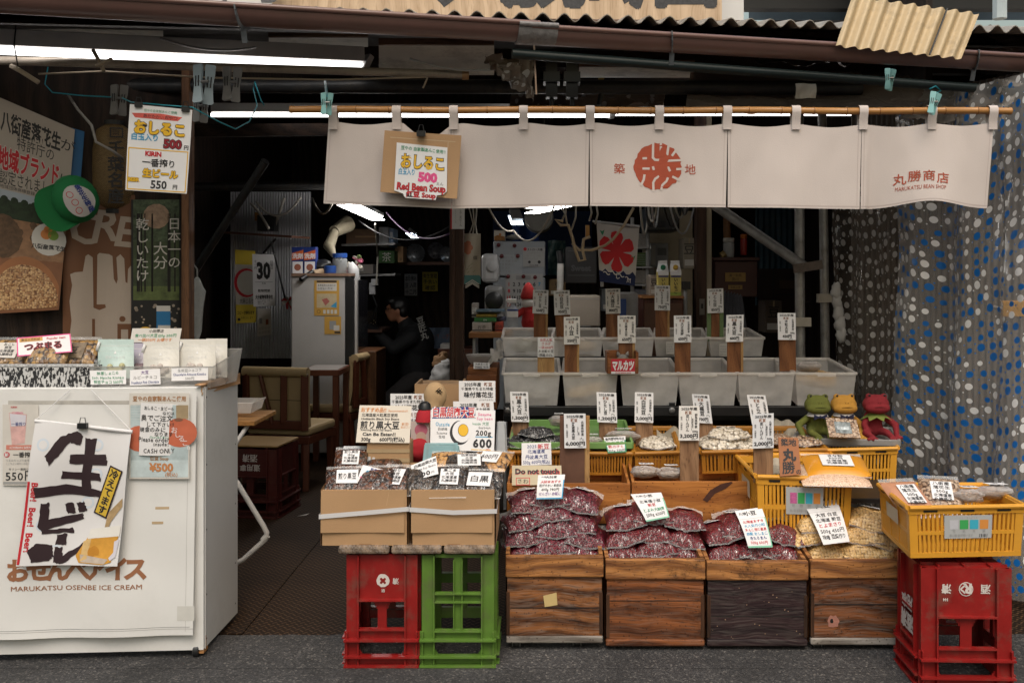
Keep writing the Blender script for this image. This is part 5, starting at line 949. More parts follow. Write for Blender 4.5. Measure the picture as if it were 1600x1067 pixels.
mb = MB(); mb.tube([P(470, 437, 7.85), P(488, 425, 7.95)], .02, black, 8); mb.tube([P(490, 427, 7.95), P(505, 424, 8.0)], .026, mat('roll_tan', (.35, .25, .16), .7), 10); mb.build('rolled_paper', label='black tube and tan paper roll lying on the front edge of the fridge top', cat='roll', smooth=50)
mb = MB(); r0 = random.Random(8); p = P(551, 420, 8.3)
for i in range(26): q = p+Vector((r0.uniform(-.05, .08), r0.uniform(-.05, .05), r0.uniform(-.04, .1))); mb.blob(q, (.02, .008, .03), (mat('flower_pink', (.5, .12, .2), .6), mat('leaf_dim', (.12, .18, .06), .6), cord)[i % 3], 6, rot=(r0.random()*3, r0.random()*3, 0))
mb.build('paper_flowers', label='bunch of pink and green paper flowers beside the jar on the fridge', cat='flowers', smooth=180)
mb = MB(); p = P(523, 362, 8.6); mb.tube([p, P(514, 385, 8.5), P(522, 400, 8.4)], [.04, .05, .02], mat('vase_cream', (.32, .28, .2), .5, .2), 12); mb.tube([P(522, 362, 8.6), P(543, 350, 8.8)], [.05, .075], mat('vase_cream'), 16); mb.build('wall_ornament', label='cream horn shaped ornament hanging above the fridge', cat='ornament', smooth=50)
mb = MB(); p = P(548, 410, 8.2); mb.tube([p, p+Vector((.02, 0, -.06)), p+Vector((.05, 0, -.3))], [.02, .05, .03], mat('plastic_bag', (.4, .4, .4), .3, .2), 8); mb.build('plastic_bag', label='thin white plastic bag hanging down the right edge of the fridge', cat='bag', smooth=180)
# dining chairs and table
chw = mat('chair_wood', (.10, .028, .014), .35, .2, 9); chl = mat('chair_vinyl', (.40, .29, .155), .42, .1, 6, bump=.15, bs=60)
def chair(name, label, loc, rz, grp='wooden dining chairs with tan cushions'):
    t = thing(name, label, 'chair', loc, grp)
    def M(z=0): return Matrix.Translation(Vector(loc)) @ Matrix.Rotation(rz, 4, 'Z')
    mb = MB(); mb.T = M(); S = Sheet((-.22, .0, .42), (.22, .0, .42), (.23, -.04, .82), (-.23, -.04, .82), bend=lambda x, y: .02*math.sin(math.pi*y)); mb.sheet(S, chl, 8, 8, .035); mb.tube([(-.235, -.05, .81), (.235, -.05, .81)], .034, chl, 12); mb.rect(S, .05, .49, .95, .5, dark, 3); mb.build('back_cushion', t, smooth=60)
    mb = MB(); mb.T = M()
    for x in (-.21, .21): mb.bar((x*1.02, -.06, .8), (x, -.05, .42), .05, .028, chw)
    for x0, x1 in ((-.06, -.02), (.04, .06)): mb.bar((x0*1.7, -.068, .79), (x1, -.055, .46), .045, .02, chw)
    mb.bar((-.19, -.05, .455), (.19, -.05, .455), .03, .06, chw); mb.build('back_frame', t, bevel=.006)
    mb = MB(); mb.T = M(); mb.box((0, .2, .41), (.46, .44, .06), chl); mb.build('seat', t, bevel=.02)
    mb = MB(); mb.T = M(); mb.box((0, .2, .35), (.46, .44, .055), chw); mb.build('seat_frame', t, bevel=.005)
    for x in (-.2, .2):
        for y in (.0, .38): mb = MB(); mb.T = M(); mb.bar((x, y, .32), (x*1.05, y-(0.03 if y == 0 else 0), .012), .04, .04, chw); mb.build('leg', t, bevel=.004)
chair('dining_chair', 'wooden dining chair with tan vinyl back seen from behind, in front of the fridge', P(436, 640, 6.75)*Vector((1, 1, 0)), R(-12))
chair('dining_chair', 'wooden dining chair half hidden at the right of the small table', P(562, 640, 8.0)*Vector((1, 1, 0)), R(78))
tb = thing('dining_table', 'small dark red wooden table in front of the fridge', 'table', P(510, 700, 7.55)*Vector((1, 1, 0))); mb = MB(); a, b = P(468, 583, 7.35), P(530, 583, 7.35); mb.bb(a.x, b.x, 7.35, 7.8, a.z-.02, a.z+.02, chw); mb.bb(a.x+.02, b.x-.02, 7.37, 7.78, a.z+.0205, a.z+.024, mat('table_top', (.3, .27, .25), .35)); mb.build('tabletop', tb, bevel=.004)
for x in (a.x+.03, b.x-.03):
    for y in (7.38, 7.77): mb = MB(); mb.bb(x-.022, x+.022, y-.022, y+.022, .012, a.z-.021, chw); mb.build('leg', tb, bevel=.003)
mb = MB(); mb.bb(P(553, 0, 8.0).x, P(588, 0, 8.0).x, 8.0, 8.5, .012, P(0, 549, 8.0).z, wood('counter_wood', (.06, .024, .01), (.13, .055, .022), 'Z', .4, 20, 1.5)); mb.build('counter_panel', label='red brown wooden counter end standing beside the seated person', cat='counter', bevel=.004)
# crates and side table at the left of the aisle
def crate_tall(name, label, x0, x1, Y, d, z0, z1, m, style, T=None, grp=None, txt=None, parent=None):
    """sake crate standing on its end: corner posts, ledges and windows; style gives the front"""
    w_ = x1-x0; hgt = z1-z0; cx = (x0+x1)/2; pm_ = mat('crate_print', (.6, .55, .52), .5, .1)
    t = thing(name, label, 'crate', (cx, Y, z0), grp); mb = MB(); Mx = Matrix.Translation(Vector((cx, Y+d/2, z0))) @ Matrix.Rotation(T or 0, 4, 'Z'); mb.T = Mx
    hw, hd = w_/2, d/2; pw = w_*.17; th = .006
    ledges = [0, .085, .235]; Z = lambda f: hgt*f
    sides = [(Matrix.Identity(4), hw, hd), (Matrix.Rotation(R(180), 4, 'Z'), hw, hd), (Matrix.Rotation(R(90), 4, 'Z'), hd, hw), (Matrix.Rotation(R(-90), 4, 'Z'), hd, hw)]
    for si, (Rm, a, b) in enumerate(sides):
        mb.T = Mx @ Rm; aw = a-(0 if si < 2 else .0075); p2 = pw if si < 2 else pw*1.05; y0 = -b
        for sg in (-1, 1):
            xa = sg*(aw-p2/2); mb.box((xa, y0+.012, hgt*.5), (p2, .012, hgt-.002), m); mb.box((sg*(aw-p2), y0+.003, hgt*.5), (.005, .022, hgt-.004), m)
            mb.box((sg*(aw-.003), y0-.001, hgt*.16), (.005, .014, hgt*.3), m)
        iw = 2*(aw-p2)-.006
        for f in (.004, .087, .235): mb.box((0, y0-.002, Z(f)+.003), (2*aw+.014-(.0 if si < 2 else .03), .034, .007), m)
        mb.box((0, y0+.014, Z(.045)), (iw, .008, Z(.075)), m)                  # bottom rail
        for sg in (-1, 1):                                                    # rounded corners of the low window
            for k in range(4): c = .1-.1*math.sin(math.pi/2*(k+.5)/4); mb.box((sg*(iw/2-iw*.025*(2*k+1)/2*1.0), y0+.014, Z(.095)+hgt*c*.28), (iw*.026, .007, hgt*c*.56), m)
        mb.box((0, y0+.014, Z(.275)), (iw, .008, Z(.075)), m)
        if style == 'sake':
            mb.box((0, y0+.004, Z(.325)+.003), (iw, .026, .006), m)
            for sg in (-1, 1):
                for k in range(4): c = (k+.5)/4; mb.box((sg*iw*(.05+.042*c), y0+.014, Z(.325)+hgt*.02*(1-c)*4*.4+.0), (iw*.05, .006, hgt*.02), m)
            mb.box((0, y0+.014, Z(.45)), (iw*.2, .008, Z(.25)), m); mb.box((0, y0+.004, Z(.588)+.003), (iw, .026, .006), m); mb.box((0, y0+.014, Z(.795)), (iw, .008, Z(.40)), m)
            for sg in (-1, 1):
                for k in range(5): c = .12*(1-math.sqrt(1-((k+.5)/5-1)**2)) if 0 else .09*(1-math.sin(math.pi/2*(k+.5)/5)); mb.box((sg*(iw*.1+iw*.032*(k+.5)), y0+.0145, Z(.588)-hgt*c*.5), (iw*.033, .006, hgt*c), m)
        else:
            mb.box((0, y0+.004, Z(.315)), (iw, .022, .006), m); mb.box((0, y0+.004, Z(.325)), (iw, .016, .006), m)
            for f in (.58, .655): mb.box((0, y0+.004, Z(f)), (iw, .026, .006), m)
            mb.box((0, y0+.014, Z(.617)), (iw, .008, Z(.07)), m); mb.box((0, y0+.010, Z(.45)), (.03, .008, Z(.26)), m); mb.box((0, y0+.010, Z(.82)), (.03, .008, Z(.33)), m)
            for sg in (-1, 1): mb.box((sg*.0155, y0+.004, Z(.64)), (.004, .02, Z(.63)), m)
            mb.box((0, y0+.014, Z(.985)), (iw, .01, Z(.03)), m)
    mb.T = Mx; mb.box((0, 0, hgt-.004), (w_-.03, d-.03, .006), m)
    for i in range(3):
        for s2 in (0, 1): mb.box(((-.5+(i+.5)/3)*(w_-.04), 0, hgt-.0) if s2 else (0, (-.5+(i+.5)/3)*(d-.04), hgt-.0), (.008, d-.03, .012) if s2 else (w_-.03, .008, .0122), m)
    if style == 'sake' and txt:
        S = Sheet((-hw*.6, -hd+.0096, Z(.62)), (hw*.6, -hd+.0096, Z(.62)), (hw*.6, -hd+.0096, Z(.97)), (-hw*.6, -hd+.0096, Z(.97)))
        txt(mb, S, pm_, hw, hd, Z)
    mb.T = None; mb.build('shell', t, bevel=.0015); return t
def logo(mb, S, pm_, x=.5, y=.5, r=.2, red=None):
    mb.disc(S, x, y, r, pm_, 2, 24); mb.disc(S, x, y, r*.87, red, 3, 24); mb.text(S, 'R', x+.02, y, r*1.9, pm_, bold=.05, lay=4, rot=R(180)); mb.text(S, 'く', x-.06, y, r*1.3, pm_, bold=.05, lay=4)
cdr = mat('crate_dark_red', (.07, .012, .01), .45, .2, 7, dirt=.3); dd = P(380, 806, 6.0)
def side_txt(mb, S, pm_, hw, hd, Z): pass
def t_dark(mb, S, pm_, hw, hd, Z):
    mb.text(S, '道用専', .5, .7, .3, pm_, rot=R(180), bold=.02); mb.text(S, '酒清', .5, .3, .34, pm_, rot=R(180), bold=.02)
yx = 5.95; crate_tall('sake_crate', 'dark red sake crate inside the aisle carrying a tan board', P(352, 0, yx).x, P(440, 0, yx).x, yx, .36, .012, .42, cdr, 'sake', R(-8), None, t_dark)
mb = MB(); a, b = P(352, 0, yx).x, P(438, 0, yx).x; mb.box(((a+b)/2, yx+.18, .437), (b-a+.02, .34, .012), mat('tan_board', (.36, .22, .09), .6, .1, 5), rz=R(-8)); mb.build('seat_board', label='tan board lying on the dark red crate in the aisle', cat='board', bevel=.003)
st = thing('folding_table', 'small wooden side table on bent white tube legs behind the cart', 'table', P(385, 880, 5.0)*Vector((1, 1, 0))); stt = P(372, 655, 4.9); mb = MB(); mb.bb(P(330, 0, 4.8).x, P(402, 0, 4.8).x, 4.75, 5.15, stt.z-.01, stt.z+.012, wood('orange_board', (.36, .17, .05), (.5, .26, .09))); mb.build('tabletop', st, bevel=.004)
mb = MB(); tl = mat('tube_white', (.55, .53, .51), .4, .08); mb.tube([P(390, 660, 4.8), P(370, 690, 4.75), P(340, 735, 4.7)], .011, tl, 10); mb.build('leg', st, smooth=60); mb = MB(); mb.tube([P(352, 730, 4.62), P(370, 753, 4.62), P(412, 822, 4.62), P(417, 832, 4.62), P(415, 842, 4.62), P(380, 874, 4.62), P(372, 878, 4.62), P(350, 878, 4.65)], .0125, tl, 10); mb.tube([P(411, 844, 4.62), P(418, 836, 4.62)], .015, tl, 10); mb.build('leg', st, smooth=60)
mb = MB(); a = P(372, 652, 4.86); w0 = .09; mb.T = Matrix.Translation(a); zt = .055*1.0
for q in ([(-.12, 0, .02), (.06, 0, .02), (.075, -.01, .07), (-.13, -.01, .07)], [(.06, 0, .02), (.06, .2, .02), (.075, .21, .07), (.075, -.01, .07)], [(-.12, .2, .02), (.06, .2, .02), (.075, .21, .07), (-.13, .21, .07)], [(-.12, 0, .02), (.06, 0, .02), (.06, .2, .02), (-.12, .2, .02)]): mb.quad(q, bin_m)
mb.tube([(-.13, -.01, .07), (.075, -.01, .07), (.075, .21, .07)], .005, bin_m, 6); mb.build('plastic_tub', label='cloudy plastic tub on the small side table behind the cart', cat='tub')
# ---------------------------------------------------------------- inside, middle and right
def bx(name, label, cat, x0, y0, x1, y1, Y, d, m, draw=None, bev=.004, group=None):
    mb = MB(); mb.pbox(x0, y0, x1, y1, Y, d, m)
    o = None
    if draw: S = SR(x0, y0, x1, y1, Y-.0015); draw(mb, S)
    return mb.build(name, label=label, cat=cat, group=group, bevel=bev)
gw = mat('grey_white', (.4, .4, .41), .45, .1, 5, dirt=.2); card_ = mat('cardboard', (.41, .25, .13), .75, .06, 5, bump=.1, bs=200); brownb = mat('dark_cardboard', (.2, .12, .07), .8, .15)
rk = thing('shelf_rack', 'grey metal rack of stored boxes behind the fridge', 'rack', P(580, 640, 9.6))
for x in (545, 588, 618):
    mb = MB(); mb.bar(P(x, 340, 9.6), P(x, 640, 9.6), .03, .03, steel); mb.build('upright', rk)
for y in (384, 431):
    mb = MB(); mb.bar(P(540, y, 9.7), P(622, y-2, 9.7), .4, .02, steel); mb.build('shelf', rk)
bx('storage_box', 'long brown box on the upper shelf of the metal rack', 'box', 541, 358, 588, 382, 9.65, .3, brownb, lambda mb, S: mb.rect(S, .3, .45, .98, .55, card_)); bx('storage_box', 'tall white box standing under the ceiling at the end of the rack', 'box', 592, 355, 607, 386, 9.62, .3, gw, lambda mb, S: mb.rect(S, .1, .1, .4, .9, gyink))
bx('storage_box', 'narrow pale blue box beside the tall white box on the rack', 'box', 608, 357, 615, 386, 9.64, .3, mat('pale_blue', (.2, .28, .42), .5, .2), lambda mb, S: mb.rect(S, .2, .2, .8, .5, paper)); bx('storage_box', 'green printed box between the shelves of the rack', 'box', 592, 392, 616, 411, 9.65, .3, mat('dim_green', (.03, .1, .02), .6, .6, 30), lambda mb, S: mb.text(S, '茶', .5, .5, .8, paper2)); bx('storage_box', 'long pale box lying on the lower shelf of the rack', 'box', 545, 413, 583, 428, 9.6, .3, mat('pale_box', (.25, .22, .2), .6, .1), lambda mb, S: mb.rect(S, .05, .3, .6, .7, paper2))
bx('cardboard_box', 'narrow cardboard box standing on the plate shelf', 'box', 617, 385, 630, 410, 9.9, .25, card_, lambda mb, S: [mb.text(S, '千', .3, .2, .18, ink), mb.text(S, '豆', .7, .8, .18, ink)])
mb = MB(); mb.bar(P(614, 412, 10.4), P(705, 412, 10.4), .35, .03, dkw); mb.build('plate_shelf', label='dark wooden shelf carrying round steel plates', cat='shelf')
def plate_(px, py, Y, r, label, m):
    mb = MB(); mb.lathe([(r*.2, .03), (r*.5, .025), (r*.6, .02), (r*.95, .0), (r, .004), (r, .008), (r*.6, .03), (.01, .04)], m, 26, P(px, py, Y), (.1, 1, .25)); mb.build('steel_plate', label=label, cat='plate', group='round steel plates on the shelf', smooth=40)
pl_ = mat('plate_steel', (.24, .26, .28), .28, .1, metal=.6)
plate_(649, 396, 10.3, .1, 'round steel plate leaning in the middle of the plate shelf', pl_); plate_(699, 398, 10.3, .085, 'round steel plate leaning against the dark post', pl_); plate_(681, 392, 10.5, .09, 'spotted plate leaning behind the others on the plate shelf', mat('plate_spot', (.1, .1, .11), .3, .9, 30))
mb = MB(); mb.pbox(577, 442, 586, 460, 9.3, .05, gw); mb.pbox(580, 436, 590, 446, 9.28, .05, gw); mb.tube([P(586, 350, 8.4), P(590, 400, 9.2), P(588, 445, 9.25)], .008, cord, 6); mb.tube([P(582, 460, 9.3), P(589, 478, 9.25), P(581, 500, 9.3)], .008, black, 6); mb.build('power_strip', label='white power strip dangling beside the rack', cat='power strip')
# the person at the back, seated, facing left and working with both hands
PY = 10.0; k_ = PY/F; sk = mat('skin', (.36, .16, .09), .55, .06); jk = mat('jacket_black', (.008, .008, .009), .8, .2); tr_ = mat('trousers_grey', (.03, .026, .026), .85, .2); hr = mat('hair_black', (.006, .005, .005), .5, .3)
ps = thing('person', 'person with black hair, glasses and a black jacket seated facing left at the back', 'person', P(640, 640, PY)); hd = P(621, 484, PY)
mb = MB(); mb.blob(hd, (.098, .078, .115), sk, 18); mb.blob(hd+Vector((-.045, 0, -.06)), (.058, .056, .062), sk, 14); mb.blob(hd+Vector((-.108, 0, -.022)), (.022, .016, .026), sk, 10); mb.blob(hd+Vector((-.1, 0, .03)), (.014, .05, .012), sk, 8); mb.blob(hd+Vector((-.095, 0, -.065)), (.016, .028, .01), sk, 8)
for s_ in (-1, 1): mb.blob(hd+Vector((.012, s_*.078, -.012)), (.022, .012, .034), sk, 10)
caps(mb, hd+Vector((.035, 0, -.06)), hd+Vector((.09, 0, -.16)), .058, .07, sk)
for s_, (wx, wy) in ((-1, (566, 511)), (1, (574, 514))):           # forearm tips and hands with fingers
    wp = P(wx, wy, PY+s_*.12-.08); caps(mb, wp+Vector((.09, 0, -.005)), wp, .033, .028, sk, 8); mb.blob(wp+Vector((-.04, 0, .0)), (.048, .038, .02), sk, 10)
    for f in range(4): b0 = wp+Vector((-.075, (f-1.5)*.018, .0)); caps(mb, b0, b0+Vector((-.04-.006*(f in (1, 2)), 0, -.012)), .009, .008, sk, 6); caps(mb, b0+Vector((-.04, 0, -.012)), b0+Vector((-.055, 0, -.035)), .008, .007, sk, 6)
    caps(mb, wp+Vector((-.03, -s_*.03, 0)), wp+Vector((-.075, -s_*.048, -.01)), .011, .009, sk, 6)
# continuous body under the clothes
hip = P(652, 590, PY); chest = P(645, 535, PY); caps(mb, hip, chest, .14, .16, sk); caps(mb, chest, hd+Vector((.09, 0, -.16)), .14, .07, sk)
for s_ in (-1, 1):
    sh = chest+Vector((.01, s_*.19, .06)); el = P(615, 545, PY+s_*.22-.04); wr = P((566, 574)[s_ > 0], (511, 514)[s_ > 0], PY+s_*.12-.08); caps(mb, chest+Vector((0, s_*.1, .08)), sh, .07, .06, sk); caps(mb, sh, el, .055, .045, sk); caps(mb, el, wr+Vector((.09, 0, -.005)), .042, .032, sk)
    kn = P(598, 632, PY+s_*.15); an = P(596, 735, PY+s_*.15); caps(mb, hip+Vector((0, s_*.1, 0)), kn, .085, .06, sk); caps(mb, kn, an, .06, .04, sk); caps(mb, an, an+Vector((-.14, 0, -.03)), .04, .03, sk)
o = mb.build('body', ps); remesh(o, .011, 3)
mb = MB(); caps(mb, hip+Vector((.01, 0, -.02)), chest, .17, .185, jk); caps(mb, chest, hd+Vector((.085, 0, -.15)), .16, .085, jk); mb.blob(chest+Vector((.05, 0, .0)), (.17, .2, .2), jk, 14)
for s_ in (-1, 1):
    sh = chest+Vector((.01, s_*.19, .06)); el = P(615, 545, PY+s_*.22-.04); wr = P((566, 574)[s_ > 0], (511, 514)[s_ > 0], PY+s_*.12-.08); caps(mb, chest+Vector((0, s_*.1, .08)), sh, .1, .085, jk); caps(mb, sh, el, .082, .068, jk); caps(mb, el, wr+Vector((.08, 0, -.005)), .064, .046, jk)
o = mb.build('jacket', ps); remesh(o, .014, 4)
mb = MB(); S = Sheet(P(661, 540, PY-.23), P(672, 536, PY-.21), P(660, 490, PY-.18), P(649, 494, PY-.2)); mb.text(S, '豆匠丸', .5, .45, .26, mat('jacket_print', (.25, .24, .22), .7, 0), vert=True, bold=.02, lay=8); mb.build('jacket_lettering', ps)
mb = MB(); caps(mb, hip+Vector((.02, -.05, -.02)), hip+Vector((.02, .05, -.02)), .15, .15, tr_)
for s_ in (-1, 1): kn = P(598, 632, PY+s_*.15); an = P(596, 735, PY+s_*.15); caps(mb, hip+Vector((0, s_*.1, 0)), kn, .105, .08, tr_); caps(mb, kn, an, .08, .06, tr_)
o = mb.build('trousers', ps); remesh(o, .014, 4)
mb = MB(); mb.blob(hd+Vector((.022, 0, .045)), (.105, .088, .09), hr, 18, nz=.12); mb.blob(hd+Vector((.055, 0, .0)), (.068, .083, .1), hr, 14, nz=.15); mb.blob(hd+Vector((-.06, 0, .09)), (.06, .07, .04), hr, 12, nz=.3)
for s_ in (-1, 1): mb.blob(hd+Vector((-.005, s_*.076, .03)), (.03, .014, .035), hr, 8)
o = mb.build('hair', ps); remesh(o, .01, 2)
mb = MB()
for s_ in (-1, 1):
    c = hd+Vector((-.098, s_*.034, .012)); mb.tube([c+Vector((.004*math.cos(a), .026*math.cos(a), .019*math.sin(a))) for a in [2*math.pi*i/12 for i in range(13)]], .0025, black, 6); mb.tube([c+Vector((0, s_*.026, .004)), hd+Vector((0, s_*.083, .008))], .0025, black, 6)
    mb.blob(hd+Vector((-.088, s_*.034, .012)), (.006, .012, .007), ink, 8)
mb.build('glasses', ps)
mb = MB(); mb.lathe([(.2, .0), (.2, .05), (.19, .07)], black, 20, P(652, 613, PY)+Vector((0, 0, -.08))); mb.tube([P(652, 613, PY)+Vector((0, 0, -.08)), Vector((P(652, 0, PY).x, PY, .03))], .03, steel, 10); mb.lathe([(.2, 0), (.2, .02), (.05, .05)], black, 20, Vector((P(652, 0, PY).x, PY, .012))); mb.build('stool', label='round black stool the seated person sits on', cat='stool', smooth=50)
bx('monitor', 'dark monitor with a few bright specks in front of the seated person', 'monitor', 566, 485, 589, 511, 10.2, .05, black, lambda mb, S: [mb.rect(S, .06, .06, .94, .85, mat('screen', (.02, .015, .01), .2, .3))]+[mb.disc(S, x, y, .03, mat('speck', (.5, .45, .3), .5), 2, 6) for x, y in ((.1, .8), (.5, .8), (.6, .75), (.75, .8), (.8, .6), (.9, .72))])
mb = MB(); mb.bb(P(548, 0, 10.1).x, P(606, 0, 10.1).x, 9.7, 10.4, .9, .93, dkw); mb.bb(P(550, 0, 10.1).x, P(556, 0, 10.1).x, 9.72, 10.38, .013, .899, dkw); mb.build('work_desk', label='dark work desk under the hands of the seated person', cat='desk', bevel=.004)
mb = MB(); S = SR(670, 512, 706, 545, 10.6, bend=lambda x, y: .04*math.sin(x*7+y*3)); mb.sheet(S, mat('blue_cloth', (.1, .13, .18), .8, .15), 10, 8, .01); mb.text(S, 'たまねぎ', .5, .4, .26, mat('leaflet_red'), w=.8); mb.build('blue_sack', label='pale blue sack with red lettering behind the seated person', cat='sack', smooth=180)
bx('red_cabinet', 'low dark red cabinet with a pile of papers behind the dark post', 'cabinet', 684, 545, 741, 600, 10.0, .4, chw, lambda mb, S: [mb.rect(S, .05, .1, .45, .9, dkw), mb.rect(S, .55, .1, .95, .9, dkw)]); bx('paper_pile', 'pile of white papers on the low dark red cabinet', 'papers', 688, 538, 705, 544.5, 10.05, .25, paper2, lambda mb, S: [mb.rect(S, 0, y, 1, y+.05, gyink) for y in (.2, .45, .7)], 0)
def sack(px, py, Y, r, m, label, name='bag', sd=1):
    mb = MB(); p = P(px, py, Y); mb.blob(p, (r, r*.8, r*1.1), m, 18, nz=.45, sd=sd); mb.blob(p+Vector((r*.3, 0, r*1.0)), (r*.5, r*.35, r*.4), m, 14, nz=.6, sd=sd+3); mb.build(name, label=label, cat='bag', smooth=180)
sack(692, 588, 8.2, .1, mat('white_bag', (.36, .35, .34), .6, .1), 'crumpled white bag beside the foot of the dark post'); bx('stock_carton', 'low brown carton carrying the crumpled white bag beside the dark post', 'box', 674, 604, 710, 707, 8.1, .22, brownb, lambda mb, S: [mb.text(S, '豆', .5, .4, .3, ink), mb.rect(S, .46, 0, .54, .2, mat('pack_tape', (.4, .29, .17), .3, .1))]); sack(689, 567, 8.3, .07, mat('kraft', (.2, .11, .05), .7, .2), 'crumpled brown paper bag on top of the white bag', 'paper_bag', 4)
# fabric strip, dispenser, shelf clutter
def d_strip(mb, S):
    for k in range(5): mb.disc(S, .2+.16*math.cos(k*1.257), .28+.08*math.sin(k*1.257), .06, mat('flower_orange', (.42, .16, .09), .8, .1), 1, 14)
    mb.text(S, '蝶', .68, .48, .09, ink, lay=2); mb.rect(S, 0, .86, 1, 1, mat('strip_teal', (.1, .25, .25), .8, .1), 1)
    for k in range(7): mb.disc(S, .14*k, .87, .05, mat('strip_teal'), 1.5, 14)
    for y, r in ((.88, .04), (.92, .035), (.95, .03)): mb.text(S, '︿', .5, y, .3, paper2, lay=3)
    for x, y in ((.2, .7), (.3, .64), (.45, .6), (.25, .76), (.6, .74), (.4, .68)): mb.text(S, '∽', x, y, .12, mat('leaf_line', (.2, .24, .14), .8, 0), lay=2, rot=.6)
posterize('fabric_strip', 'hanging cream fabric strip with orange flower and teal waves beside the dark post', 'hanging', SR(725, 365, 751, 444, 5.95, bend=lambda x, y: .01*math.sin(x*5+y*2)), mat('strip_cream', (.44, .39, .31), .85, .06), d_strip)
mb = MB()
for x in (733, 739, 745): mb.tube([P(x, 326, 5.9), P(741+(x-739)*.3, 350, 5.93), P(x, 366, 5.95)], .004, cord, 6)
mb.build('hanging_string', label='pale strings knotted above the fabric strip', cat='string')
dis = thing('coffee_machine', 'grey rounded coffee machine behind the fabric strip', 'machine', P(765, 500, 6.6)); mb = MB(); mb.pbox(752, 396, 779, 442, 6.6, .2, gw); mb.build('upper_body', dis, bevel=.03); mb = MB(); mb.pbox(757, 446, 787, 505, 6.55, .25, mat('machine_grey', (.2, .2, .2), .4, .2)); mb.build('lower_body', dis, bevel=.03); mb = MB(); mb.lathe([(.05, 0), (.06, .01), (.03, .03)], black, 20, P(772, 470, 6.545), (0, -1, 0)); mb.build('dial', dis, smooth=50); mb = MB(); mb.lathe([(.03, 0), (.035, .01), (.02, .015)], gw, 20, P(770, 416, 6.595), (0, -1, 0)); mb.build('dial', dis, smooth=50)
csh = mat('orange_shelf', (.28, .12, .04), .5, .2, 8); mb = MB(); mb.bar(P(736, 521, 6.3), P(800, 521, 6.3), .4, .03, csh); mb.bb(P(741, 0, 6.3).x, P(745, 0, 6.3).x, 6.15, 6.45, .013, P(0, 524, 6.3).z, gw); mb.bb(P(788, 0, 6.3).x, P(792, 0, 6.3).x, 6.15, 6.45, .013, P(0, 524, 6.3).z, gw); mb.build('clutter_shelf', label='orange edged shelf of small packets behind the dark post', cat='shelf')
r0 = random.Random(5); cols = [(.42, .4, .38), (.03, .16, .04), (.4, .06, .04), (.1, .15, .2), (.45, .28, .05), (.3, .27, .25), (.05, .06, .1), (.35, .1, .04), (.3, .33, .14)]
names = ['white', 'dark green', 'red', 'slate blue', 'yellow', 'grey', 'navy', 'rust orange', 'pale green']
for i, (x0, y0, x1, y1, rz) in enumerate(((738, 504, 768, 518, 0), (741, 497, 775, 503, .1), (774, 503, 786, 518, -.1), (744, 484, 788, 487.5, .2), (744, 491, 776, 496, -.1), (737, 474, 746, 496, 0), (776, 496, 790, 502, 0), (768, 505, 774, 518, 0), (742, 487.8, 782, 490.6, .1))):
    bx('small_packet', names[i]+' packet in the clutter on the orange edged shelf', 'packet', x0, y0, x1, y1, 6.2+.02*i, .15, mat('clut%d' % i, cols[i], .5, .3, 40), lambda mb, S: [mb.text(S, r0.choice(('のり', 'せんべい', '昆布', '砂糖', 'お茶')), .5, .5, .5, paper if i % 2 else ink, w=.8), mb.rect(S, 0, .8, 1, .9, ink)])
wb = thing('wooden_chest', 'orange brown wooden chest with two drawers under the clutter shelf', 'chest', P(755, 620, 5.6)); wc = wood('chest_wood', (.18, .06, .02), (.32, .12, .04), 'X', .45, 20, 1.5); mb = MB(); mb.pbox(731, 574, 777, 640, 5.5, .35, wc); mb.build('case', wb, bevel=.004); mb = MB(); mb.pbox(729, 586, 776, 608, 5.475, .02, wc); mb.lathe([(.012, 0), (.014, .012), (.008, .016)], steel, 12, P(752, 597, 5.474), (0, -1, 0)); mb.build('drawer', wb, bevel=.003)
mb = MB(); mb.lathe([(.04, 0), (.075, .03), (.09, .062), (.092, .068), (.086, .066)], film('glass', (.8, .75, .72), .3, .05, 0), 20, P(753, 573, 5.6)); mb.lathe([(.035, .004), (.06, .025), (.05, .045), (.01, .055)], mat('bowl_nuts', (.08, .04, .03), .6, .5, 60), 16, P(753, 573, 5.6)); mb.build('glass_bowl', label='small glass bowl of dark sweets on the wooden chest', cat='bowl', smooth=50)
posterize('bowl_label', 'small white handwritten label leaning below the glass bowl', 'price label', SQ((740, 576, 5.46), (765, 576, 5.46), (765, 567, 5.48), (740, 566, 5.48)), paper, hand(['大納言小豆', '甘納豆 味見'], [ink]))
mb = MB(); S = SQ((762, 566, 5.5), (785, 556, 5.5), (787, 530, 5.7), (775, 535, 5.7), bend=lambda x, y: .05*mnoise.noise(Vector((x*3, y*3, 2)))); mb.sheet(S, mat('towel', (.4, .37, .34), .9, .1), 10, 10, .01); mb.build('towel', label='rumpled pale towel hanging beside the wooden chest', cat='towel', smooth=180)
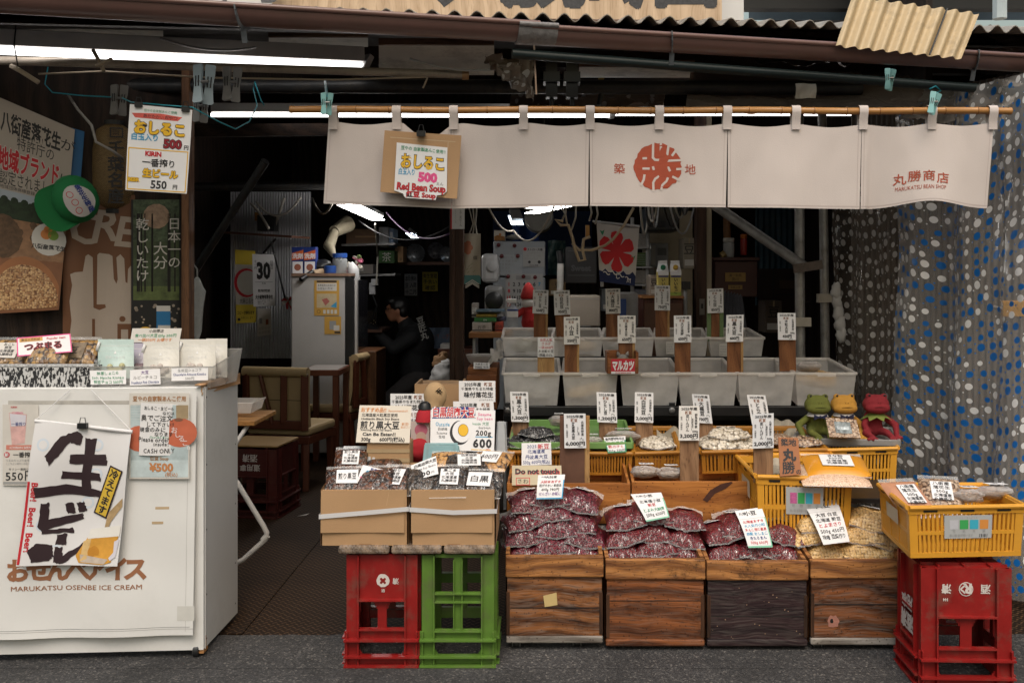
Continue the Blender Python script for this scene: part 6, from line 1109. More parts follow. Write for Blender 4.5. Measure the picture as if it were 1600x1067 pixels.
# white refrigerator with calendars
rf = thing('refrigerator', 'white refrigerator covered with calendars and red magnets', 'refrigerator', P(812, 620, 7.0)); rw_ = mat('fridge_cool_white', (.33, .36, .4), .4, .04, 3); mb = MB(); mb.pbox(771, 377, 852, 432, 7.0, .6, rw_); mb.build('upper_door', rf, bevel=.01); mb = MB(); mb.pbox(771, 433.5, 852, 640, 7.0, .6, rw_); mb.build('lower_door', rf, bevel=.01)
def d_memo(mb, S): mb.scrawl(S, .05, .05, .95, .9, ['予定表 十一月', 'みそ豆 大福 五箱', '黒大豆 配達 二', '白花豆 注文', '電話 三丁目'], gyink, 0)
posterize('memo_sheet', 'white handwritten memo sheet on the left of the white refrigerator', 'paper', SR(773, 398, 816, 430, 6.99), mat('memo_paper', (.4, .43, .46), .6, .05), d_memo)
posterize('price_list', 'white price list sheet with a red round mark on the white refrigerator', 'paper', SR(817, 387, 851, 417, 6.99), mat('memo_paper2', (.42, .42, .42), .6, .05), lambda mb, S: [mb.disc(S, .1, .08, .09, rink), mb.text(S, 'ストロー大福', .55, .1, .14, ink, bold=.02, w=.7), mb.scrawl(S, .08, .2, .92, .65, ['一二三四五六七', '八九十一二三四', '五六七八九十'], gyink, 0), mb.disc(S, .3, .75, .07, ink), mb.disc(S, .75, .75, .08, ink), mb.text(S, 'おまめ本舗', .5, .92, .09, ink)])
def d_mon(mb, S):
    mb.rect(S, .28, .04, .68, .14, gyink)
    for i in range(31): c, r = i % 7, i//7; mb.text(S, str(i+1), .09+.137*c, .24+.16*r, .12, rink if c == 0 else (bink if c == 6 else ink), bold=.03, w=.1)
posterize('month_calendar', 'monthly wall calendar with large numerals on the white refrigerator', 'calendar', SR(790, 428, 848, 494, 6.988), mat('memo_paper2'), d_mon)
for x, y, w_ in ((779, 383, 'upper left'), (804, 384, 'upper middle'), (784, 400, 'memo sheet left'), (809, 400, 'memo sheet right'), (794, 432, 'calendar left'), (818, 432, 'calendar middle'), (836, 433, 'calendar right')):
    mb = MB(); mb.lathe([(.014, 0), (.014, .008), (.006, .012)], mat('magnet', (.12, .01, .015), .4), 14, P(x, y, 6.985), (0, -1, 0)); mb.build('red_magnet', label='round dark red magnet, %s one on the white refrigerator' % w_, cat='magnet', group='red magnets on the refrigerator', smooth=50)
bx('cake_box', 'small box printed with a brown cake picture on the white refrigerator', 'box', 772, 360, 789, 376.5, 7.05, .15, paper2, lambda mb, S: [mb.poly(S, [(.02, .98), (.02, .6), (.3, .45), (.98, .6), (.98, .98)], mat('cake', (.3, .13, .03), .6, .4, 60)), mb.disc(S, .55, .4, .12, oink, 2)])
mb = MB(); mb.blob(P(803, 371, 7.2), (.06, .05, .02), mat('white_bag'), 12, nz=.4); mb.build('white_wrapper', label='crumpled white wrapper on the white refrigerator beside the cake box', cat='wrapper', smooth=180)
mb = MB(); mb.lathe([(.11, 0), (.115, .02), (.115, .12), (.105, .125), (.1, .115)], mat('tin_white', (.34, .34, .32), .5, .15, 8, dirt=.4), 24, P(842, 344, 8.0), (0, -1, .15)); mb.build('round_tin', label='round white tin hanging above the white refrigerator', cat='tin', smooth=40)
mb = MB(); S = SR(801, 352, 842, 377, 8.6, bend=lambda x, y: .02*math.sin(x*8)); mb.sheet(S, mat('navy_cloth', (.01, .04, .16), .8, .2), 10, 4, .01); mb.build('navy_cloth', label='dark blue cloth hanging behind the round white tin', cat='cloth', smooth=180)
mb = MB(); mb.tube(arc(P(763, 323, 5.6), P(802, 360, 6.2), .05), .006, cord, 6); mb.tube(arc(P(802, 360, 6.2), P(866, 322, 5.4), .12), .006, cord, 6)
for px, y2, px2 in ((875, 350, 886), (884, 345, 878), (900, 360, 893), (922, 345, 921), (932, 350, 930)): mb.tube([P(px, 320, 5.2), P((px+px2)/2+3, (320+y2)/2, 5.2), P(px2, y2, 5.25)], .005, cord, 6)
mb.tube([P(*q) for q in ((880, 346, 5.2), (868, 344, 5.2), (876, 352, 5.2), (888, 352, 5.2), (894, 370, 5.2), (898, 388, 5.2), (905, 408, 5.2), (914, 406, 5.2), (910, 390, 5.2), (912, 374, 5.2), (922, 370, 5.2))], .008, mat('tan_cable', (.4, .31, .2), .6, .1), 8); mb.tube([P(*q) for q in ((894, 380, 5.2), (905, 391, 5.2), (925, 391, 5.2), (945, 384, 5.2), (958, 374, 5.2), (975, 352, 5.2), (990, 325, 5.2))], .007, mat('tan_cable'), 8)
mb.build('cable_tangle', label='tangle of tan and white cables hanging below the curtain hem beside the ice flag', cat='cable', smooth=180)
mb = MB(); mb.tube([P(874, 392, 6.5), P(876, 412, 6.5)], .02, black, 8); mb.tube([P(876, 412, 6.5), P(874, 520, 6.5)], .022, mat('pale_pole', (.4, .39, .37), .5, .2, 20), 10); mb.build('broom_pole', label='pale pole with a black grip standing beside the dark machine', cat='pole', smooth=60)
mb = MB(); S = SR(856, 376, 884, 430, 7.1, bend=lambda x, y: .05*math.sin(x*4+y*3)); m, nt, b, out = _nt('plaid'); tc = N(nt, 'TexCoord'); ch = N(nt, 'TexChecker', Scale=22.0); ch.inputs[1].default_value = (.01, .04, .04, 1); ch.inputs[2].default_value = (.05, .08, .075, 1); nt.links.new(tc.outputs['Object'], ch.inputs[0]); nt.links.new(ch.outputs[0], b.inputs['Base Color']); mb.sheet(S, m, 10, 10, .01); mb.build('plaid_cloth', label='dark green plaid cloth hanging beside the white refrigerator', cat='cloth', smooth=180)
bx('ice_shaver', 'black ice shaving machine with faint raised lettering behind the ice flag', 'machine', 884, 386, 932, 442, 6.7, .4, mat('machine_black', (.018, .018, .02), .35, .2), lambda mb, S: [mb.text(S, 'Sweet', .5, .58, .22, mat('machine_letter', (.06, .06, .065), .3, 0), bold=.05, w=.8), mb.rect(S, .06, .1, .94, .12, mat('machine_letter')), mb.rect(S, .06, .78, .94, .8, mat('machine_letter'))], .012)
mb = MB(); mb.pbox(915, 352, 921, 372, 5.22, .02, mat('amber', (.4, .2, .05), .4)); mb.build('amber_plug', label='amber plug hanging on a white cable left of the ice flag', cat='plug')
# ice flag
def d_ice(mb, S):
    red = mat('flag_red', (.5, .025, .03), .8, .06); nv = mat('flag_navy', (.012, .02, .07), .85, .15)
    for a in (90, 30, -30, -90, -150, 150):
        pts = []; r0 = random.Random(a)
        for s, w_ in ((.06, .05), (.2, .1), (.32, .15), (.41, .13), (.45, .04), (.41, -.12), (.32, -.15), (.2, -.1), (.06, -.05)):
            c, s2 = math.cos(R(a)), math.sin(R(a)); x = s*c-w_*s2+r0.uniform(-.01, .01); y = s*s2+w_*c; pts.append((.48+x*1.05, .45-y*.78))
        mb.poly(S, pts, red, 2)
    mb.disc(S, .48, .45, .1, red, 2.3)
    for x, y in ((.12, .14), (.9, .52)): mb.poly(S, [(x-.06, y-.03), (x, y-.01), (x+.06, y-.04), (x+.03, y+.03), (x, y+.06)], gink, 2)
    pts = [(0, 1), (0, .8)]+[(k/12, .79+.03*math.sin(k*2.1)+(.03 if k % 3 == 0 else 0)) for k in range(1, 12)]+[(1, .83), (1, 1)]; mb.poly(S, pts, nv, 1.5)
    for x, y, h in ((.2, .84, .14), (.4, .82, .16), (.6, .85, .14), (.8, .88, .12)): mb.text(S, '〜', x, y, h, paper2, lay=3, bold=.02, rot=-.3)
    mb.text(S, 'し', .52, .87, .1, paper2, lay=3, bold=.02); mb.text(S, '川', .82, .92, .08, paper2, lay=3, bold=.02)
posterize('ice_flag', 'white shaved ice flag with a big red brush character and navy waves', 'flag', SQ((937, 440, 5.3), (992, 447, 5.3), (999, 356, 5.3), (932, 349, 5.3), bend=lambda x, y: .015*math.sin(x*5+1)), mat('flag_white', (.46, .43, .41), .85, .05), d_ice, 16, 16)
mb = MB(); mb.tube([P(941, 448, 5.35), P(936, 345, 5.35)], .009, gw, 8); mb.tube([P(926, 346, 5.3), P(1000, 354, 5.3)], .006, gw, 8); mb.build('flag_rod', label='thin pale rods carrying the shaved ice flag', cat='rod')
bx('foam_box', 'cream insulated box behind the price signs of the back bins', 'box', 888, 462, 938, 510, 6.4, .4, mat('cream_foam', (.36, .31, .26), .7, .08), lambda mb, S: [mb.rect(S, 0, .1, 1, .12, gyink), mb.rect(S, .3, .98, .7, 1, gyink)], .008)
# santa plush, spray bottle
sp_ = thing('plush_doll', 'red plush doll with a white beard and pointed hat in front of the calendar', 'plush', P(838, 505, 5.9)); pr = mat('plush_red', (.36, .02, .02), .95, .15, 20, bump=.3, bs=200); psk = mat('plush_skin', (.5, .33, .26), .95, .1); pwh = mat('plush_white', (.5, .47, .45), .95, .1, bump=.4, bs=120)
c = P(826, 470, 6.05); mb = MB(); mb.blob(c, (.042, .035, .042), psk, 14); mb.blob(c+Vector((0, -.02, -.015)), (.045, .03, .03), pwh, 12); mb.build('head', sp_, smooth=180); mb = MB(); mb.lathe([(.045, .0), (.047, .02), (.035, .06), (.018, .09), (.004, .1)], pr, 14, c+Vector((-.002, 0, .012))); mb.build('hat', sp_, smooth=180)
mb = MB(); caps(mb, c+Vector((.015, 0, -.13)), c+Vector((.01, 0, -.05)), .06, .045, pr); caps(mb, c+Vector((-.03, -.01, -.06)), c+Vector((-.08, -.03, -.09)), .022, .018, pr); caps(mb, c+Vector((.05, -.01, -.06)), c+Vector((.08, -.02, -.12)), .022, .018, pr); mb.blob(c+Vector((-.09, -.03, -.095)), .02, psk, 8); mb.blob(c+Vector((.083, -.02, -.13)), .02, psk, 8); mb.build('body', sp_, smooth=180)
sb = thing('spray_bottle', 'clear spray bottle with white trigger head behind the back bins', 'spray bottle', P(801, 512, 5.9)); c = P(801, 511, 5.9); mb = MB(); mb.lathe([(.03, 0), (.032, .01), (.032, .09), (.028, .11), (.012, .13), (.012, .14)], milky('bottle_clear', (.5, .52, .55), .55), 16, c); mb.lathe([(.0325, .06), (.0325, .1)], paper, 16, c); mb.lathe([(.0328, .095), (.0328, .105)], nink, 16, c); mb.build('bottle', sb, smooth=50)
mb = MB(); mb.box(c+Vector((-.005, 0, .155)), (.055, .022, .025), paper); mb.box(c+Vector((-.034, 0, .158)), (.014, .012, .014), paper); mb.box(c+Vector((-.02, 0, .135)), (.008, .012, .03), paper, rot=(0, .4, 0)); mb.build('trigger', sb, bevel=.004)
# right part of the shop
wr_ = thing('wire_shelf', 'white wire shelf of papers behind the ice flag', 'shelf', P(1005, 520, 7.2))
for x in (988, 1012):
    mb = MB(); mb.tube([P(x, 340, 7.2), P(x, 540, 7.2)], .014, gw, 8); mb.build('upright', wr_)
for y in (388, 418, 445, 475):
    mb = MB(); mb.bar(P(985, y, 7.3), P(1015, y, 7.3), .3, .012, gw); mb.build('shelf', wr_)
for i, (y, n_, c_) in enumerate(((387, 'top', (.36, .34, .32)), (417, 'second', (.1, .16, .06)), (444, 'third', (.33, .3, .27)), (474, 'lowest', (.2, .2, .24)))): bx('folder_stack', 'stack of paper folders on the %s level of the white wire shelf' % n_, 'folders', 991, y-22, 1010, y-1.5, 7.2, .2, mat('fold%d' % i, c_, .7, .5, 60, stretch=(1, 1, 8)), lambda mb, S: [mb.rect(S, 0, k/6, 1, k/6+.03, gyink) for k in range(1, 6)], 0)
bx('switch_box', 'grey white electric box on the cream wall panel above the cartons', 'box', 1016, 380, 1044, 418, 7.45, .12, gw, lambda mb, S: [mb.rect(S, .05, .1, .3, .9, paper2), mb.rect(S, .4, .2, .9, .5, mat('machine_grey'))])
bx('wall_phone', 'beige wall phone below the electric box', 'phone', 1006, 418, 1024, 446, 7.4, .1, mat('phone_beige', (.33, .28, .24), .5, .1), lambda mb, S: [mb.rect(S, .55, .1, .9, .9, gw), mb.disc(S, .3, .75, .08, paper2)], .01)
bx('television', 'black box shaped television hanging under the ceiling at the right', 'television', 1010, 322, 1062, 361, 6.9, .4, black, lambda mb, S: mb.rect(S, .08, .1, .92, .85, mat('screen2', (.012, .013, .018), .15, .1)), .01)
def carton(x0, label, capc):
    t = thing('drink_carton', label, 'carton', P(x0+8, 462, 6.2), 'yellow drink cartons'); mb = MB(); mb.pbox(x0, 425, x0+17, 462, 6.2, .075, mat('carton_yellow', (.55, .45, .12), .5, .1)); S = SR(x0, 425, x0+17, 462, 6.1985); mb.rect(S, 0, 0, 1, .14, paper); mb.rect(S, .05, .16, .95, .22, nink); mb.text(S, 'いいちご', .5, .58, .17, ink, vert=True, bold=.03, lay=2); mb.rect(S, 0, .85, 1, 1, mat('carton_green', (.3, .4, .08), .5), 1); mb.build('body', t, bevel=.003)
    mb = MB(); a, b = P(x0, 425, 6.2), P(x0+17, 425, 6.2); h = .055; vs = [a+Vector((0, 0, .001)), b+Vector((0, 0, .001)), b+Vector((0, .075, .001)), a+Vector((0, .075, .001)), a+Vector((.006, .0375, h)), b+Vector((-.006, .0375, h))]; mb.add(vs, [(0, 1, 5, 4), (2, 3, 4, 5), (1, 2, 5), (3, 0, 4)], paper); mb.bar(vs[4]+Vector((0, 0, .008)), vs[5]+Vector((0, 0, .008)), .005, .016, paper); mb.lathe([(.016, 0), (.016, .014), (.012, .016)], capc, 12, (a+b)/2+Vector((0, .015, .024)), (0, -.8, .6)); mb.build('gable_top', t)
carton(1028, 'yellow drink carton with a green cap on the brown cabinet', mat('cap_dgreen', (.01, .12, .05), .4)); carton(1047.5, 'yellow drink carton with a yellow cap on the brown cabinet', mat('cap_yellow', (.5, .3, .03), .4))
cb_ = wood('cabinet_red_wood', (.045, .014, .01), (.1, .03, .02), 'Z', .45, 24, 1.5); bx('brown_cabinet', 'dark red brown cabinet with an orange top under the cartons', 'cabinet', 1005, 467, 1068, 600, 6.15, .4, cb_, lambda mb, S: [mb.rect(S, .04, .05, .48, .95, dkw), mb.rect(S, .52, .05, .96, .95, dkw)]); bx('cabinet_top_board', 'orange board lying on the dark red brown cabinet', 'board', 1003, 462.5, 1069, 466.5, 6.12, .45, csh, None, .002)
mb = MB(); mb.lathe([(.07, 0), (.075, .02), (.075, .2), (.06, .21)], milky('tub_clear', (.36, .35, .34), .6), 18, P(978, 510, 6.1)); mb.box(P(972, 480, 5.99), (.05, .004, .1), mat('blue_label', (.02, .05, .18), .5)); mb.build('clear_tub', label='clear tub with a blue label under the shaved ice flag', cat='tub', smooth=50)
rc = thing('red_cupboard', 'small dark red cupboard with paper labels at the right of the shop', 'cupboard', P(1150, 470, 7.3)); mb = MB(); mb.pbox(1117, 408, 1184, 464, 7.3, .35, mat('cupboard_red', (.055, .012, .01), .4, .25, 6)); mb.build('case', rc, bevel=.006); mb = MB(); mb.pbox(1114, 402, 1187, 407.5, 7.28, .38, mat('cupboard_red')); mb.build('top', rc, bevel=.004)
mb = MB(); S = SR(1133, 426, 1165, 440, 7.29); mb.sheet(S, mat('label_tan', (.36, .22, .07), .7, .15), t=.002); mb.text(S, '第一缶詰', .5, .3, .35, ink, w=.8); mb.text(S, '田川', .5, .72, .4, ink, w=.7); S = SR(1138, 445.5, 1160, 452, 7.29); mb.sheet(S, mat('label_tan'), t=.002); mb.text(S, '取扱注意', .5, .5, .6, ink, w=.85); mb.build('label', rc)
jar(1138.5, 372, 402, 7.4, .042, mat('bottle_white', (.42, .42, .42), .4, .1), paper2, 'white pump bottle standing on the small dark red cupboard', 'white_bottle', 'bottle'); jar(1162, 366, 399, 7.45, .026, mat('bottle_red', (.35, .03, .02), .35, .2), mat('cap_orange', (.5, .13, .02), .4), 'red bottle with an orange cap standing on the small dark red cupboard', 'red_bottle', 'bottle')
mb = MB(); mb.tube([P(1126, 400, 7.35), P(1133, 396, 7.35)], .025, mat('tape_tan', (.35, .24, .1), .4), 14); mb.build('tape_roll', label='tan roll of tape beside the white pump bottle', cat='tape', smooth=50)
mb = MB(); mb.tube([P(1135, 322, 7.6), P(1136, 372, 7.6)], .028, mat('kraft_tube', (.25, .12, .05), .6, .15), 12); mb.build('paper_tube', label='brown paper tube hanging above the white pump bottle', cat='tube', smooth=50)
mb = MB(); S = SQ((1124, 520, 6.6), (1168, 520, 6.7), (1160, 462, 6.9), (1132, 455, 6.9)); corr(mb, S, 6, .012, mat('grey_vinyl', (.13, .13, .15), .4, .15), .004, 8); mb.build('grey_sheet', label='grey folded plastic sheet standing behind the back bins at the right', cat='sheet', smooth=60)
mb = MB(); S = SR(1186, 420, 1250, 640, 8.2); mb.sheet(S, mat('door_dark', (.03, .014, .01), .5, .3), t=.04); mb.rect(S, .33, .0, .36, 1, black); mb.rect(S, .5, .08, .85, .14, mat('label_dim', (.09, .055, .03), .7, .1)); mb.frame(S, .4, .18, .95, .6, .01, black); mb.build('back_door', shop)
mb = MB(); mb.tube([P(1071, 440, 6.4), P(1071, 560, 6.4)], .012, gw, 8); mb.box(P(1072, 446, 6.38), (.05, .05, .05), black); mb.build('thin_post', label='thin pale post with a black clamp right of the brown cabinet', cat='post')
mb = MB(); S = SR(1093, 467, 1101, 492, 6.59); mb.sheet(S, mat('plate_dim', (.16, .14, .12), .5, .1), t=.003); mb.rect(S, .3, .3, .7, .6, black); mb.build('switch_plate', label='small grey switch plate on the right hand post', cat='switch')
mb = MB(); r0 = random.Random(2)
for k in range(5): mb.blob(P(1306+k*2, 455+k*17, 5.6), (.03, .02, .05), mat('white_bag'), 10, nz=.5, sd=k)
mb.build('torn_wrapping', label='torn white wrapping tied to the edge of the white dotted curtain', cat='wrapping', smooth=180)
# more of the dim clutter deep in the shop
posterize('wall_notice', 'pale handwritten notice pinned on the back wall left of the plate shelf', 'notice', SR(632, 428, 652, 462, 11.9), paper2, hand(['本日休み', '豆 入荷', '十二月'], [ink])); posterize('wall_notice', 'yellow notice pinned on the back wall above the seated person', 'notice', SR(660, 425, 684, 455, 11.9), mat('poster_yellow'), hand(['衛生管理', '手洗い', '確認'], [ink]))
bx('stock_carton', 'cardboard carton on the floor behind the seated person', 'box', 668, 600, 702, 660, 10.6, .4, card_, lambda mb, S: [mb.text(S, '落花生', .5, .4, .3, ink), mb.rect(S, 0, .1, 1, .16, mat('pack_tape', (.4, .29, .17), .3, .1))])
for i, (x0, y0, x1, y1, Y, c_, lb) in enumerate(((858, 436, 884, 462, 7.2, (.3, .2, .1), 'brown carton low between the refrigerator and the black machine'), (940, 452, 966, 486, 6.9, (.22, .24, .26), 'grey carton under the shaved ice flag at the left'), (1016, 430, 1028, 462, 6.4, (.35, .3, .25), 'narrow beige carton beside the drink cartons'), (1068, 372, 1086, 420, 7.0, (.3, .26, .2), 'tall beige carton right of the cream wall panel'), (1196, 470, 1222, 520, 7.6, (.12, .09, .07), 'dim brown carton in front of the dark door'))):
    bx('stock_carton', lb, 'box', x0, y0, x1, y1, Y, .25, mat('stock%d' % i, c_, .7, .2), lambda mb, S: [mb.text(S, '豆', .5, .35, .4, ink), mb.rect(S, .1, .7, .9, .9, paper2), mb.rect(S, .45, 0, .55, .2, mat('pack_tape'))])
mb = MB(); r0 = random.Random(11)
for k in range(9): x = 1000+k*9; mb.tube(arc(P(x, 318+r0.uniform(-4, 4), 5.6), P(x+r0.uniform(-20, 40), 325, 6.4), r0.uniform(.05, .18)), .006, (cord, black, gw)[k % 3], 6)
mb.build('cable_tangle', label='loose grey and black cables sagging below the curtain hem above the drink cartons', cat='cable', smooth=180)
mb = MB(); mb.tube(arc(P(560, 345, 8.2), P(705, 352, 8.2), .14), .006, rust, 6); mb.tube(arc(P(604, 332, 7.6), P(703, 365, 6.5), .1), .006, mat('purple_cable', (.08, .03, .1), .5), 6); mb.build('ceiling_cable', label='thin cables sagging under the ceiling between the lamp and the dark post', cat='cable', smooth=180)
pipe((296, 292, 6.8), (520, 290, 7.0), .03, rust, 'faint dark pipe crossing the black space above the calendar wall', 'cross_pipe')
mb = MB(); mb.bar(P(300, 205, 5.6), P(520, 203, 5.9), .05, .07, dwx); mb.build('cross_beam', shop)
for x, y, lb in ((250, 60, 'white cable clipped along the ceiling panel above the long lamp'), (640, 92, 'white cable drooping below the ceiling panel right of the long lamp')):
    mb = MB(); mb.tube(arc(P(x, y, 4.4), P(x+150, y+14, 4.5), .03), .005, gw, 6); mb.build('ceiling_cable', label=lb, cat='cable', smooth=180)
# ---------------------------------------------------------------- display: wooden bean boxes in front
def boxw(i, kn=.55): return wood('old_box_wood_%d' % i, ((.035, .011, .005), (.045, .013, .005), (.014, .007, .009), (.028, .01, .005))[i], ((.30, .115, .037), (.29, .095, .03), (.034, .016, .018), (.25, .085, .028))[i], 'X', .62, 27, 1.6, kn if i != 2 else .2, .6, .28 if i in (0, 3) else .15)
rimw = wood('box_rim_wood', (.14, .048, .014), (.46, .2, .062), 'X', .6, 34, 2.4, .95, .5, .1); trayw = wood('tray_wood', (.24, .08, .018), (.48, .19, .045), 'X', .5, 18, 1.4, .25, .3); greyw2 = wood('grey_plinth', (.12, .1, .085), (.34, .31, .28), 'X', .75, 26, 2, .5, .5)
BD = .30; BX = ((790, 943, 868, 1003), (946, 1102, 873, 1008), (1104, 1263, 876, 1008), (1266, 1420, 874, 1006)); BN_ = ('worn brown wooden box holding the tallest heap of red beans', 'worn brown wooden box with an oval grain pattern, second from the green crate', 'dark purple brown painted wooden box, third from the green crate', 'worn wooden box with a pale knot hole holding the white soy beans')
for i, (x0, x1, y0, y1) in enumerate(BX):
    Y = 3.84; a, b = P(x0, y0, Y), P(x1, y1, Y); t = thing('bean_box', BN_[i], 'wooden box', ((a.x+b.x)/2, Y, 0), 'wheeled wooden bean boxes'); rz = P(0, (901, 905, 906, 903)[i], Y).z; fm2 = boxw(i); zb = b.z
    mb = MB(); mb.bb(a.x+.006, b.x-.006, Y+.004, Y+.022, zb+.024, rz-.001, fm2)
    for xx in (a.x+.003, b.x-.016): mb.bb(xx, xx+.013, Y+.001, Y+.0225, zb+.03, rz-.06, wood('box_joint', (.02, .01, .006), (.07, .03, .014), 'Z', .7, 30, 3))
    mb.bb(a.x+.018, b.x-.018, Y+.0025, Y+.004, zb+(.13, .17, .11, .15)[i], zb+(.134, .173, .113, .154)[i], dark)
    S = Sheet((a.x, Y+.0035, zb), (b.x, Y+.0035, zb), (b.x, Y+.0035, rz), (a.x, Y+.0035, rz))
    if i == 3: mb.disc(S, .235, .66, .09, mat('knot_pale', (.36, .16, .12), .8, .3, 60), 1, 16, jag=.25); mb.disc(S, .22, .65, .03, dark, 2, 12, jag=.3)
    if i == 2:
        r0 = random.Random(3)
        for k in range(22): mb.disc(S, r0.uniform(.05, .95), r0.uniform(.1, .9), r0.uniform(.004, .011), mat('chip', (.3, .2, .13), .8, .3, 60), 1, 6, jag=.4)
    mb.build('front_board', t, bevel=.003)
    if i == 0:
        mb = MB(); S2 = Sheet(*[Vector((a.x, Y+.001, zb))+Vector((u*(b.x-a.x), 0, v*(rz-zb))) for u, v in ((.40, .54), (.53, .57), (.52, .76), (.385, .71))]); mb.sheet(S2, mat('masking_tape', (.55, .41, .18), .7, .08, 30), t=.001); mb.build('tape_square', t)
    mb = MB(); mb.bb(a.x, b.x, Y-.006, Y+.022, rz, a.z, rimw); mb.build('rim_board', t, bevel=.005)
    mb = MB(); mb.bb(a.x+.002, b.x-.002, Y-.001, Y+.024, zb-.004, zb+.0235, greyw2 if i in (0, 3) else fm2); mb.build('plinth', t, bevel=.006)
    for xx in (a.x, b.x-.016):
        mb = MB(); mb.quad([(xx, Y+.023, zb), (xx, Y+BD, zb), (xx, Y+BD, a.z+.03), (xx, Y+.023, a.z)], rimw); mb.quad([(xx+.015, Y+.023, zb), (xx+.015, Y+BD, zb), (xx+.015, Y+BD, a.z+.03), (xx+.015, Y+.023, a.z)], rimw); mb.quad([(xx, Y+.023, a.z), (xx+.015, Y+.023, a.z), (xx+.015, Y+BD, a.z+.03), (xx, Y+BD, a.z+.03)], rimw); mb.build('side_board', t)
    mb = MB(); mb.bb(a.x+.017, b.x-.017, Y+.03, Y+BD, a.z-.06, a.z-.05, trayw); mb.build('inner_board', t)
    for xx, yy in ((a.x+.04, Y+.05), (b.x-.1, Y+.06), (a.x+.05, Y+BD-.03), (b.x-.06, Y+BD-.03)):
        mb = MB(); caster(mb, (xx, yy), min(.026, zb*.5)); mb.box((xx, yy, zb-.006), (.05, .05, .006), steel); mb.build('caster', t, smooth=40)
# bags of beans: three pillow shapes per sort, copied
def bagproto(nm, m, seed, W_=.16, L_=.19, T_=.066):
    mb = MB(); n = 16; r0 = random.Random(seed)
    def h(u, v): return max(0, 1-abs(u)**2.6)**.55*max(0, 1-abs(v)**2.4)**.6
    vs = []
    for sg in (1, -1):
        for j in range(n+1):
            for i in range(n+1):
                u, v = i/n*2-1, j/n*2-1; k = h(u, v); pin = 1-.10*(abs(v)**2)*(1-abs(u)**2)-.0
                nz = .010*mnoise.noise(Vector((u*2.4, v*2.4, seed+sg)))+.007*mnoise.noise(Vector((u*7+v, v*3, seed*2)))*(1-k)+.004*mnoise.noise(Vector((u*11, v*11, seed)))
                vs.append((u*W_/2*(1-.07*(1-abs(v))*abs(u)**2), v*L_/2*pin*(1-.05*(1-abs(u)**2)), sg*T_/2*k*(1.05 if sg > 0 else .85)+nz*min(1, k*3+.3)+.016*(1-abs(u))*(abs(v)**4)*(-1 if v < 0 else 1)))
    w = n+1; q = [(j*w+i, j*w+i+1, (j+1)*w+i+1, (j+1)*w+i) for j in range(n) for i in range(n)]
    mb.add(vs, q+[tuple(x+w*w for x in f[::-1]) for f in q], m)
    s = [mb.v[i] for i in range(w)]; mb.add([tuple(p) for p in s]+[(p.x*1.01, p.y-.007-.004*mnoise.noise(Vector((p.x*60, seed, 0))), p.z-.004+.005*mnoise.noise(Vector((p.x*40, seed, 5)))) for p in s], [(i, i+1, w+i+1, w+i) for i in range(n)], clear2)
    s = [mb.v[n*w+i] for i in range(w)]; mb.add([tuple(p) for p in s]+[(p.x*.98, p.y+.03, p.z+.012+.006*mnoise.noise(Vector((p.x*30, seed, 9)))) for p in s], [(i, i+1, w+i+1, w+i) for i in range(n)], clear)
    o = mb.build(nm, org=(0, 0, 0), smooth=180); return o
red1 = beans('red_beans', '#460c1c', '#78162c', '#20050c', 150, .8); red2 = beans('small_red_beans', '#520b16', '#801622', '#26060a', 190, .8); soy = beans('soy_beans', '#c89e60', '#e0be86', '#80602f', 92, .3, 1.0, .35); wht = beans('white_beans', '#b7ab98', '#ded4c4', '#6a5c48', 85, .45); pin_ = beans('pinto_beans', '#8a6a50', '#c8b098', '#4a3324', 85, .4); blk = beans('black_beans', '#0c0a0d', '#1c191d', '#040404', 80, .95)
protos = {}
def bag(kind, px, py, Y, label, rz=0, pitch=-8, roll=0, sc=1.0, lab=None, grp=None, name='bean_bag', parentlab=None):
    L_ = protos.setdefault(kind, []); protos[kind+'n'] = protos.get(kind+'n', -1)+1
    if len(L_) < 3: o = bagproto(name, {'r1': red1, 'r2': red2, 's': soy, 'w': wht, 'p': pin_, 'b': blk}[kind], (1, 5, 9)[len(L_)]); L_.append(o)
    else: o = L_[protos[kind+'n'] % 3].copy(); C.objects.link(o)
    o.name = name; o.location = P(px, py, Y); o.rotation_euler = (R(pitch), R(roll), R(rz)); o.scale = (sc,)*3 if not isinstance(sc, tuple) else sc
    tag(o, label, 'bean bag', grp); ORG[o.name] = Vector((0, 0, 0))
    if lab:
        mb = MB(); S = Sheet((-.036, .03, .041), (.036, .026, .041), (.038, .095, .026), (-.034, .098, .026)); mb.sheet(S, paper, t=.0008); mb.text(S, '豆', .25, .5, .5, ink, bold=.02); mb.text(S, lab, .65, .5, .42, ink, bold=.01, w=.5)
        ORG[o.name] = Vector((0, 0, 0)); l = mb.build('label', o)
    return o
def yfor(py, base): return 3.955+(base-py)/105*.09
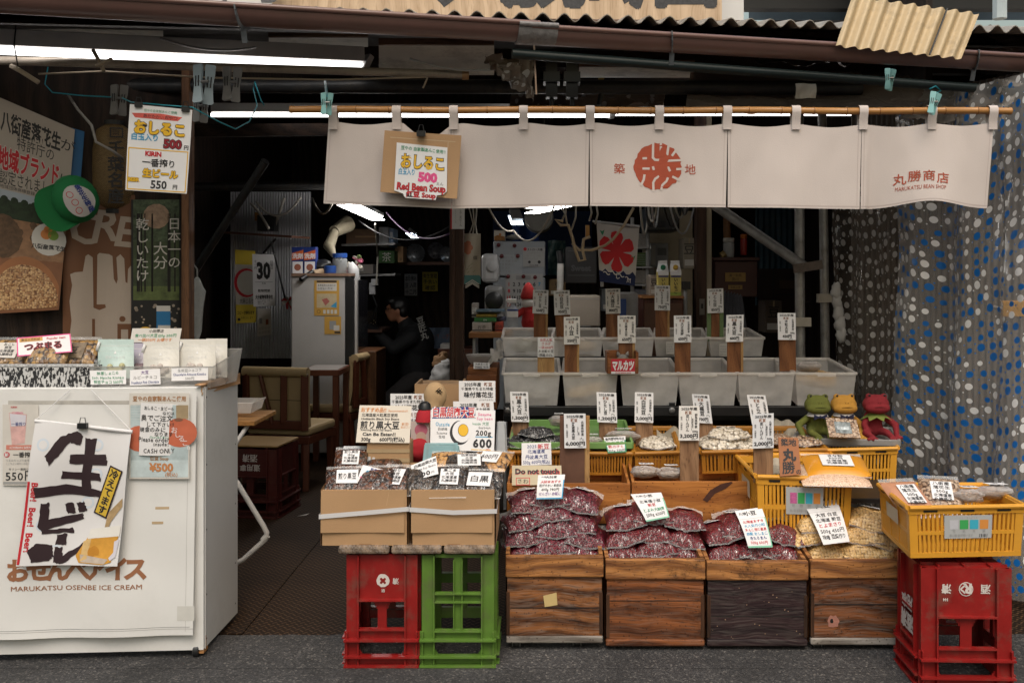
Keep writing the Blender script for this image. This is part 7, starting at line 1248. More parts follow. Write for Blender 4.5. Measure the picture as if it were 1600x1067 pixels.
HEAPS = (
 ('r1', 866, 'box beside the green crate', [(821, 861, 9, 5), (916, 861, -4, -6), (873, 869, 0, 0), (865, 848, 2, 3), (818, 835, 5, 8), (916, 838, -8, -6), (869, 823, 3, 0), (818, 812, 10, 10), (906, 813, -6, -6), (865, 798, -8, 2), (826, 784, 4, 6), (908, 784, -8, -8), (860, 776, 0, 0)]),
 ('r2', 871, 'box with oval grain', [(961, 874, 0, 4), (1023, 872, 4, 0), (1075, 875, -5, -4), (972, 861, 5, 5), (1066, 862, -8, -5), (1025, 851, 0, 2), (974, 838, 6, 8), (1067, 840, -6, -6), (1017, 829, 0, -3), (976, 810, 4, 6), (1069, 813, -8, -8), (1016, 801, 0, 0)]),
 ('r2', 874, 'dark painted box', [(1124, 879, 5, 5), (1178, 876, 0, 0), (1237, 877, -5, -5), (1132, 860, 8, 6), (1220, 861, -8, -6), (1177, 856, 0, 0), (1124, 833, 10, 10), (1222, 833, -10, -10), (1152, 820, 5, 4)]),
 ('s', 872, 'box with the knot hole', [(1288, 876, 4, 0), (1336, 876, 0, 0), (1386, 874, -4, 0), (1287, 860, 6, 6), (1338, 858, 0, 0), (1384, 864, -6, -4), (1258, 832, 12, 14), (1386, 843, -8, -8), (1338, 832, -4, -5), (1270, 815, 10, 8), (1358, 812, -14, -6)]))
rown = {0: 'lowest', 1: 'second', 2: 'third', 3: 'fourth', 4: 'fifth', 5: 'topmost'}
for hi, (kd, base, where, pts) in enumerate(HEAPS):
    rows = sorted(pts, key=lambda q: -q[1]); lv = []
    for q in rows:                                     # group into rows by height
        if lv and lv[-1][0][1]-q[1] < 10 and len(lv[-1]) < 3: lv[-1].append(q)
        else: lv.append([q])
    for li, L_ in enumerate(lv):
        L_.sort()
        for k, (px, py, rz, ro) in enumerate(L_):
            pos = {1: [''], 2: [' left', ' right'], 3: [' left', ' middle', ' right']}[len(L_)][k]; up_r = li >= len(lv)-2
            bag(kd, px, py, yfor(py, base)+.06, '%s bean bag,%s of the %s row in the %s' % ('soy' if kd == 's' else 'red', pos or ' single one', rown[min(li, 5)] if li < len(lv)-1 else 'topmost', where), rz+random.uniform(-5, 5), 3+random.uniform(-4, 4), -ro+random.uniform(-4, 4), (1.06 if kd == 's' else 1.03, 1.02, 1.12), lab=('大納言', '小豆', '金時', '大豆')[hi] if up_r and hi != 3 or (hi == 3 and li == len(lv)-1) else None, grp='bags of beans heaped in the wooden boxes')
def bigcard(q, edge, rows, cols, label, head):
    S = SQ(*q, bend=lambda x, y: .012*math.sin(y*3)-.01*y*y); mb = MB(); mb.sheet(S, paper, 6, 8, .001); mb.rect(S, 0, .96, 1, 1, edge, 1, 6, 1); mb.rect(S, .96, .28, 1, 1, edge, 1, 1, 8) if edge != paper else None
    mb.rect(S, 0, .28, 1, .284, gyink, 1); mb.text(S, head, .5, .13, .14, ink, w=.6, bold=.015); mb.text(S, '丸勝', .22, .12, .09, ink)
    for i, t in enumerate(rows): mb.text(S, t, .5, .37+.62*i/len(rows), .5/len(rows), cols[i % len(cols)], w=.84, jit=.06, bold=.012)
    mb.build('price_card', label=label, cat='price card', smooth=180)
bigcard([(838, 778, 3.98), (879, 777, 3.98), (883, 741, 4.06), (841, 742, 4.06)], bink, ['大納言あずき', '粒が大きい 高級品', '400g 780円', 'ぜんざい 赤飯に'], [rink, ink, ink, mat('purple_ink')], 'handwritten card with a blue edge on the heap in the first wooden box', '大納言'); bigcard([(1010, 813, 3.96), (1046, 806, 3.96), (1033, 769, 4.06), (985, 772, 4.06)], mat('mint_edge', (.2, .5, .35), .6, 0), ['北海道小豆', '新豆', 'とよみ大納言', '500g 650円'], [ink, rink, gink], 'handwritten card with a green edge on the heap in the second wooden box', '小豆')
bigcard([(1170, 854, 3.92), (1208, 853, 3.92), (1190, 792, 4.03), (1148, 798, 4.03)], mat('mint_edge'), ['北海道あずき', '大人気の小粒', 'あんこ用に最適', '赤飯 おしるこ', 'きたろまん', '500g 600円'], [rink, bink, rink, bink, nink], 'handwritten card with red and blue lines on the dark third wooden box', '小豆'); bigcard([(1287, 849, 3.9), (1328, 844, 3.9), (1307, 780, 4.05), (1255, 786, 4.05)], paper, ['大豆 白豆', '北海道 新豆', 'とよまさり', '500g 450円', '味噌 豆腐作り'], [ink, ink, rink, ink], 'handwritten card with a yellow stripe on the soy beans', '大豆')
# ---------------------------------------------------------------- wooden trays and plastic crates behind
def wtray(x0, x1, yf, yr, Yf, Yr, dep, m, label, lx0=None, lx1=None):
    a, b, c, d = P(x0, yf, Yf), P(x1, yf, Yf), P(lx1 or x1, yr, Yr), P(lx0 or x0, yr, Yr); dn = Vector((0, 0, -dep)); mb = MB()
    for p, q in ((a, b), (b, c), (c, d), (d, a)):
        n_ = (q-p).cross(Vector((0, 0, 1))).normalized()*.012; mb.add([p+dn, q+dn, q, p, p+dn-n_, q+dn-n_, q-n_, p-n_], [(0, 1, 2, 3), (5, 4, 7, 6), (3, 2, 6, 7), (1, 0, 4, 5), (0, 3, 7, 4), (2, 1, 5, 6)], m)
    z = dn*.55; mb.quad([a+z, b+z, c+z, d+z], trayw); mb.build('wooden_tray', label=label, cat='tray', bevel=.002, group='orange brown wooden trays')
wtray(792, 985, 755, 716, 4.2, 4.52, .17, trayw, 'orange brown wooden tray behind the first heap of red beans', 800, 974); wtray(987, 1186, 752, 716, 4.2, 4.52, .17, trayw, 'orange brown wooden tray with a dark knot behind the second and third boxes', 980, 1150)
mb = MB(); S = SR(1098, 752, 1145, 790, 4.1995); mb.poly(S, [(.95, 0), (.6, .1), (.25, .35), (0, .75), (.15, .85), (.4, .5), (.75, .3), (1, .05)], mat('knot_dark', (.06, .02, .012), .6, .3, 30), 2); mb.build('wood_stain', [o for o in bpy.data.objects if o.name.startswith('wooden_tray')][-1])
def ycrate(label, a, b, c, d, dep, m, rows=2, cols=22, plab=True, name='plastic_crate', lblpos=(.28, .72), grp='yellow plastic crates'):
    """slatted bakery crate; a front left, b front right, c rear right, d rear left rim points, dep the depth"""
    t = thing(name, label, 'crate', (a+b)/2-Vector((0, 0, dep)), grp); ctr = (a+b+c+d)/4; ins = lambda p: p+(ctr-p)*.045
    bt = [ins(p)-Vector((0, 0, dep)) for p in (a, b, c, d)]; tp = [a, b, c, d]
    for k, nm in enumerate(('front_side', 'right_side', 'rear_side', 'left_side')):
        p, q, p2, q2 = tp[k], tp[(k+1) % 4], bt[k], bt[(k+1) % 4]; S = Sheet(p2, q2, q, p); mb = MB(); n_ = cols if k in (0, 2) else int(cols*1.2)
        def strip(x0, x1, y0, y1, o=0, th=.008): mb.sheet(Sheet(S.pt(x0, y1, o), S.pt(x1, y1, o), S.pt(x1, y0, o), S.pt(x0, y0, o)), m, 1, 1, th)
        strip(0, 1, 0, .13, .004, .014); strip(0, 1, .9, 1, .002, .012); strip(0, .07, .131, .899, .001); strip(.93, 1, .131, .899, .001)
        for r in range(rows-1): y = .13+.77*(r+1)/rows; strip(.071, .929, y-.035, y+.035, .0005)
        for cc in (1, 2): strip(.07+.86*cc/3-.012, .07+.86*cc/3+.012, .132, .898, .003)
        for i in range(n_):
            x = .07+.86*(i+.5)/n_; w_ = .86/n_*.27
            for r in range(rows): y0, y1 = .13+.77*r/rows+(.0351 if r else 0), .13+.77*(r+1)/rows-(.0351 if r < rows-1 else 0); strip(x-w_, x+w_, y0+.0005, y1-.0005, 0, .006)
        mb.tube([S.pt(0, .0, .004), S.pt(1, .0, .004)], .009, m, 8)
        if k in (1, 3): mb.rect(S, .3, .2, .7, .5, mat('pale_sticker', (.55, .48, .36), .7, .1), 12)
        for x in (.18, .5, .82): mb.rect(S, x-.06, .045, x+.06, .085, black, 11)
        if k == 0 and plab:
            L2 = Sheet(S.pt(lblpos[0], .62, .005), S.pt(lblpos[1], .62, .005), S.pt(lblpos[1], .16, .005), S.pt(lblpos[0], .16, .005)); mb.sheet(L2, mat('silver_label', (.42, .43, .44), .35, .06), t=.001)
            for i, cc in enumerate((mat('lb_pink', (.5, .12, .3), .5, .4, 60) if plab == 1 else mat('lb_pale', (.5, .5, .55), .5), mat('lb_green', (.05, .36, .1), .5, 0), mat('lb_cyan', (.05, .4, .55), .5, 0), mat('lb_orange', (.65, .26, .06), .5, 0))): mb.rect(L2, .11+.21*i, .2, .29+.21*i, .6, cc, 1)
            for i in range(4): mb.text(L2, '可燃資源'[i], .2+.21*i, .68, .13, gyink)
            mb.text(L2, '通い箱 返却願います', .35, .86, .12, gyink, w=.5); mb.text(L2, '| || ||| |', .82, .86, .14, ink, w=.18, bold=.03); mb.text(L2, '・ 1 ・ 2 ・ 3 ・ 4', .5, .1, .1, gyink, w=.9)
        mb.build(nm, t)
    mb = MB(); mb.quad([p+Vector((0, 0, .006)) for p in bt], m); mb.build('base', t); return t
yc = mat('crate_yellow', (.66, .31, .03), .42, .1, 5, spec=.5, dirt=.18); oc = mat('crate_orange', (.40, .17, .02), .45, .12, 5, dirt=.25); gc = mat('tray_green', (.16, .3, .09), .5, .15, 6)
ycrate('yellow slatted crate with a colour squares label behind the third wooden box', P(1183, 744, 4.02), P(1331, 748, 4.02), P(1296, 708, 4.5), P(1152, 712, 4.45), .24, yc, 2, 20, 1, lblpos=(.3, .7))
ycrate('yellow slatted crate under the frog tray beside the dotted curtain', P(1262, 704, 4.52), P(1402, 700, 4.45), P(1385, 676, 4.95), P(1262, 680, 5.0), .19, yc, 2, 22, 0)
ycrate('low orange crate of white broad beans beside the green tray', P(992, 708, 4.45), P(1062, 706, 4.45), P(1050, 668, 4.85), P(978, 668, 4.85), .1, oc, 1, 12, 0); ycrate('low orange crate of white beans left of the 2,000 yen sign', P(1096, 706, 4.45), P(1180, 704, 4.45), P(1176, 668, 4.85), P(1090, 668, 4.85), .1, oc, 1, 12, 0); ycrate('low orange crate of pinto beans behind the brush lettered board', P(1186, 704, 4.5), P(1292, 702, 4.5), P(1250, 668, 4.9), P(1170, 668, 4.9), .1, oc, 1, 14, 0)
ycrate('low orange crate with black soy bean bags above the Do not touch card', P(795, 706, 4.45), P(884, 706, 4.45), P(884, 668, 4.85), P(803, 668, 4.85), .1, oc, 1, 14, 0); ycrate('low orange crate lined in green in the middle of the display', P(912, 708, 4.45), P(988, 708, 4.45), P(974, 668, 4.85), P(912, 668, 4.85), .1, oc, 1, 14, 0)
for x0, x1, lbl in ((797, 888, 'green plastic tray under the black soy bean bags'), (890, 988, 'green plastic tray in the middle of the display')):
    mb = MB(); a, b, c, d = P(x0, 700, 4.47), P(x1, 700, 4.47), P(x1-12, 664, 4.84), P(x0+8, 664, 4.84); mb.quad([a, b, c, d], gc)
    for p, q in ((a, b), (b, c), (c, d), (d, a)): mb.bar(p+Vector((0, 0, .012)), q+Vector((0, 0, .012)), .012, .03, gc)
    mb.build('green_tray', label=lbl, cat='tray', bevel=.003)
def fbag(kind, px, py, Y, label, rz=0, sc=1.0, pitch=-4, roll=0, lab=None): bag(kind, px, py, Y, label, rz, pitch, roll, sc, lab, 'bags of beans in the crates')
fbag('b', 818, 692, 4.55, 'black soy bean bag lowest at the left in the green tray', 4); fbag('b', 862, 692, 4.55, 'black soy bean bag lowest at the right in the green tray', -6); fbag('b', 838, 680, 4.58, 'black soy bean bag on top of the other two in the green tray', 0, 1.05, -14, 0, '黒豆')
fbag('w', 1022, 693, 4.6, 'bag of large white beans in the low orange crate', 5, 1.05); fbag('w', 1117, 694, 4.55, 'white bean bag lowest at the left in the low orange crate', 6, 1.1); fbag('w', 1160, 695, 4.55, 'white bean bag lowest at the right in the low orange crate', -6, 1.0); fbag('w', 1136, 682, 4.58, 'white bean bag lying on top of two others in the low orange crate', -4, 1.2, -12, 0, '大福'); fbag('p', 1255, 694, 4.65, 'pinto bean bag right of the brush lettered board', -10, 1.05, -14, 0, 'とら'); fbag('p', 1216, 688, 4.75, 'pinto bean bag half hidden behind the 2,000 yen sign', 8, .9)
linen = mat('linen', (.42, .37, .29), .9, .08, 8, bump=.2, bs=60)
for px, py, Y, lbl in ((1052, 688, 4.66, 'beige cloth flap rising beside the large white beans'), (1228, 674, 4.85, 'beige cloth flap behind the pinto beans')):
    mb = MB(); S = SQ((px-22, py+15, Y), (px+16, py+14, Y), (px+14, py-14, Y+.1), (px-26, py-18, Y+.15), bend=lambda x, y: .05*mnoise.noise(Vector((x*2.2+px, y*2.2, 1)))); mb.sheet(S, linen, 12, 10, .004); mb.build('cloth_flap', label=lbl, cat='cloth', smooth=180)
def smallbag(px, py, Y, w_, d_, label, m=film('bag_film', (.9, .85, .82), .3, .15, .8, 50), rz=0, lab='豆菓子'):
    mb = MB(); mb.T = Matrix.Translation(P(px, py, Y)) @ Euler((R(-12), 0, R(rz))).to_matrix().to_4x4(); mb.blob((0, 0, .02), (w_/2, d_/2, .028), m, 14, nz=.25, sd=px); mb.blob((0, 0, .012), (w_*.38, d_*.38, .016), mat('bag_fill', (.3, .23, .17), .7, .4, 70), 10, nz=.3, sd=px); S = Sheet((-w_*.2, -d_*.3, .052), (w_*.28, -d_*.3, .052), (w_*.26, d_*.1, .058), (-w_*.2, d_*.1, .058)); mb.sheet(S, paper, t=.0008); mb.text(S, lab, .5, .5, .45, ink, w=.85, bold=.01); mb.build('small_bag', label=label, cat='bag', smooth=180)
smallbag(1008, 744, 4.3, .13, .1, 'small clear bag at the left in the knotted wooden tray'); smallbag(1047, 746, 4.3, .12, .1, 'small clear bag in the middle of the knotted wooden tray'); smallbag(1072, 748, 4.32, .09, .08, 'small clear bag nearest the 3,200 yen sign'); smallbag(925, 697, 4.55, .1, .1, 'small clear bag beside the 6,000 yen sign in the green tray'); smallbag(872, 664, 4.7, .09, .08, 'small clear bag behind the 6,000 yen sign', lab='新豆')
posterize('price_card', 'green edged handwritten card leaning on bags in the middle green tray', 'price card', SQ((950, 708, 4.43), (979, 706, 4.43), (977, 681, 4.5), (943, 683, 4.5)), paper, lambda mb, S: [mb.rect(S, 0, .25, .05, 1, gink), mb.rect(S, .05, .93, 1, 1, gink), mb.rect(S, .94, .25, 1, .93, gink), mb.text(S, '丸勝商店', .5, .12, .16, ink), hand(['青大豆 ひたし豆', '山形県産', '数の子と', '300g 550円'], [ink, gink, rink])(mb, S)]); smallbag(972, 688, 4.6, .16, .14, 'clear bag of pale green beans under the green edged card')
mb = MB(); S = SQ((1190, 740, 4.14), (1235, 741, 4.14), (1238, 716, 4.3), (1196, 714, 4.3), bend=lambda x, y: .03*mnoise.noise(Vector((x*3, y*3, 7)))); mb.sheet(S, linen, 8, 8, .004); mb.tube([P(1222, 728, 4.2), P(1262, 738, 4.12)], .012, linen, 8); mb.build('cloth_liner', label='beige cloth liner and stick inside the labelled yellow crate', cat='cloth', smooth=180)
orange_f = beans('pale_grain', '#d8b498', '#e8ccb4', '#b89070', 190, .4, .4); org_m = mat('orange_powder', (.66, .28, .02), .35, .06, 30, coat=.6)
packet(1302, 744, 4.05, .27, .2, 1, 'lower pale pink packet of beans lying on the yellow crate edge', orange_f, tilt=1.75, name='bean_packet', rz=-.12); packet(1305, 728, 4.1, .25, .2, 1, 'bright orange packet with a white label lying on top of the pale pink packet', org_m, tilt=1.7, lm=paper, txt=['きな粉', '500円'], name='bean_packet', rz=-.1)
posterize('brush_board', 'brown board with bold black brush lettering standing in the yellow crate', 'sign board', SQ((1219, 744, 4.0), (1252, 741, 4.0), (1247, 684, 4.06), (1216, 683, 4.06)), mat('board_brown', (.33, .13, .055), .7, .1, 8), lambda mb, S: [mb.text(S, '築地', .5, .13, .21, ink, bold=.02), mb.text(S, '丸', .5, .46, .34, ink, bold=.05), mb.text(S, '勝', .42, .79, .34, ink, bold=.02), mb.text(S, 'の', .88, .92, .14, ink, bold=.03)], t=.006)
posterize('touch_card', 'cream card reading Do not touch in black with red shadows', 'sign', SQ((800, 758, 4.19), (878, 757, 4.19), (877, 727, 4.24), (800, 727, 4.24)), mat('card_cream', (.5, .43, .3), .75, .06), lambda mb, S: [mb.text(S, 'Do not touch', .515, .31, .36, rink, bold=.05, w=.9, wmin=1), mb.text(S, 'Do not touch', .505, .29, .36, ink, bold=.045, w=.88, wmin=1, lay=3), mb.frame(S, .08, .62, .36, 1, .03, rink), mb.text(S, 'さわ', .22, .8, .26, ink, jit=.1), mb.disc(S, .72, .7, .12, rink)])
posterize('handwritten_card', 'white handwritten card with red characters above the Do not touch card', 'price card', SQ((815, 727, 4.4), (862, 726, 4.4), (861, 691, 4.45), (815, 692, 4.45)), paper, lambda mb, S: [hand(['2025年産', '北海道産', '丹波黒大豆', '500g 600円(税込)'], [nink])(mb, S), mb.rect(S, .5, .04, .98, .3, paper, 3), mb.text(S, '新豆', .74, .18, .26, rink, jit=.04, lay=4, bold=.02)])
# ---------------------------------------------------------------- cloudy bins on a stepped black frame
frm = thing('display_frame', 'black metal frame carrying the rows of cloudy bins', 'frame', P(1060, 700, 5.0)); mb = MB()
mb.bar(P(787, 642, 4.97), P(1345, 642, 4.97), .03, .045, black); mb.bar(P(787, 652, 5.35), P(1345, 650, 5.35), .03, .04, black)
for px in (793, 1050, 1330): mb.bar(P(px, 634, 4.99), P(px, 634, 5.9)+Vector((0, 0, .1)), .03, .03, black); mb.lathe([(.016, 0), (.016, .004), (.007, .008)], steel, 12, P(px, 641, 4.952), (0, -1, 0))
for px, Y in ((800, 5.0), (1325, 5.0), (800, 5.9), (1325, 5.9), (1060, 5.0)): q = P(px, 642, Y); mb.bar((q.x, Y, .013), (q.x, Y, .85), .035, .035, black)
mb.bar(P(787, 561, 5.52), P(1200, 561, 5.52), .03, .03, black); mb.bar(P(1230, 762, 4.35), P(1400, 762, 4.35), .5, .02, black); mb.build('frame', frm, bevel=.002)
def binb(x0, x1, yt, yb, xr0, xr1, yr, Y, dep, label, fill=None):
    a, b, c, d = P(x0, yt, Y), P(x1, yt, Y), P(xr1, yr, Y+dep), P(xr0, yr, Y+dep); hh = a.z-P(0, yb, Y).z; ctr = (a+b+c+d)/4; ins = lambda p: Vector((p.x+(ctr.x-p.x)*.1, p.y+(ctr.y-p.y)*.08, p.z-hh)); tp = [a, b, c, d]; bt = [ins(p) for p in tp]
    t = thing('plastic_bin', label, 'bin', (bt[0]+bt[1])/2, 'cloudy plastic bins'); mb = MB()
    for k in range(4):
        p, q, p2, q2 = tp[k], tp[(k+1) % 4], bt[k], bt[(k+1) % 4]; n = 6; vs = []
        for j in range(4):
            for i in range(n+1):
                e = p2.lerp(p, j/3).lerp(q2.lerp(q, j/3), i/n); vs.append(e)
        mb.add(vs, [(j*(n+1)+i, j*(n+1)+i+1, (j+1)*(n+1)+i+1, (j+1)*(n+1)+i) for j in range(3) for i in range(n)], bin_m)
    mb.quad(bt, bin_m); mb.build('tub', t, smooth=30); mb = MB()
    for k in range(4): mb.bar(tp[k]+Vector((0, 0, -.006)), tp[(k+1) % 4]+Vector((0, 0, -.006)), .016, .014, bin_m)
    m_ = a.lerp(b, .5); mb.box(m_+Vector((0, -.008, -.014)), ((b.x-a.x)*.3, .012, .016), bin_m); mb.build('rim', t, bevel=.003)
    if fill:
        mb = MB(); r0 = random.Random(int(x0)); f = bt
        for i in range(fill[1]): q = f[0].lerp(f[1], r0.uniform(.2, .8)).lerp(f[3].lerp(f[2], .5), r0.uniform(.17, .4)); mb.blob(q+Vector((0, 0, fill[2]*hh+r0.uniform(0, .02))), (.065, .06, .03), fill[0], 12, nz=.3, sd=i)
        mb.build('contents', t, smooth=180)
wbag, gbag = mat('pale_pack', (.34, .32, .3), .4, .3, 20), mat('green_pack', (.13, .13, .06), .4, .4, 60)
for x0, x1, xr0, xr1, lb, fl in ((785, 875, 788, 872, 'leftmost', (gbag, 8, .4)), (862, 942, 866, 936, 'second from the left', (soy, 6, .4)), (940, 1022, 944, 1014, 'third from the left', (wbag, 4, .3)), (1022, 1106, 1024, 1096, 'with a printed sheet inside, fourth from the left', (gbag, 4, .3)), (1108, 1194, 1104, 1168, 'rightmost', None)): binb(x0, x1, 527, 562, xr0, xr1, 512, 5.55, .4, 'cloudy bin of the back row, '+lb, fl)
for x0, x1, xr0, xr1, lb, fl in ((786, 875, 789, 872, 'behind the small red handwritten sign', (wbag, 5, .2)), (879, 965, 882, 958, 'holding the 小豆 sign', (soy, 5, .25)), (969, 1061, 970, 1046, 'under the little red wooden shop box', (wbag, 4, .05)), (1060, 1152, 1056, 1128, 'holding the 大正金時 sign', (wbag, 4, .05)), (1153, 1241, 1142, 1210, 'holding the 黒大豆 sign, empty looking', (wbag, 2, .02)), (1243, 1338, 1212, 1294, 'holding soy bean bags, rightmost', (soy, 7, .6))): binb(x0, x1, 582, 634, xr0, xr1, 559, 5.0, .4, 'cloudy bin of the front row '+lb, fl)
for x0, y0, x1, y1, lb in ((1041, 534, 1053, 553, 'under the 大正金時 sign'), (1124, 537, 1136, 558, 'left of the 黒大豆 sign')): posterize('printed_sheet', 'small printed sheet inside the back bin '+lb, 'paper', SR(x0, y0, x1, y1, 5.54), paper2, lambda mb, S: mb.scrawl(S, .1, .1, .9, .9, ['原材料名', '内容量', '賞味期限', '保存方法'], gyink, 0))
smallbag(1264, 579, 5.1, .13, .12, 'bag of dry beans with a paper slip in the rightmost front bin', lab='大豆')
# ---------------------------------------------------------------- price signs
stk = wood('stake_wood', (.13, .045, .014), (.25, .10, .035), 'Z', .55, 26, 1.6, streak=.3); stk2 = wood('pale_stake', (.3, .16, .06), (.42, .25, .1), 'Z', .6, 26, 1.6); gst = mat('stake_green', (.12, .18, .07), .6, .2, 20)
def sign(x0, y0, x1, y1, yb, Y, nm, price, kg='300g', org='北海道特産', lean=0, m=stk, extra=None, sub=None, ow=None):
    lab = 'white %s price sign of %s on a %s stake' % (price, nm, 'green edged' if extra == 'g' else 'wooden') if not ow else ow
    t = thing('price_sign', lab, 'price sign', P((x0+x1)/2, yb, Y), 'price signs on wooden stakes'); mb = MB(); rs_ = random.Random(int(x0*7+y0)); dx = lean+rs_.uniform(-1, 1); w0, w1 = rs_.uniform(-.7, .7), rs_.uniform(0, .012)
    S = SQ((x0+dx, y1+w0, Y-.006-w1), (x1+dx, y1-w0, Y-.006), (x1, y0-w0, Y+.01), (x0, y0+w0, Y+.01-w1*.5)); mb.sheet(S, (paper, paper, mat('paper_warm', (.7, .67, .64), .7, .05), mat('paper_grey', (.64, .64, .66), .55, .05))[rs_.randrange(4)], t=.001)
    mb.text(S, '2025年産', .5, .085, .095, ink, w=.78, bold=.02, wmin=1); mb.text(S, '新豆', .46, .195, .1, brink, bold=.025, w=.36)
    n = len(nm); h = min(.185, .5/n); mb.text(S, nm, .47 if not sub else .42, .5, h, ink, vert=True, bold=.025, lead=1.0)
    mb.text(S, org, .84, .43, min(.085, .42/len(org)), ink, vert=True, bold=.015); mb.text(S, '販売 丸勝商店', .13, .5, .056, ink, vert=True, bold=.01)
    if sub: mb.text(S, sub, .66, .5, min(.08, .42/len(sub)), ink, vert=True, bold=.01)
    mb.text(S, kg, .8, .735, .085, ink, w=.4, bold=.02); mb.text(S, price, .5, .865, .14, ink, w=.88, bold=.035, wmin=1 if len(price) > 4 else None); mb.text(S, '(税込)', .72, .955, .055, ink); mb.build('card', t)
    mb = MB(); a, b = P((x0+x1)/2, y0+3, Y+.02), P((x0+x1)/2+lean*1.8, yb+8, Y+.004); wd = (x1-x0)*Y/F*(.92 if extra != 'g' else .5); mb.bar(b, a, wd, .012, m, up=(0, 1, 0))
    if extra == 'g': [mb.bar(b+Vector((sg*wd*.78, 0, 0)), a+Vector((sg*wd*.78, 0, 0)), wd*.5, .012, gst, up=(0, 1, 0)) for sg in (-1, 1)]
    if extra == 'w': [mb.bar(b+Vector((sg*wd*.42, -.009, 0)), a+Vector((sg*wd*.42, -.009, 0)), wd*.16, .005, stk2, up=(0, 1, 0)) for sg in (1,)]
    if extra == 'f': [mb.bar(b+Vector((sg*wd*.62, .0, 0)), a+Vector((sg*wd*.62, 0, 0)), wd*.25, .014, dkw if sg < 0 else stk2, up=(0, 1, 0)) for sg in (-1, 1)]
    mb.build('stake', t, bevel=.001)
sign(833, 453, 857, 490, 527, 5.575, 'ひたし豆', '550円', '300g', '山形県特産', extra='w'); sign(865, 454, 890, 492, 526, 5.58, '白花豆', '950円', lean=2); sign(946, 451, 969, 490, 526, 5.575, '大福豆', '800円'); sign(1023, 446, 1047, 485, 523, 5.575, 'もちきみ豆', '750円', '250g', extra='w'); sign(1105, 451, 1130, 489, 525, 5.575, 'とら豆', '850円', extra='g')
sign(881, 495, 906, 538, 582, 5.02, '小豆', '550円', extra='w'); sign(965, 493, 993, 536, 560, 5.05, '大納言小豆', '650円', '500g', extra='w'); sign(1053, 493, 1080, 535, 583, 5.02, '大正金時', '650円', '500g'); sign(1135, 492, 1162, 534, 579, 5.02, '黒大豆', '600円', '500g', extra='w'); sign(1215, 489, 1243, 531, 572, 5.06, '大粒大豆', '450円', '500g', lean=1)
bst = wood('brown_stake', (.16, .08, .04), (.3, .17, .09), 'Z', .6, 26, 1.6)
sign(797, 612, 825, 659, 682, 4.62, '黒大豆', '1,300円', '1㌔', m=bst, lean=2); sign(932, 613, 963, 660, 684, 4.6, 'ひたし豆', '1,200円', '1㌔', '山形県特産', m=bst, sub='(青大豆)', lean=2); sign(992, 613, 1021, 660, 688, 4.58, '白花豆', '2,000円', '1㌔', m=bst); sign(1081, 616, 1108, 661, 684, 4.6, '大福豆', '700円', '1㌔', m=bst, lean=6); sign(1167, 617, 1196, 664, 690, 4.62, 'とら豆', '900円', '1㌔', m=bst, lean=8)
sign(881, 646, 915, 700, 752, 4.27, '丹波黒大豆', '6,000円', '1㌔', '兵庫県特産', sub='2L玉', extra='f', m=dkw); sign(1061, 634, 1093, 688, 752, 4.25, '花いんげん', '3,200円', '500g', '群馬県特産', m=bst, sub='(高原花豆)'); sign(1176, 646, 1209, 700, 746, 4.05, '花いんげん', '2,000円', '300g', '丸勝の特選豆', m=bst, sub='(高原花豆)')
t = thing('price_sign', 'white sign with red handwriting on a pale wood stake in the leftmost front bin', 'price sign', P(853, 583, 5.02)); mb = MB(); S = SR(840, 527, 866, 558, 5.01); mb.sheet(S, paper, t=.001); mb.frame(S, .06, .2, .94, .95, .012, ink); mb.rect(S, .02, .02, .5, .7, paper, 1.5); hand(['当店人気', 'ささげ', '一袋1000円', 'お赤飯の豆', '国産100%'], [rink, rink, rink, ink, ink])(mb, S); mb.build('card', t); mb = MB(); mb.bar(P(853, 590, 5.02), P(853, 535, 5.025), .085, .01, stk2, up=(0, 1, 0)); mb.build('stake', t)
mk = thing('shop_box', 'little wooden box with a red sign of white slanted letters on the bin edge', 'box', P(972, 584, 4.95)); mb = MB(); a = P(950, 584, 4.93); b = P(997, 560, 4.93); z1 = b.z; mb.bb(a.x, b.x, 4.93, 4.945, a.z, z1, wc); mb.bb(a.x-.004, a.x+.01, 4.946, 5.09, a.z, z1+.03, wc); mb.bb(b.x-.01, b.x+.004, 4.946, 5.09, a.z, z1+.03, wc); mb.bb(a.x+.011, b.x-.011, 5.08, 5.092, a.z, z1+.03, wc); mb.bb(a.x+.011, b.x-.011, 4.946, 5.079, a.z, a.z+.01, wc); mb.build('case', mk, bevel=.002)
mb = MB(); S = SR(955, 561, 992, 584, 4.928); mb.sheet(S, mat('sign_red', (.5, .02, .04), .5, .05), t=.002); mb.text(S, 'マルカツ', .5, .43, .72, paper, bold=.06, w=.92, wmin=1, skew=.15); mb.rect(S, 0, .84, 1, 1, paper, 1); mb.text(S, 'TSUKIJI BEANS SHOP', .5, .92, .12, rink, w=.95, bold=.02, lay=3); mb.build('sign_plate', mk)
mb = MB(); c = P(973, 562, 5.0); cf = mat('cat_grey', (.25, .23, .21), .8, .4, 40)
mb.blob(c, (.03, .026, .028), cf, 14)
for sg in (-1, 1): mb.lathe([(.012, 0), (.007, .014), (.001, .024)], cf, 8, c+Vector((sg*.02, 0, .02)), (sg*.3, 0, 1)); mb.blob(c+Vector((sg*.011, -.024, .004)), (.005, .003, .005), black, 8)
mb.blob(c+Vector((0, -.026, -.006)), (.01, .006, .007), mat('cat_white', (.45, .42, .4), .8), 8); mb.build('cat_figure', label='small grey cat figure peeking out of the little wooden shop box', cat='figurine', smooth=180)
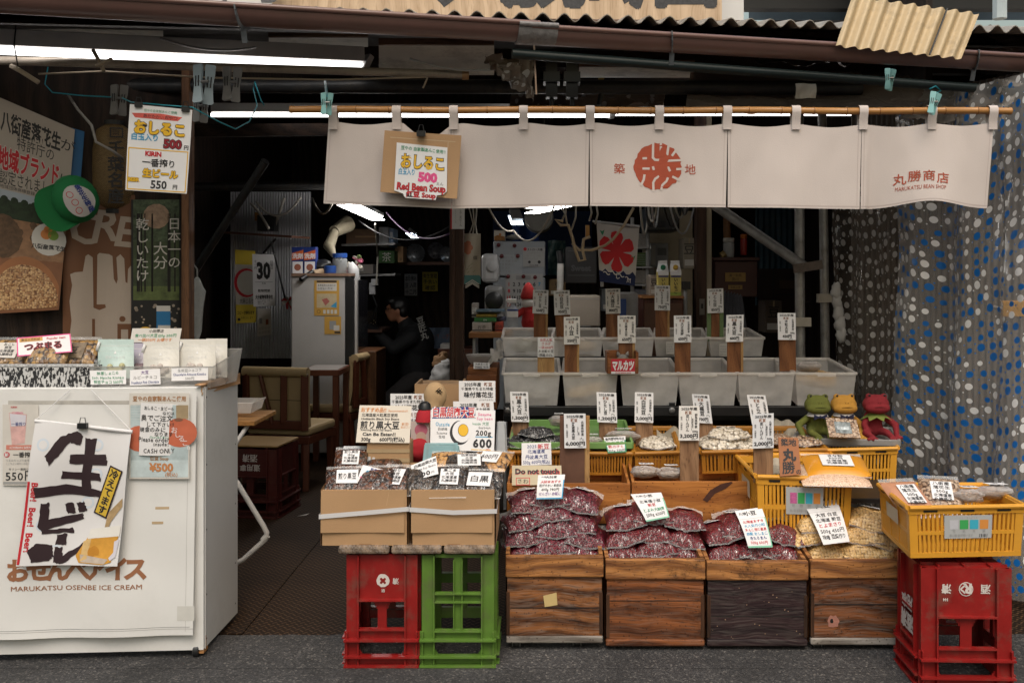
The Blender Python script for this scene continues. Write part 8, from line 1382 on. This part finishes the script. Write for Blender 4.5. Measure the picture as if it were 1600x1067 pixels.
# ---------------------------------------------------------------- three plush frogs on a tray
mb = MB(); a, b, c, d = P(1238, 689, 4.62), P(1405, 692, 4.5), P(1392, 672, 4.9), P(1256, 668, 5.0); S = Sheet(a, b, c, d); mb.sheet(S, milky('lid_plastic', (.42, .41, .4), .85), 4, 4, .016)
for p, q in ((a, b), (b, c), (c, d), (d, a)): mb.bar(p, q, .014, .03, milky('lid_plastic'))
mb.build('bin_lid', label='grey cloudy bin lid used as a tray for three plush frogs', cat='lid', bevel=.004)
def frog(px, Y, hx, tint, label, lean, dress):
    fm3 = mat('frog_'+tint, {'green': (.12, .13, .025), 'yellow': (.44, .22, .035), 'red': (.2, .014, .02)}[tint], .95, .12, 14, bump=.25, bs=220); dk3 = mat('seam_'+tint, tuple(v*.25 for v in {'green': (.19, .21, .03), 'yellow': (.6, .31, .035), 'red': (.33, .018, .022)}[tint]), .9, 0)
    g = P(px, 683, Y); t = thing('plush_frog', label, 'plush frog', g, 'three plush frogs'); h0 = g+Vector((hx, -.01, .155)); sc = 1.0; mb = MB()
    caps(mb, g+Vector((0, .02, .045)), g+Vector((hx*.6, .01, .105)), .045, .034, fm3); mb.blob(h0, (.062, .05, .047), fm3, 16); mb.blob(h0+Vector((0, -.028, -.014)), (.058, .032, .028), fm3, 14)
    for s_ in (-1, 1):
        mb.blob(h0+Vector((s_*.035, -.004, .038)), (.016, .016, .014), fm3, 10); sh = g+Vector((hx*.6+s_*.035, .0, .1)); el = g+Vector((s_*.072+lean, -.02, .06)); wr = g+Vector((s_*.062+lean, -.065, .018)); caps(mb, sh, el, .016, .017, fm3, 8); caps(mb, el, wr, .016, .013, fm3, 8)
        for f in (-1, 0, 1): caps(mb, wr, wr+Vector((f*.014+s_*.004, -.024+abs(f)*.006, -.008)), .008, .0075, fm3, 6)
        hp = g+Vector((s_*.03, 0, .03)); kn = g+Vector((s_*.05-lean*.5, -.06, .03)); an = g+Vector((s_*.045-lean*.7+.015, -.11, .016)); caps(mb, hp, kn, .02, .017, fm3, 8); caps(mb, kn, an, .016, .014, fm3, 8)
        for f in (-1, 0, 1): caps(mb, an, an+Vector((f*.02+s_*.006, -.026+abs(f)*.006, -.005)), .01, .0085, fm3, 6)
    o = mb.build('body', t); remesh(o, .0048, 2)
    mb = MB(); pts = [h0+Vector((.058*math.sin(x), -.0-.054*math.cos(x)-.004, -.006-.014*math.sin(abs(x))**2*1.2)) for x in [i/8*1.25-1.25*0 for i in range(-8, 9)]]; mb.tube(pts, .0024, dk3, 6)
    for s_ in (-1, 1): mb.blob(h0+Vector((s_*.035, -.017, .043)), (.006, .005, .006), black, 8); mb.blob(h0+Vector((s_*.006, -.052, .014)), .0022, dk3, 6)
    mb.build('face', t, smooth=180); nk = g+Vector((hx*.8, -.008, .118)); mb = MB()
    if dress == 'leaf':
        n = 14; top_ = [nk+Vector((.03*math.cos(2*math.pi*k/n), .03*math.sin(2*math.pi*k/n), .0)) for k in range(n)]; bo = [nk+Vector(((.075 if k % 2 else .048)*math.cos(2*math.pi*k/n), (.06 if k % 2 else .045)*math.sin(2*math.pi*k/n)-.006, -.034 if k % 2 else -.018)) for k in range(n)]; mb.add(top_+bo, [(k, (k+1) % n, n+(k+1) % n, n+k) for k in range(n)], mat('leaf_felt', (.16, .19, .04), .95, .1))
    else:
        n = 16; mb.add([nk+Vector((.036*math.cos(2*math.pi*k/n), .034*math.sin(2*math.pi*k/n), .008)) for k in range(n)]+[nk+Vector((.052*math.cos(2*math.pi*k/n), .048*math.sin(2*math.pi*k/n)-.006, -.014)) for k in range(n)], [(k, (k+1) % n, n+(k+1) % n, n+k) for k in range(n)], pwh)
        bm = mat('bow_navy', (.012, .015, .05), .8, .1) if dress == 'bow' else mat('bow_check', (.02, .02, .05), .8, .9, 150); q = nk+Vector((0, -.056, -.014))
        for s_ in (-1, 1): mb.add([q, q+Vector((s_*.03, -.004, .013)), q+Vector((s_*.03, -.004, -.013))], [(0, 1, 2)], bm); mb.add([q+Vector((0, .003, 0)), q+Vector((s_*.03, .003, .013)), q+Vector((s_*.03, .003, -.013))], [(0, 1, 2)], bm)
        mb.blob(q, (.007, .005, .008), bm, 8)
    mb.build('collar', t, smooth=40)
frog(1276, 4.72, .0, 'green', 'olive green plush frog with a white collar and navy bow tie', -.02, 'bow'); frog(1317, 4.7, .0, 'yellow', 'orange yellow plush frog with a white collar and checked bow tie', .01, 'check'); frog(1366, 4.66, .004, 'red', 'red plush frog with a green leaf collar beside the dotted curtain', .02, 'leaf')
fp = thing('picture_frame', 'small picture frame covered in beans leaning on the yellow plush frog', 'picture frame', P(1318, 684, 4.55)); mb = MB(); S = SQ((1296, 682, 4.5), (1345, 684, 4.48), (1338, 655, 4.56), (1290, 652, 4.58)); mb.sheet(S, pin_, 1, 1, .008); mb.build('bean_border', fp); mb = MB(); mb.rect(S, .24, .2, .76, .8, mat('photo_dim', (.22, .25, .26), .4, .9, 60), 3); mb.rect(S, .3, .45, .7, .62, mat('photo_bright', (.5, .55, .58), .4, .7, 90), 4); mb.build('photo', fp)
# ---------------------------------------------------------------- cardboard boxes on planks and crates
def carton_box(x0, x1, label, lean):
    Y = 3.72; a, b = P(x0, 765, Y), P(x1, 852, Y); d = .33; t = thing('cardboard_box', label, 'cardboard box', ((a.x+b.x)/2, Y, b.z), 'open cardboard boxes on the planks'); z1, z0 = a.z, b.z; th = .006; back = .13; mb = MB()
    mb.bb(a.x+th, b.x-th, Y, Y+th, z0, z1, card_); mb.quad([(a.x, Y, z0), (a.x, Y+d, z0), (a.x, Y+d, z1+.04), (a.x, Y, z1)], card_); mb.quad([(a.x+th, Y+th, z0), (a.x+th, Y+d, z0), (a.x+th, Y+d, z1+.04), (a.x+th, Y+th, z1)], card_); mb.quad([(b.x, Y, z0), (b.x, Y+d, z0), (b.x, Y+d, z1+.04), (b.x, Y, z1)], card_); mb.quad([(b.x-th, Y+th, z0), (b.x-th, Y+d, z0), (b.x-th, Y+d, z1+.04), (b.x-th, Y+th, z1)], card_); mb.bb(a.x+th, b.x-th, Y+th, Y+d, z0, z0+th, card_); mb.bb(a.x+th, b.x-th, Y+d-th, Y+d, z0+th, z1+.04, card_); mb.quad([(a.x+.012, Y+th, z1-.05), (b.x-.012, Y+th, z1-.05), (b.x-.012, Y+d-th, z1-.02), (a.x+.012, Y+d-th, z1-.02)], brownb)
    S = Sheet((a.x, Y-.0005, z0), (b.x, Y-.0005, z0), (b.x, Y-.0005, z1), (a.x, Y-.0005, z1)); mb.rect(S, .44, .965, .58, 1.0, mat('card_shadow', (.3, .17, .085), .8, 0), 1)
    for k in range(3): mb.poly(S, [(.38+.2*k*lean, .02), (.385+.2*k*lean, .02), (.31+.2*k*lean, .62), (.305+.2*k*lean, .62)], mat('crease', (.5, .33, .18), .7, 0), 1)
    mb.build('shell', t); mb = MB(); F2 = Sheet((a.x+.002, Y-.008, z0+.05), (b.x-.014, Y-.007, z0+.05), (b.x-.014, Y-.002, z1-.002), (a.x+.002, Y-.002, z1-.002), bend=lambda x, y: .003*math.sin(x*5+y*2)); mb.sheet(F2, card_, 8, 6, .004); mb.build('front_flap', t, smooth=60)
    mb = MB(); s0, s1 = (.47, .33) if lean > .5 else (.34, .37); hz = z1-z0; pl = lambda x, s, yy: (x, yy, z1-hz*s); st_ = mat('strap_white', (.6, .59, .6), .4, .05)
    pts = [(a.x-.003, Y+d*.6, z1-hz*s0), (a.x-.004, Y-.012, z1-hz*s0), ((a.x+b.x)/2, Y-.013, z1-hz*(s0+s1)/2+(.0 if lean > .5 else -.008)), (b.x+.004, Y-.012, z1-hz*s1), (b.x+.004, Y+d*.6, z1-hz*s1+.03)]
    for p, q in zip(pts, pts[1:]): p, q = Vector(p), Vector(q); o = Vector((0, 0, .0085)); n_ = (q-p).cross(o).normalized()*.0008; mb.add([p-o, q-o, q+o, p+o, p-o+n_, q-o+n_, q+o+n_, p+o+n_], [(0, 1, 2, 3), (7, 6, 5, 4), (3, 2, 6, 7), (0, 4, 5, 1)], st_)
    mb.build('strap', t)
carton_box(501, 638, 'open cardboard box with a slanting white strap on the red crate side', 1); carton_box(642, 775, 'open cardboard box with a level white strap on the green crate side', .3)
plk = wood('plank_wood', (.1, .07, .05), (.32, .23, .16), 'Y', .75, 30, 2, .6, .5, .7)
for x0, x1, lb in ((528, 608, 'weathered plank end over the red crate'), (611, 690, 'weathered plank end between the red and green crates'), (693, 773, 'weathered plank end over the green crate')):
    mb = MB(); mb.pbox(x0, 853, x1, 866, 3.7, .45, plk); mb.build('plank', label=lb, cat='plank', bevel=.009, group='planks under the cardboard boxes')
red_c = mat('crate_red', (.24, .009, .008), .4, .25, 9, spec=.5, dirt=.75); grn_c = mat('crate_green', (.09, .18, .025), .45, .22, 9, spec=.5, dirt=.75); Yc = 3.72; zc = P(0, 867, Yc).z
def t_red1(mb, S, pm_, hw, hd, Z): mb.disc(S, .52, .58, .17, pm_, 2, 20, jag=.06); mb.text(S, '×', .52, .58, .3, red_c, bold=.06, lay=3); mb.text(S, '清', .82, .6, .17, pm_, rot=R(180), bold=.02); mb.text(S, '酒', .52, .84, .1, pm_, bold=.01)
def t_red2(mb, S, pm_, hw, hd, Z):
    logo(mb, S, pm_, .5, .42, .17, red_c); mb.text(S, '清', .14, .42, .24, pm_, rot=R(180), bold=.03); mb.text(S, '酒', .86, .42, .24, pm_, rot=R(180), bold=.03); mb.text(S, 'H4', .12, .68, .1, pm_, bold=.03, rot=R(180))
    S2 = Sheet((-hw-.0035, hd*.55, Z(.34)), (-hw-.0035, -hd*.5, Z(.34)), (-hw-.0035, -hd*.5, Z(.74)), (-hw-.0035, hd*.55, Z(.74))); mb.text(S2, '用専', .5, .3, .34, pm_, bold=.05, rot=R(180)); mb.text(S2, '酒清', .5, .72, .4, pm_, bold=.05, rot=R(180))
crate_tall('sake_crate', 'bright red sake crate standing on end under the left cardboard box', P(541, 0, Yc).x, P(652, 0, Yc).x, Yc, .26, 0, zc, red_c, 'sake', 0, 'bottle crates under the goods', t_red1); crate_tall('bottle_crate', 'lime green bottle crate standing on end under the right cardboard box', P(659, 0, Yc).x, P(772, 0, Yc).x, Yc, .26, 0, zc, grn_c, 'green', 0, 'bottle crates under the goods'); Yr_ = 3.52; crate_tall('sake_crate', 'red sake crate with white round emblem under the yellow crate at the right', P(1443, 0, Yr_).x, P(1583, 0, Yr_).x, Yr_, .27, 0, P(0, 888, Yr_).z, red_c, 'sake', R(-2), 'bottle crates under the goods', t_red2)
ycrate('yellow slatted crate of bean bags on the red sake crate at the right', P(1420, 793, 3.52), P(1600, 790, 3.56), P(1536, 757, 4.0), P(1374, 757, 3.96), .18, yc, 2, 22, 2, lblpos=(.3, .72))
# contents of the right yellow crate
def wpack(px, py, Y, label, m, rz): packet(px, py, Y, .15, .19, 1, label, m, tilt=1.35, lm=paper, txt=['八街産', '落花生', '500g'], name='bean_packet', rz=rz)
peach = mat('peach_pack', (.5, .24, .14), .4, .12, 30, coat=.5); wpack(1420, 779, 3.75, 'peach coloured packet with a white label in the right yellow crate', peach, .2); wpack(1470, 774, 3.78, 'clear packet of pinto beans with a white label in the right yellow crate', pin_, -.25)
smallbag(1512, 783, 3.75, .12, .12, 'crumpled clear bag in the right yellow crate'); smallbag(1552, 778, 3.8, .15, .15, 'white topped clear bag at the right in the yellow crate', lab='豆')
mb = MB(); S = SQ((1566, 494, 4.9), (1612, 494, 4.85), (1612, 472, 4.85), (1566, 472, 4.9)); mb.sheet(S, mat('tool_yellow', (.6, .3, .02), .4, .1), t=.03); mb.bar(S.pt(0, .5, .0), S.pt(-.35, .35, .0), .02, .02, steel); mb.build('yellow_tool', label='yellow handled tool seen through the blue dotted curtain', cat='tool', bevel=.006)
# goods in the cardboard boxes
dry = beans('dried_fruit', '#1c100c', '#6a3c22', '#070505', 70, .85); mixb = beans('black_and_tan', '#0c0a0a', '#4c3c30', '#050404', 75, .85); tanb = beans('tan_balls', '#a0703c', '#c89a60', '#3a2414', 55, .6)
def gp(px, py, Y, w_, h_, label, m, rows, rz=0, tilt=1.3): packet(px, py, Y, w_, h_, 1, label, m, tilt=tilt, lm=paper if rows else None, txt=rows, rz=rz)
gp(548, 722, 3.98, .13, .15, 'dark snack bag at the upper left of the left cardboard box', dry, ['煎り黒豆', '150g'], .1); gp(542, 752, 3.8, .16, .14, 'dark snack bag at the lower left of the left cardboard box', dry, ['煎り黒豆'], .15); gp(585, 752, 3.8, .17, .15, 'dark snack bag under the large blue and pink card', dry, None); gp(618, 752, 3.82, .13, .16, 'dark snack bag with a vertical label at the right of the left cardboard box', dry, ['煎り', '黒豆'], -.2); gp(600, 735, 3.98, .14, .13, 'dark snack bag behind the others in the left cardboard box', dry, None, .1)
gp(668, 752, 3.8, .17, .14, 'black bean bag under the 600 card in the right cardboard box', mixb, None, .1); gp(702, 752, 3.79, .14, .16, 'black bean bag with a label in the middle of the right cardboard box', mixb, ['黒ごま', '大豆'], 0); gp(749, 756, 3.8, .18, .14, 'black bean bag at the lower right of the right cardboard box', mixb, ['白黒'], -.1); gp(732, 727, 3.95, .18, .15, 'black and tan bean bag at the top of the right cardboard box', mixb, ['白黒胡麻', '大豆'], .1, 1.5); gp(766, 722, 3.98, .16, .14, 'tan snack bag at the upper right corner of the right cardboard box', tanb, ['600円'], -.3, 1.5); gp(700, 722, 4.0, .14, .12, 'tan snack bag beside the turquoise lidded tub', tanb, None, 0, 1.4)
posterize('price_card', 'white card with blue and pink handwriting on the left cardboard box', 'price card', SQ((557, 752, 3.77), (598, 763, 3.76), (610, 736, 3.82), (567, 726, 3.84)), paper, hand(['煎黒豆', '健康おやつ', '黒大豆 使用', 'Hokkaido Soy Beans', 'Crunchy'], [nink, bink, nink, pink])); posterize('price_card', 'tilted white card reading 600 on the right cardboard box', 'price card', SQ((645, 751, 3.78), (685, 740, 3.78), (681, 712, 3.86), (642, 727, 3.86)), paper, lambda mb, S: [mb.text(S, '白黒胡麻大豆', .55, .2, .2, ink, jit=.05, w=.9, bold=.015), mb.text(S, 'Sesame Soy Beans', .5, .45, .18, ink, jit=.05, w=.9), mb.text(S, '600', .45, .78, .34, ink, jit=.05, bold=.03), mb.text(S, '円', .8, .82, .14, ink)])
# signs, tubs and dolls behind the cardboard boxes
def psign(q, label, name_, rows, t_=.003): posterize('sign_card', label, 'price card', SQ(*q), paper, rows, t=t_)
def d_main(mb, S):
    mb.text(S, 'おすすめ品!!', .28, .12, .14, oink, w=.48, bold=.02); mb.text(S, 'Recommended!!', .75, .14, .08, oink, w=.4); mb.text(S, '北海道産大粒黒豆使用', .4, .26, .1, ink, w=.68, bold=.01, wmin=1); mb.text(S, 'Hokkaido Black Soy Beans', .42, .36, .08, ink, w=.72, bold=.02, wmin=1); mb.text(S, '煎り黒大豆', .42, .53, .23, ink, w=.74, bold=.02, wmin=1); mb.text(S, '新豆!', .9, .5, .09, oink); mb.text(S, '香ばしい', .9, .58, .06, oink); mb.text(S, 'Roasting Black Soy Beans', .36, .66, .07, ink, w=.58, bold=.01, wmin=1); mb.text(S, 'Can Be Eaten!!', .42, .77, .12, ink, w=.62, bold=.03, wmin=1); mb.text(S, '300g', .18, .91, .13, ink, bold=.03); mb.text(S, '600円(税込)', .67, .91, .13, ink, bold=.03, w=.52)
posterize('main_sign', 'cream sign for roasted black beans at 300g 600 yen on a cardboard stand', 'sign', SQ((556, 691, 4.02), (640, 692, 4.02), (643, 634, 4.07), (562, 633, 4.07)), mat('cream_card', (.66, .6, .52), .7, .03), d_main, t=.003)
bx('cardboard_stand', 'taped cardboard stand under the cream black bean sign', 'cardboard box', 573, 692, 640, 735, 4.03, .12, card_, lambda mb, S: [mb.rect(S, 0, .22, 1, .36, mat('pack_tape', (.4, .29, .17), .3, .1)), mb.rect(S, 0, .55, 1, .7, mat('pack_tape'))])
def d_2025(mb, S): mb.text(S, '2025年産', .38, .17, .2, ink, w=.52, bold=.02); mb.text(S, '新豆', .8, .17, .2, brink, w=.26, bold=.02); mb.text(S, '千葉県やちまた特産', .5, .38, .17, ink, w=.94, bold=.01); mb.text(S, '味付落花生', .54, .66, .28, ink, w=.8, bold=.03); mb.text(S, '(ナカテユタカ)', .75, .9, .1, ink, w=.4)
psign([(717, 628, 4.5), (774, 628, 4.5), (774, 595, 4.52), (717, 595, 4.52)], 'white 2025 peanut sign, the rear one at the right', 0, d_2025); psign([(709, 662, 4.4), (773, 660, 4.4), (771, 627, 4.42), (708, 627, 4.42)], 'white 2025 peanut sign half hidden behind the egg drawing sign', 0, d_2025); psign([(610, 648, 4.5), (664, 648, 4.5), (664, 615, 4.52), (610, 615, 4.52)], 'white 2025 peanut sign left of the peanut shaped doll', 0, d_2025); psign([(624, 670, 4.35), (654, 670, 4.35), (655, 642, 4.37), (626, 642, 4.37)], 'small white sign half hidden beside the cream bean sign', 0, lambda mb, S: [mb.text(S, '新豆', .7, .22, .3, brink), mb.text(S, '県特産', .6, .55, .26, ink), mb.text(S, '落花生', .6, .82, .24, ink)])
def d_egg(mb, S):
    mb.poly(S, [(.02, -.06), (.68, -.08), (.7, .2), (.02, .22)], nink, 1); mb.text(S, '白黒胡麻大豆', .36, .06, .27, paper, bold=.075, w=.68, wmin=1, lay=2); mb.text(S, '白黒胡麻大豆', .36, .06, .27, rink, bold=.02, w=.64, wmin=1, lay=3); mb.text(S, 'Sesame', .84, .1, .1, pink, w=.25, bold=.01, jit=.04); mb.text(S, 'Soy bean', .84, .2, .1, pink, w=.25, jit=.04)
    mb.disc(S, .46, .56, .25, ink, 1, 26, ry=.3); mb.disc(S, .49, .53, .235, paper, 2, 26, ry=.27); mb.disc(S, .51, .5, .13, ink, 3, 20, ry=.155); mb.disc(S, .512, .5, .12, yink, 4, 20, ry=.145); mb.text(S, 'Outside', .19, .36, .13, bink, w=.22, jit=.05, bold=.01); mb.text(S, '白胡麻', .19, .48, .08, ink, jit=.05); mb.text(S, 'Sesame', .18, .58, .08, ink, jit=.05); mb.text(S, '生地', .18, .68, .08, ink, jit=.05); mb.text(S, 'Inside 大豆', .78, .33, .09, gink, w=.26, jit=.05); mb.text(S, 'Soybean', .84, .42, .08, ink, jit=.05)
    mb.text(S, '200g', .83, .55, .17, ink, w=.28, bold=.03, jit=.02); mb.rect(S, .7, .64, .97, .66, bink, 1); mb.text(S, '600', .82, .8, .27, ink, w=.36, bold=.045, jit=.02); mb.rect(S, .64, .95, .95, .97, yink, 1); mb.text(S, '円', .9, .97, .1, rink)
posterize('egg_sign', 'white sign with an egg drawing priced 200g 600 yen behind the right cardboard box', 'sign', SQ((672, 702, 4.12), (772, 706, 4.12), (774, 641, 4.17), (673, 640, 4.17)), paper, d_egg, t=.003)
posterize('drawn_card', 'pale card with pink brushwork and a red felt top beside the peanut shaped doll', 'card', SR(642, 658, 671, 697, 4.25), mat('pale_card', (.55, .45, .42), .8, .1), lambda mb, S: [mb.disc(S, .55, .35, .26, mat('brush_pink', (.5, .14, .2), .8, .2, 40), 1, 18), mb.disc(S, .55, .62, .2, mat('brush_pale', (.55, .38, .3), .8, .1), 2, 18)])
mb = MB(); rf_ = mat('red_felt', (.4, .02, .03), .95, .12); mb.lathe([(.042, 0), (.036, .035), (.026, .05)], rf_, 16, P(664, 658, 4.27)); mb.lathe([(.028, .051), (.024, .075), (.012, .085)], black, 14, P(664, 658, 4.27)); mb.build('felt_hat', label='small red felt hat with a black top above the pink brushed card', cat='hat', smooth=50)
mb = MB(); mb.blob(P(650, 704, 4.25)+Vector((0, .02, 0)), (.075, .05, .055), rf_, 14, nz=.3); mb.build('red_pouch', label='red felt pouch below the pink brushed card', cat='pouch', smooth=180)
pd = thing('peanut_doll', 'beige peanut shaped plush doll with a stitched forehead between the signs', 'plush doll', P(676, 660, 4.45)); c = P(680, 618, 4.42); bm_ = mat('doll_beige', (.46, .31, .17), .95, .08, 12, bump=.2, bs=200); mb = MB(); mb.blob(c, (.052, .045, .062), bm_, 16); mb.blob(c+Vector((-.018, 0, -.1)), (.06, .05, .065), bm_, 16); caps(mb, c, c+Vector((-.018, 0, -.1)), .042, .048, bm_); o = mb.build('body', pd); remesh(o, .006, 4)
mb = MB()
for a_, b_ in (((.012, .03), (.03, .012)), ((.02, .034), (.036, .018)), ((.012, .016), (.032, .034)), ((.006, .022), (.026, .04))): mb.tube([c+Vector((a_[0], -.043, a_[1])), c+Vector((b_[0], -.041, b_[1]))], .0018, dark, 5)
q = c+Vector((-.012, -.052, -.07)); mb.blob(q+Vector((.03, .004, .008)), (.016, .006, .007), pwh, 10, rot=(0, .3, 0)); mb.blob(q+Vector((.03, -.001, .006)), .0045, black, 8); mb.tube([q+Vector((-.02, .004, -.002)), q+Vector((-.006, .0, .002))], .0025, dark, 5); mb.tube([q+Vector((.014, .002, .016)), q+Vector((.046, .006, .004))], .002, dark, 5); mb.build('stitched_face', pd, smooth=180)
mb = MB(); mb.pbox(648, 600, 722, 640, 4.62, .01, card_); mb.pbox(648, 600, 651, 640, 4.63, .25, card_); mb.pbox(719, 600, 722, 640, 4.63, .25, card_); mb.quad([P(648, 600, 4.87), P(722, 600, 4.87), P(716, 594, 4.95), P(656, 594, 4.95)], card_); mb.build('open_carton', label='open cardboard carton behind the peanut shaped doll', cat='cardboard box')
def tub(x0, y0, x1, y1, Y, m, lm, label):
    t = thing('lidded_tub', label, 'tub', P((x0+x1)/2, y1, Y)); S = SQ((x0, y1, Y), (x1, y1, Y), (x1-2, y0, Y+.06), (x0+3, y0, Y+.06)); mb = MB(); mb.sheet(S, m, 1, 1, .02); mb.build('body', t, bevel=.008); mb = MB(); mb.frame(S, -.02, -.03, 1.02, 1.03, .1, lm, 4); a = S.pt(.5, .5, .006); mb.sheet(Sheet(S.pt(.12, .86, .004), S.pt(.88, .86, .004), S.pt(.88, .14, .004), S.pt(.12, .14, .004)), lm, 1, 1, .003); mb.build('lid', t)
tub(535, 698, 586, 734, 4.0, milky('tub_white', (.5, .52, .54), .8), milky('lid_white', (.6, .62, .64), .85), 'white translucent tub lid standing in the left cardboard box'); tub(662, 693, 716, 722, 4.05, milky('tub_teal', (.3, .5, .52), .7), milky('lid_teal', (.25, .45, .48), .85), 'turquoise translucent tub standing in the right cardboard box')
tub(776, 660, 790, 720, 4.35, milky('tub_white'), milky('lid_white'), 'white translucent tub standing left of the black soy beans')
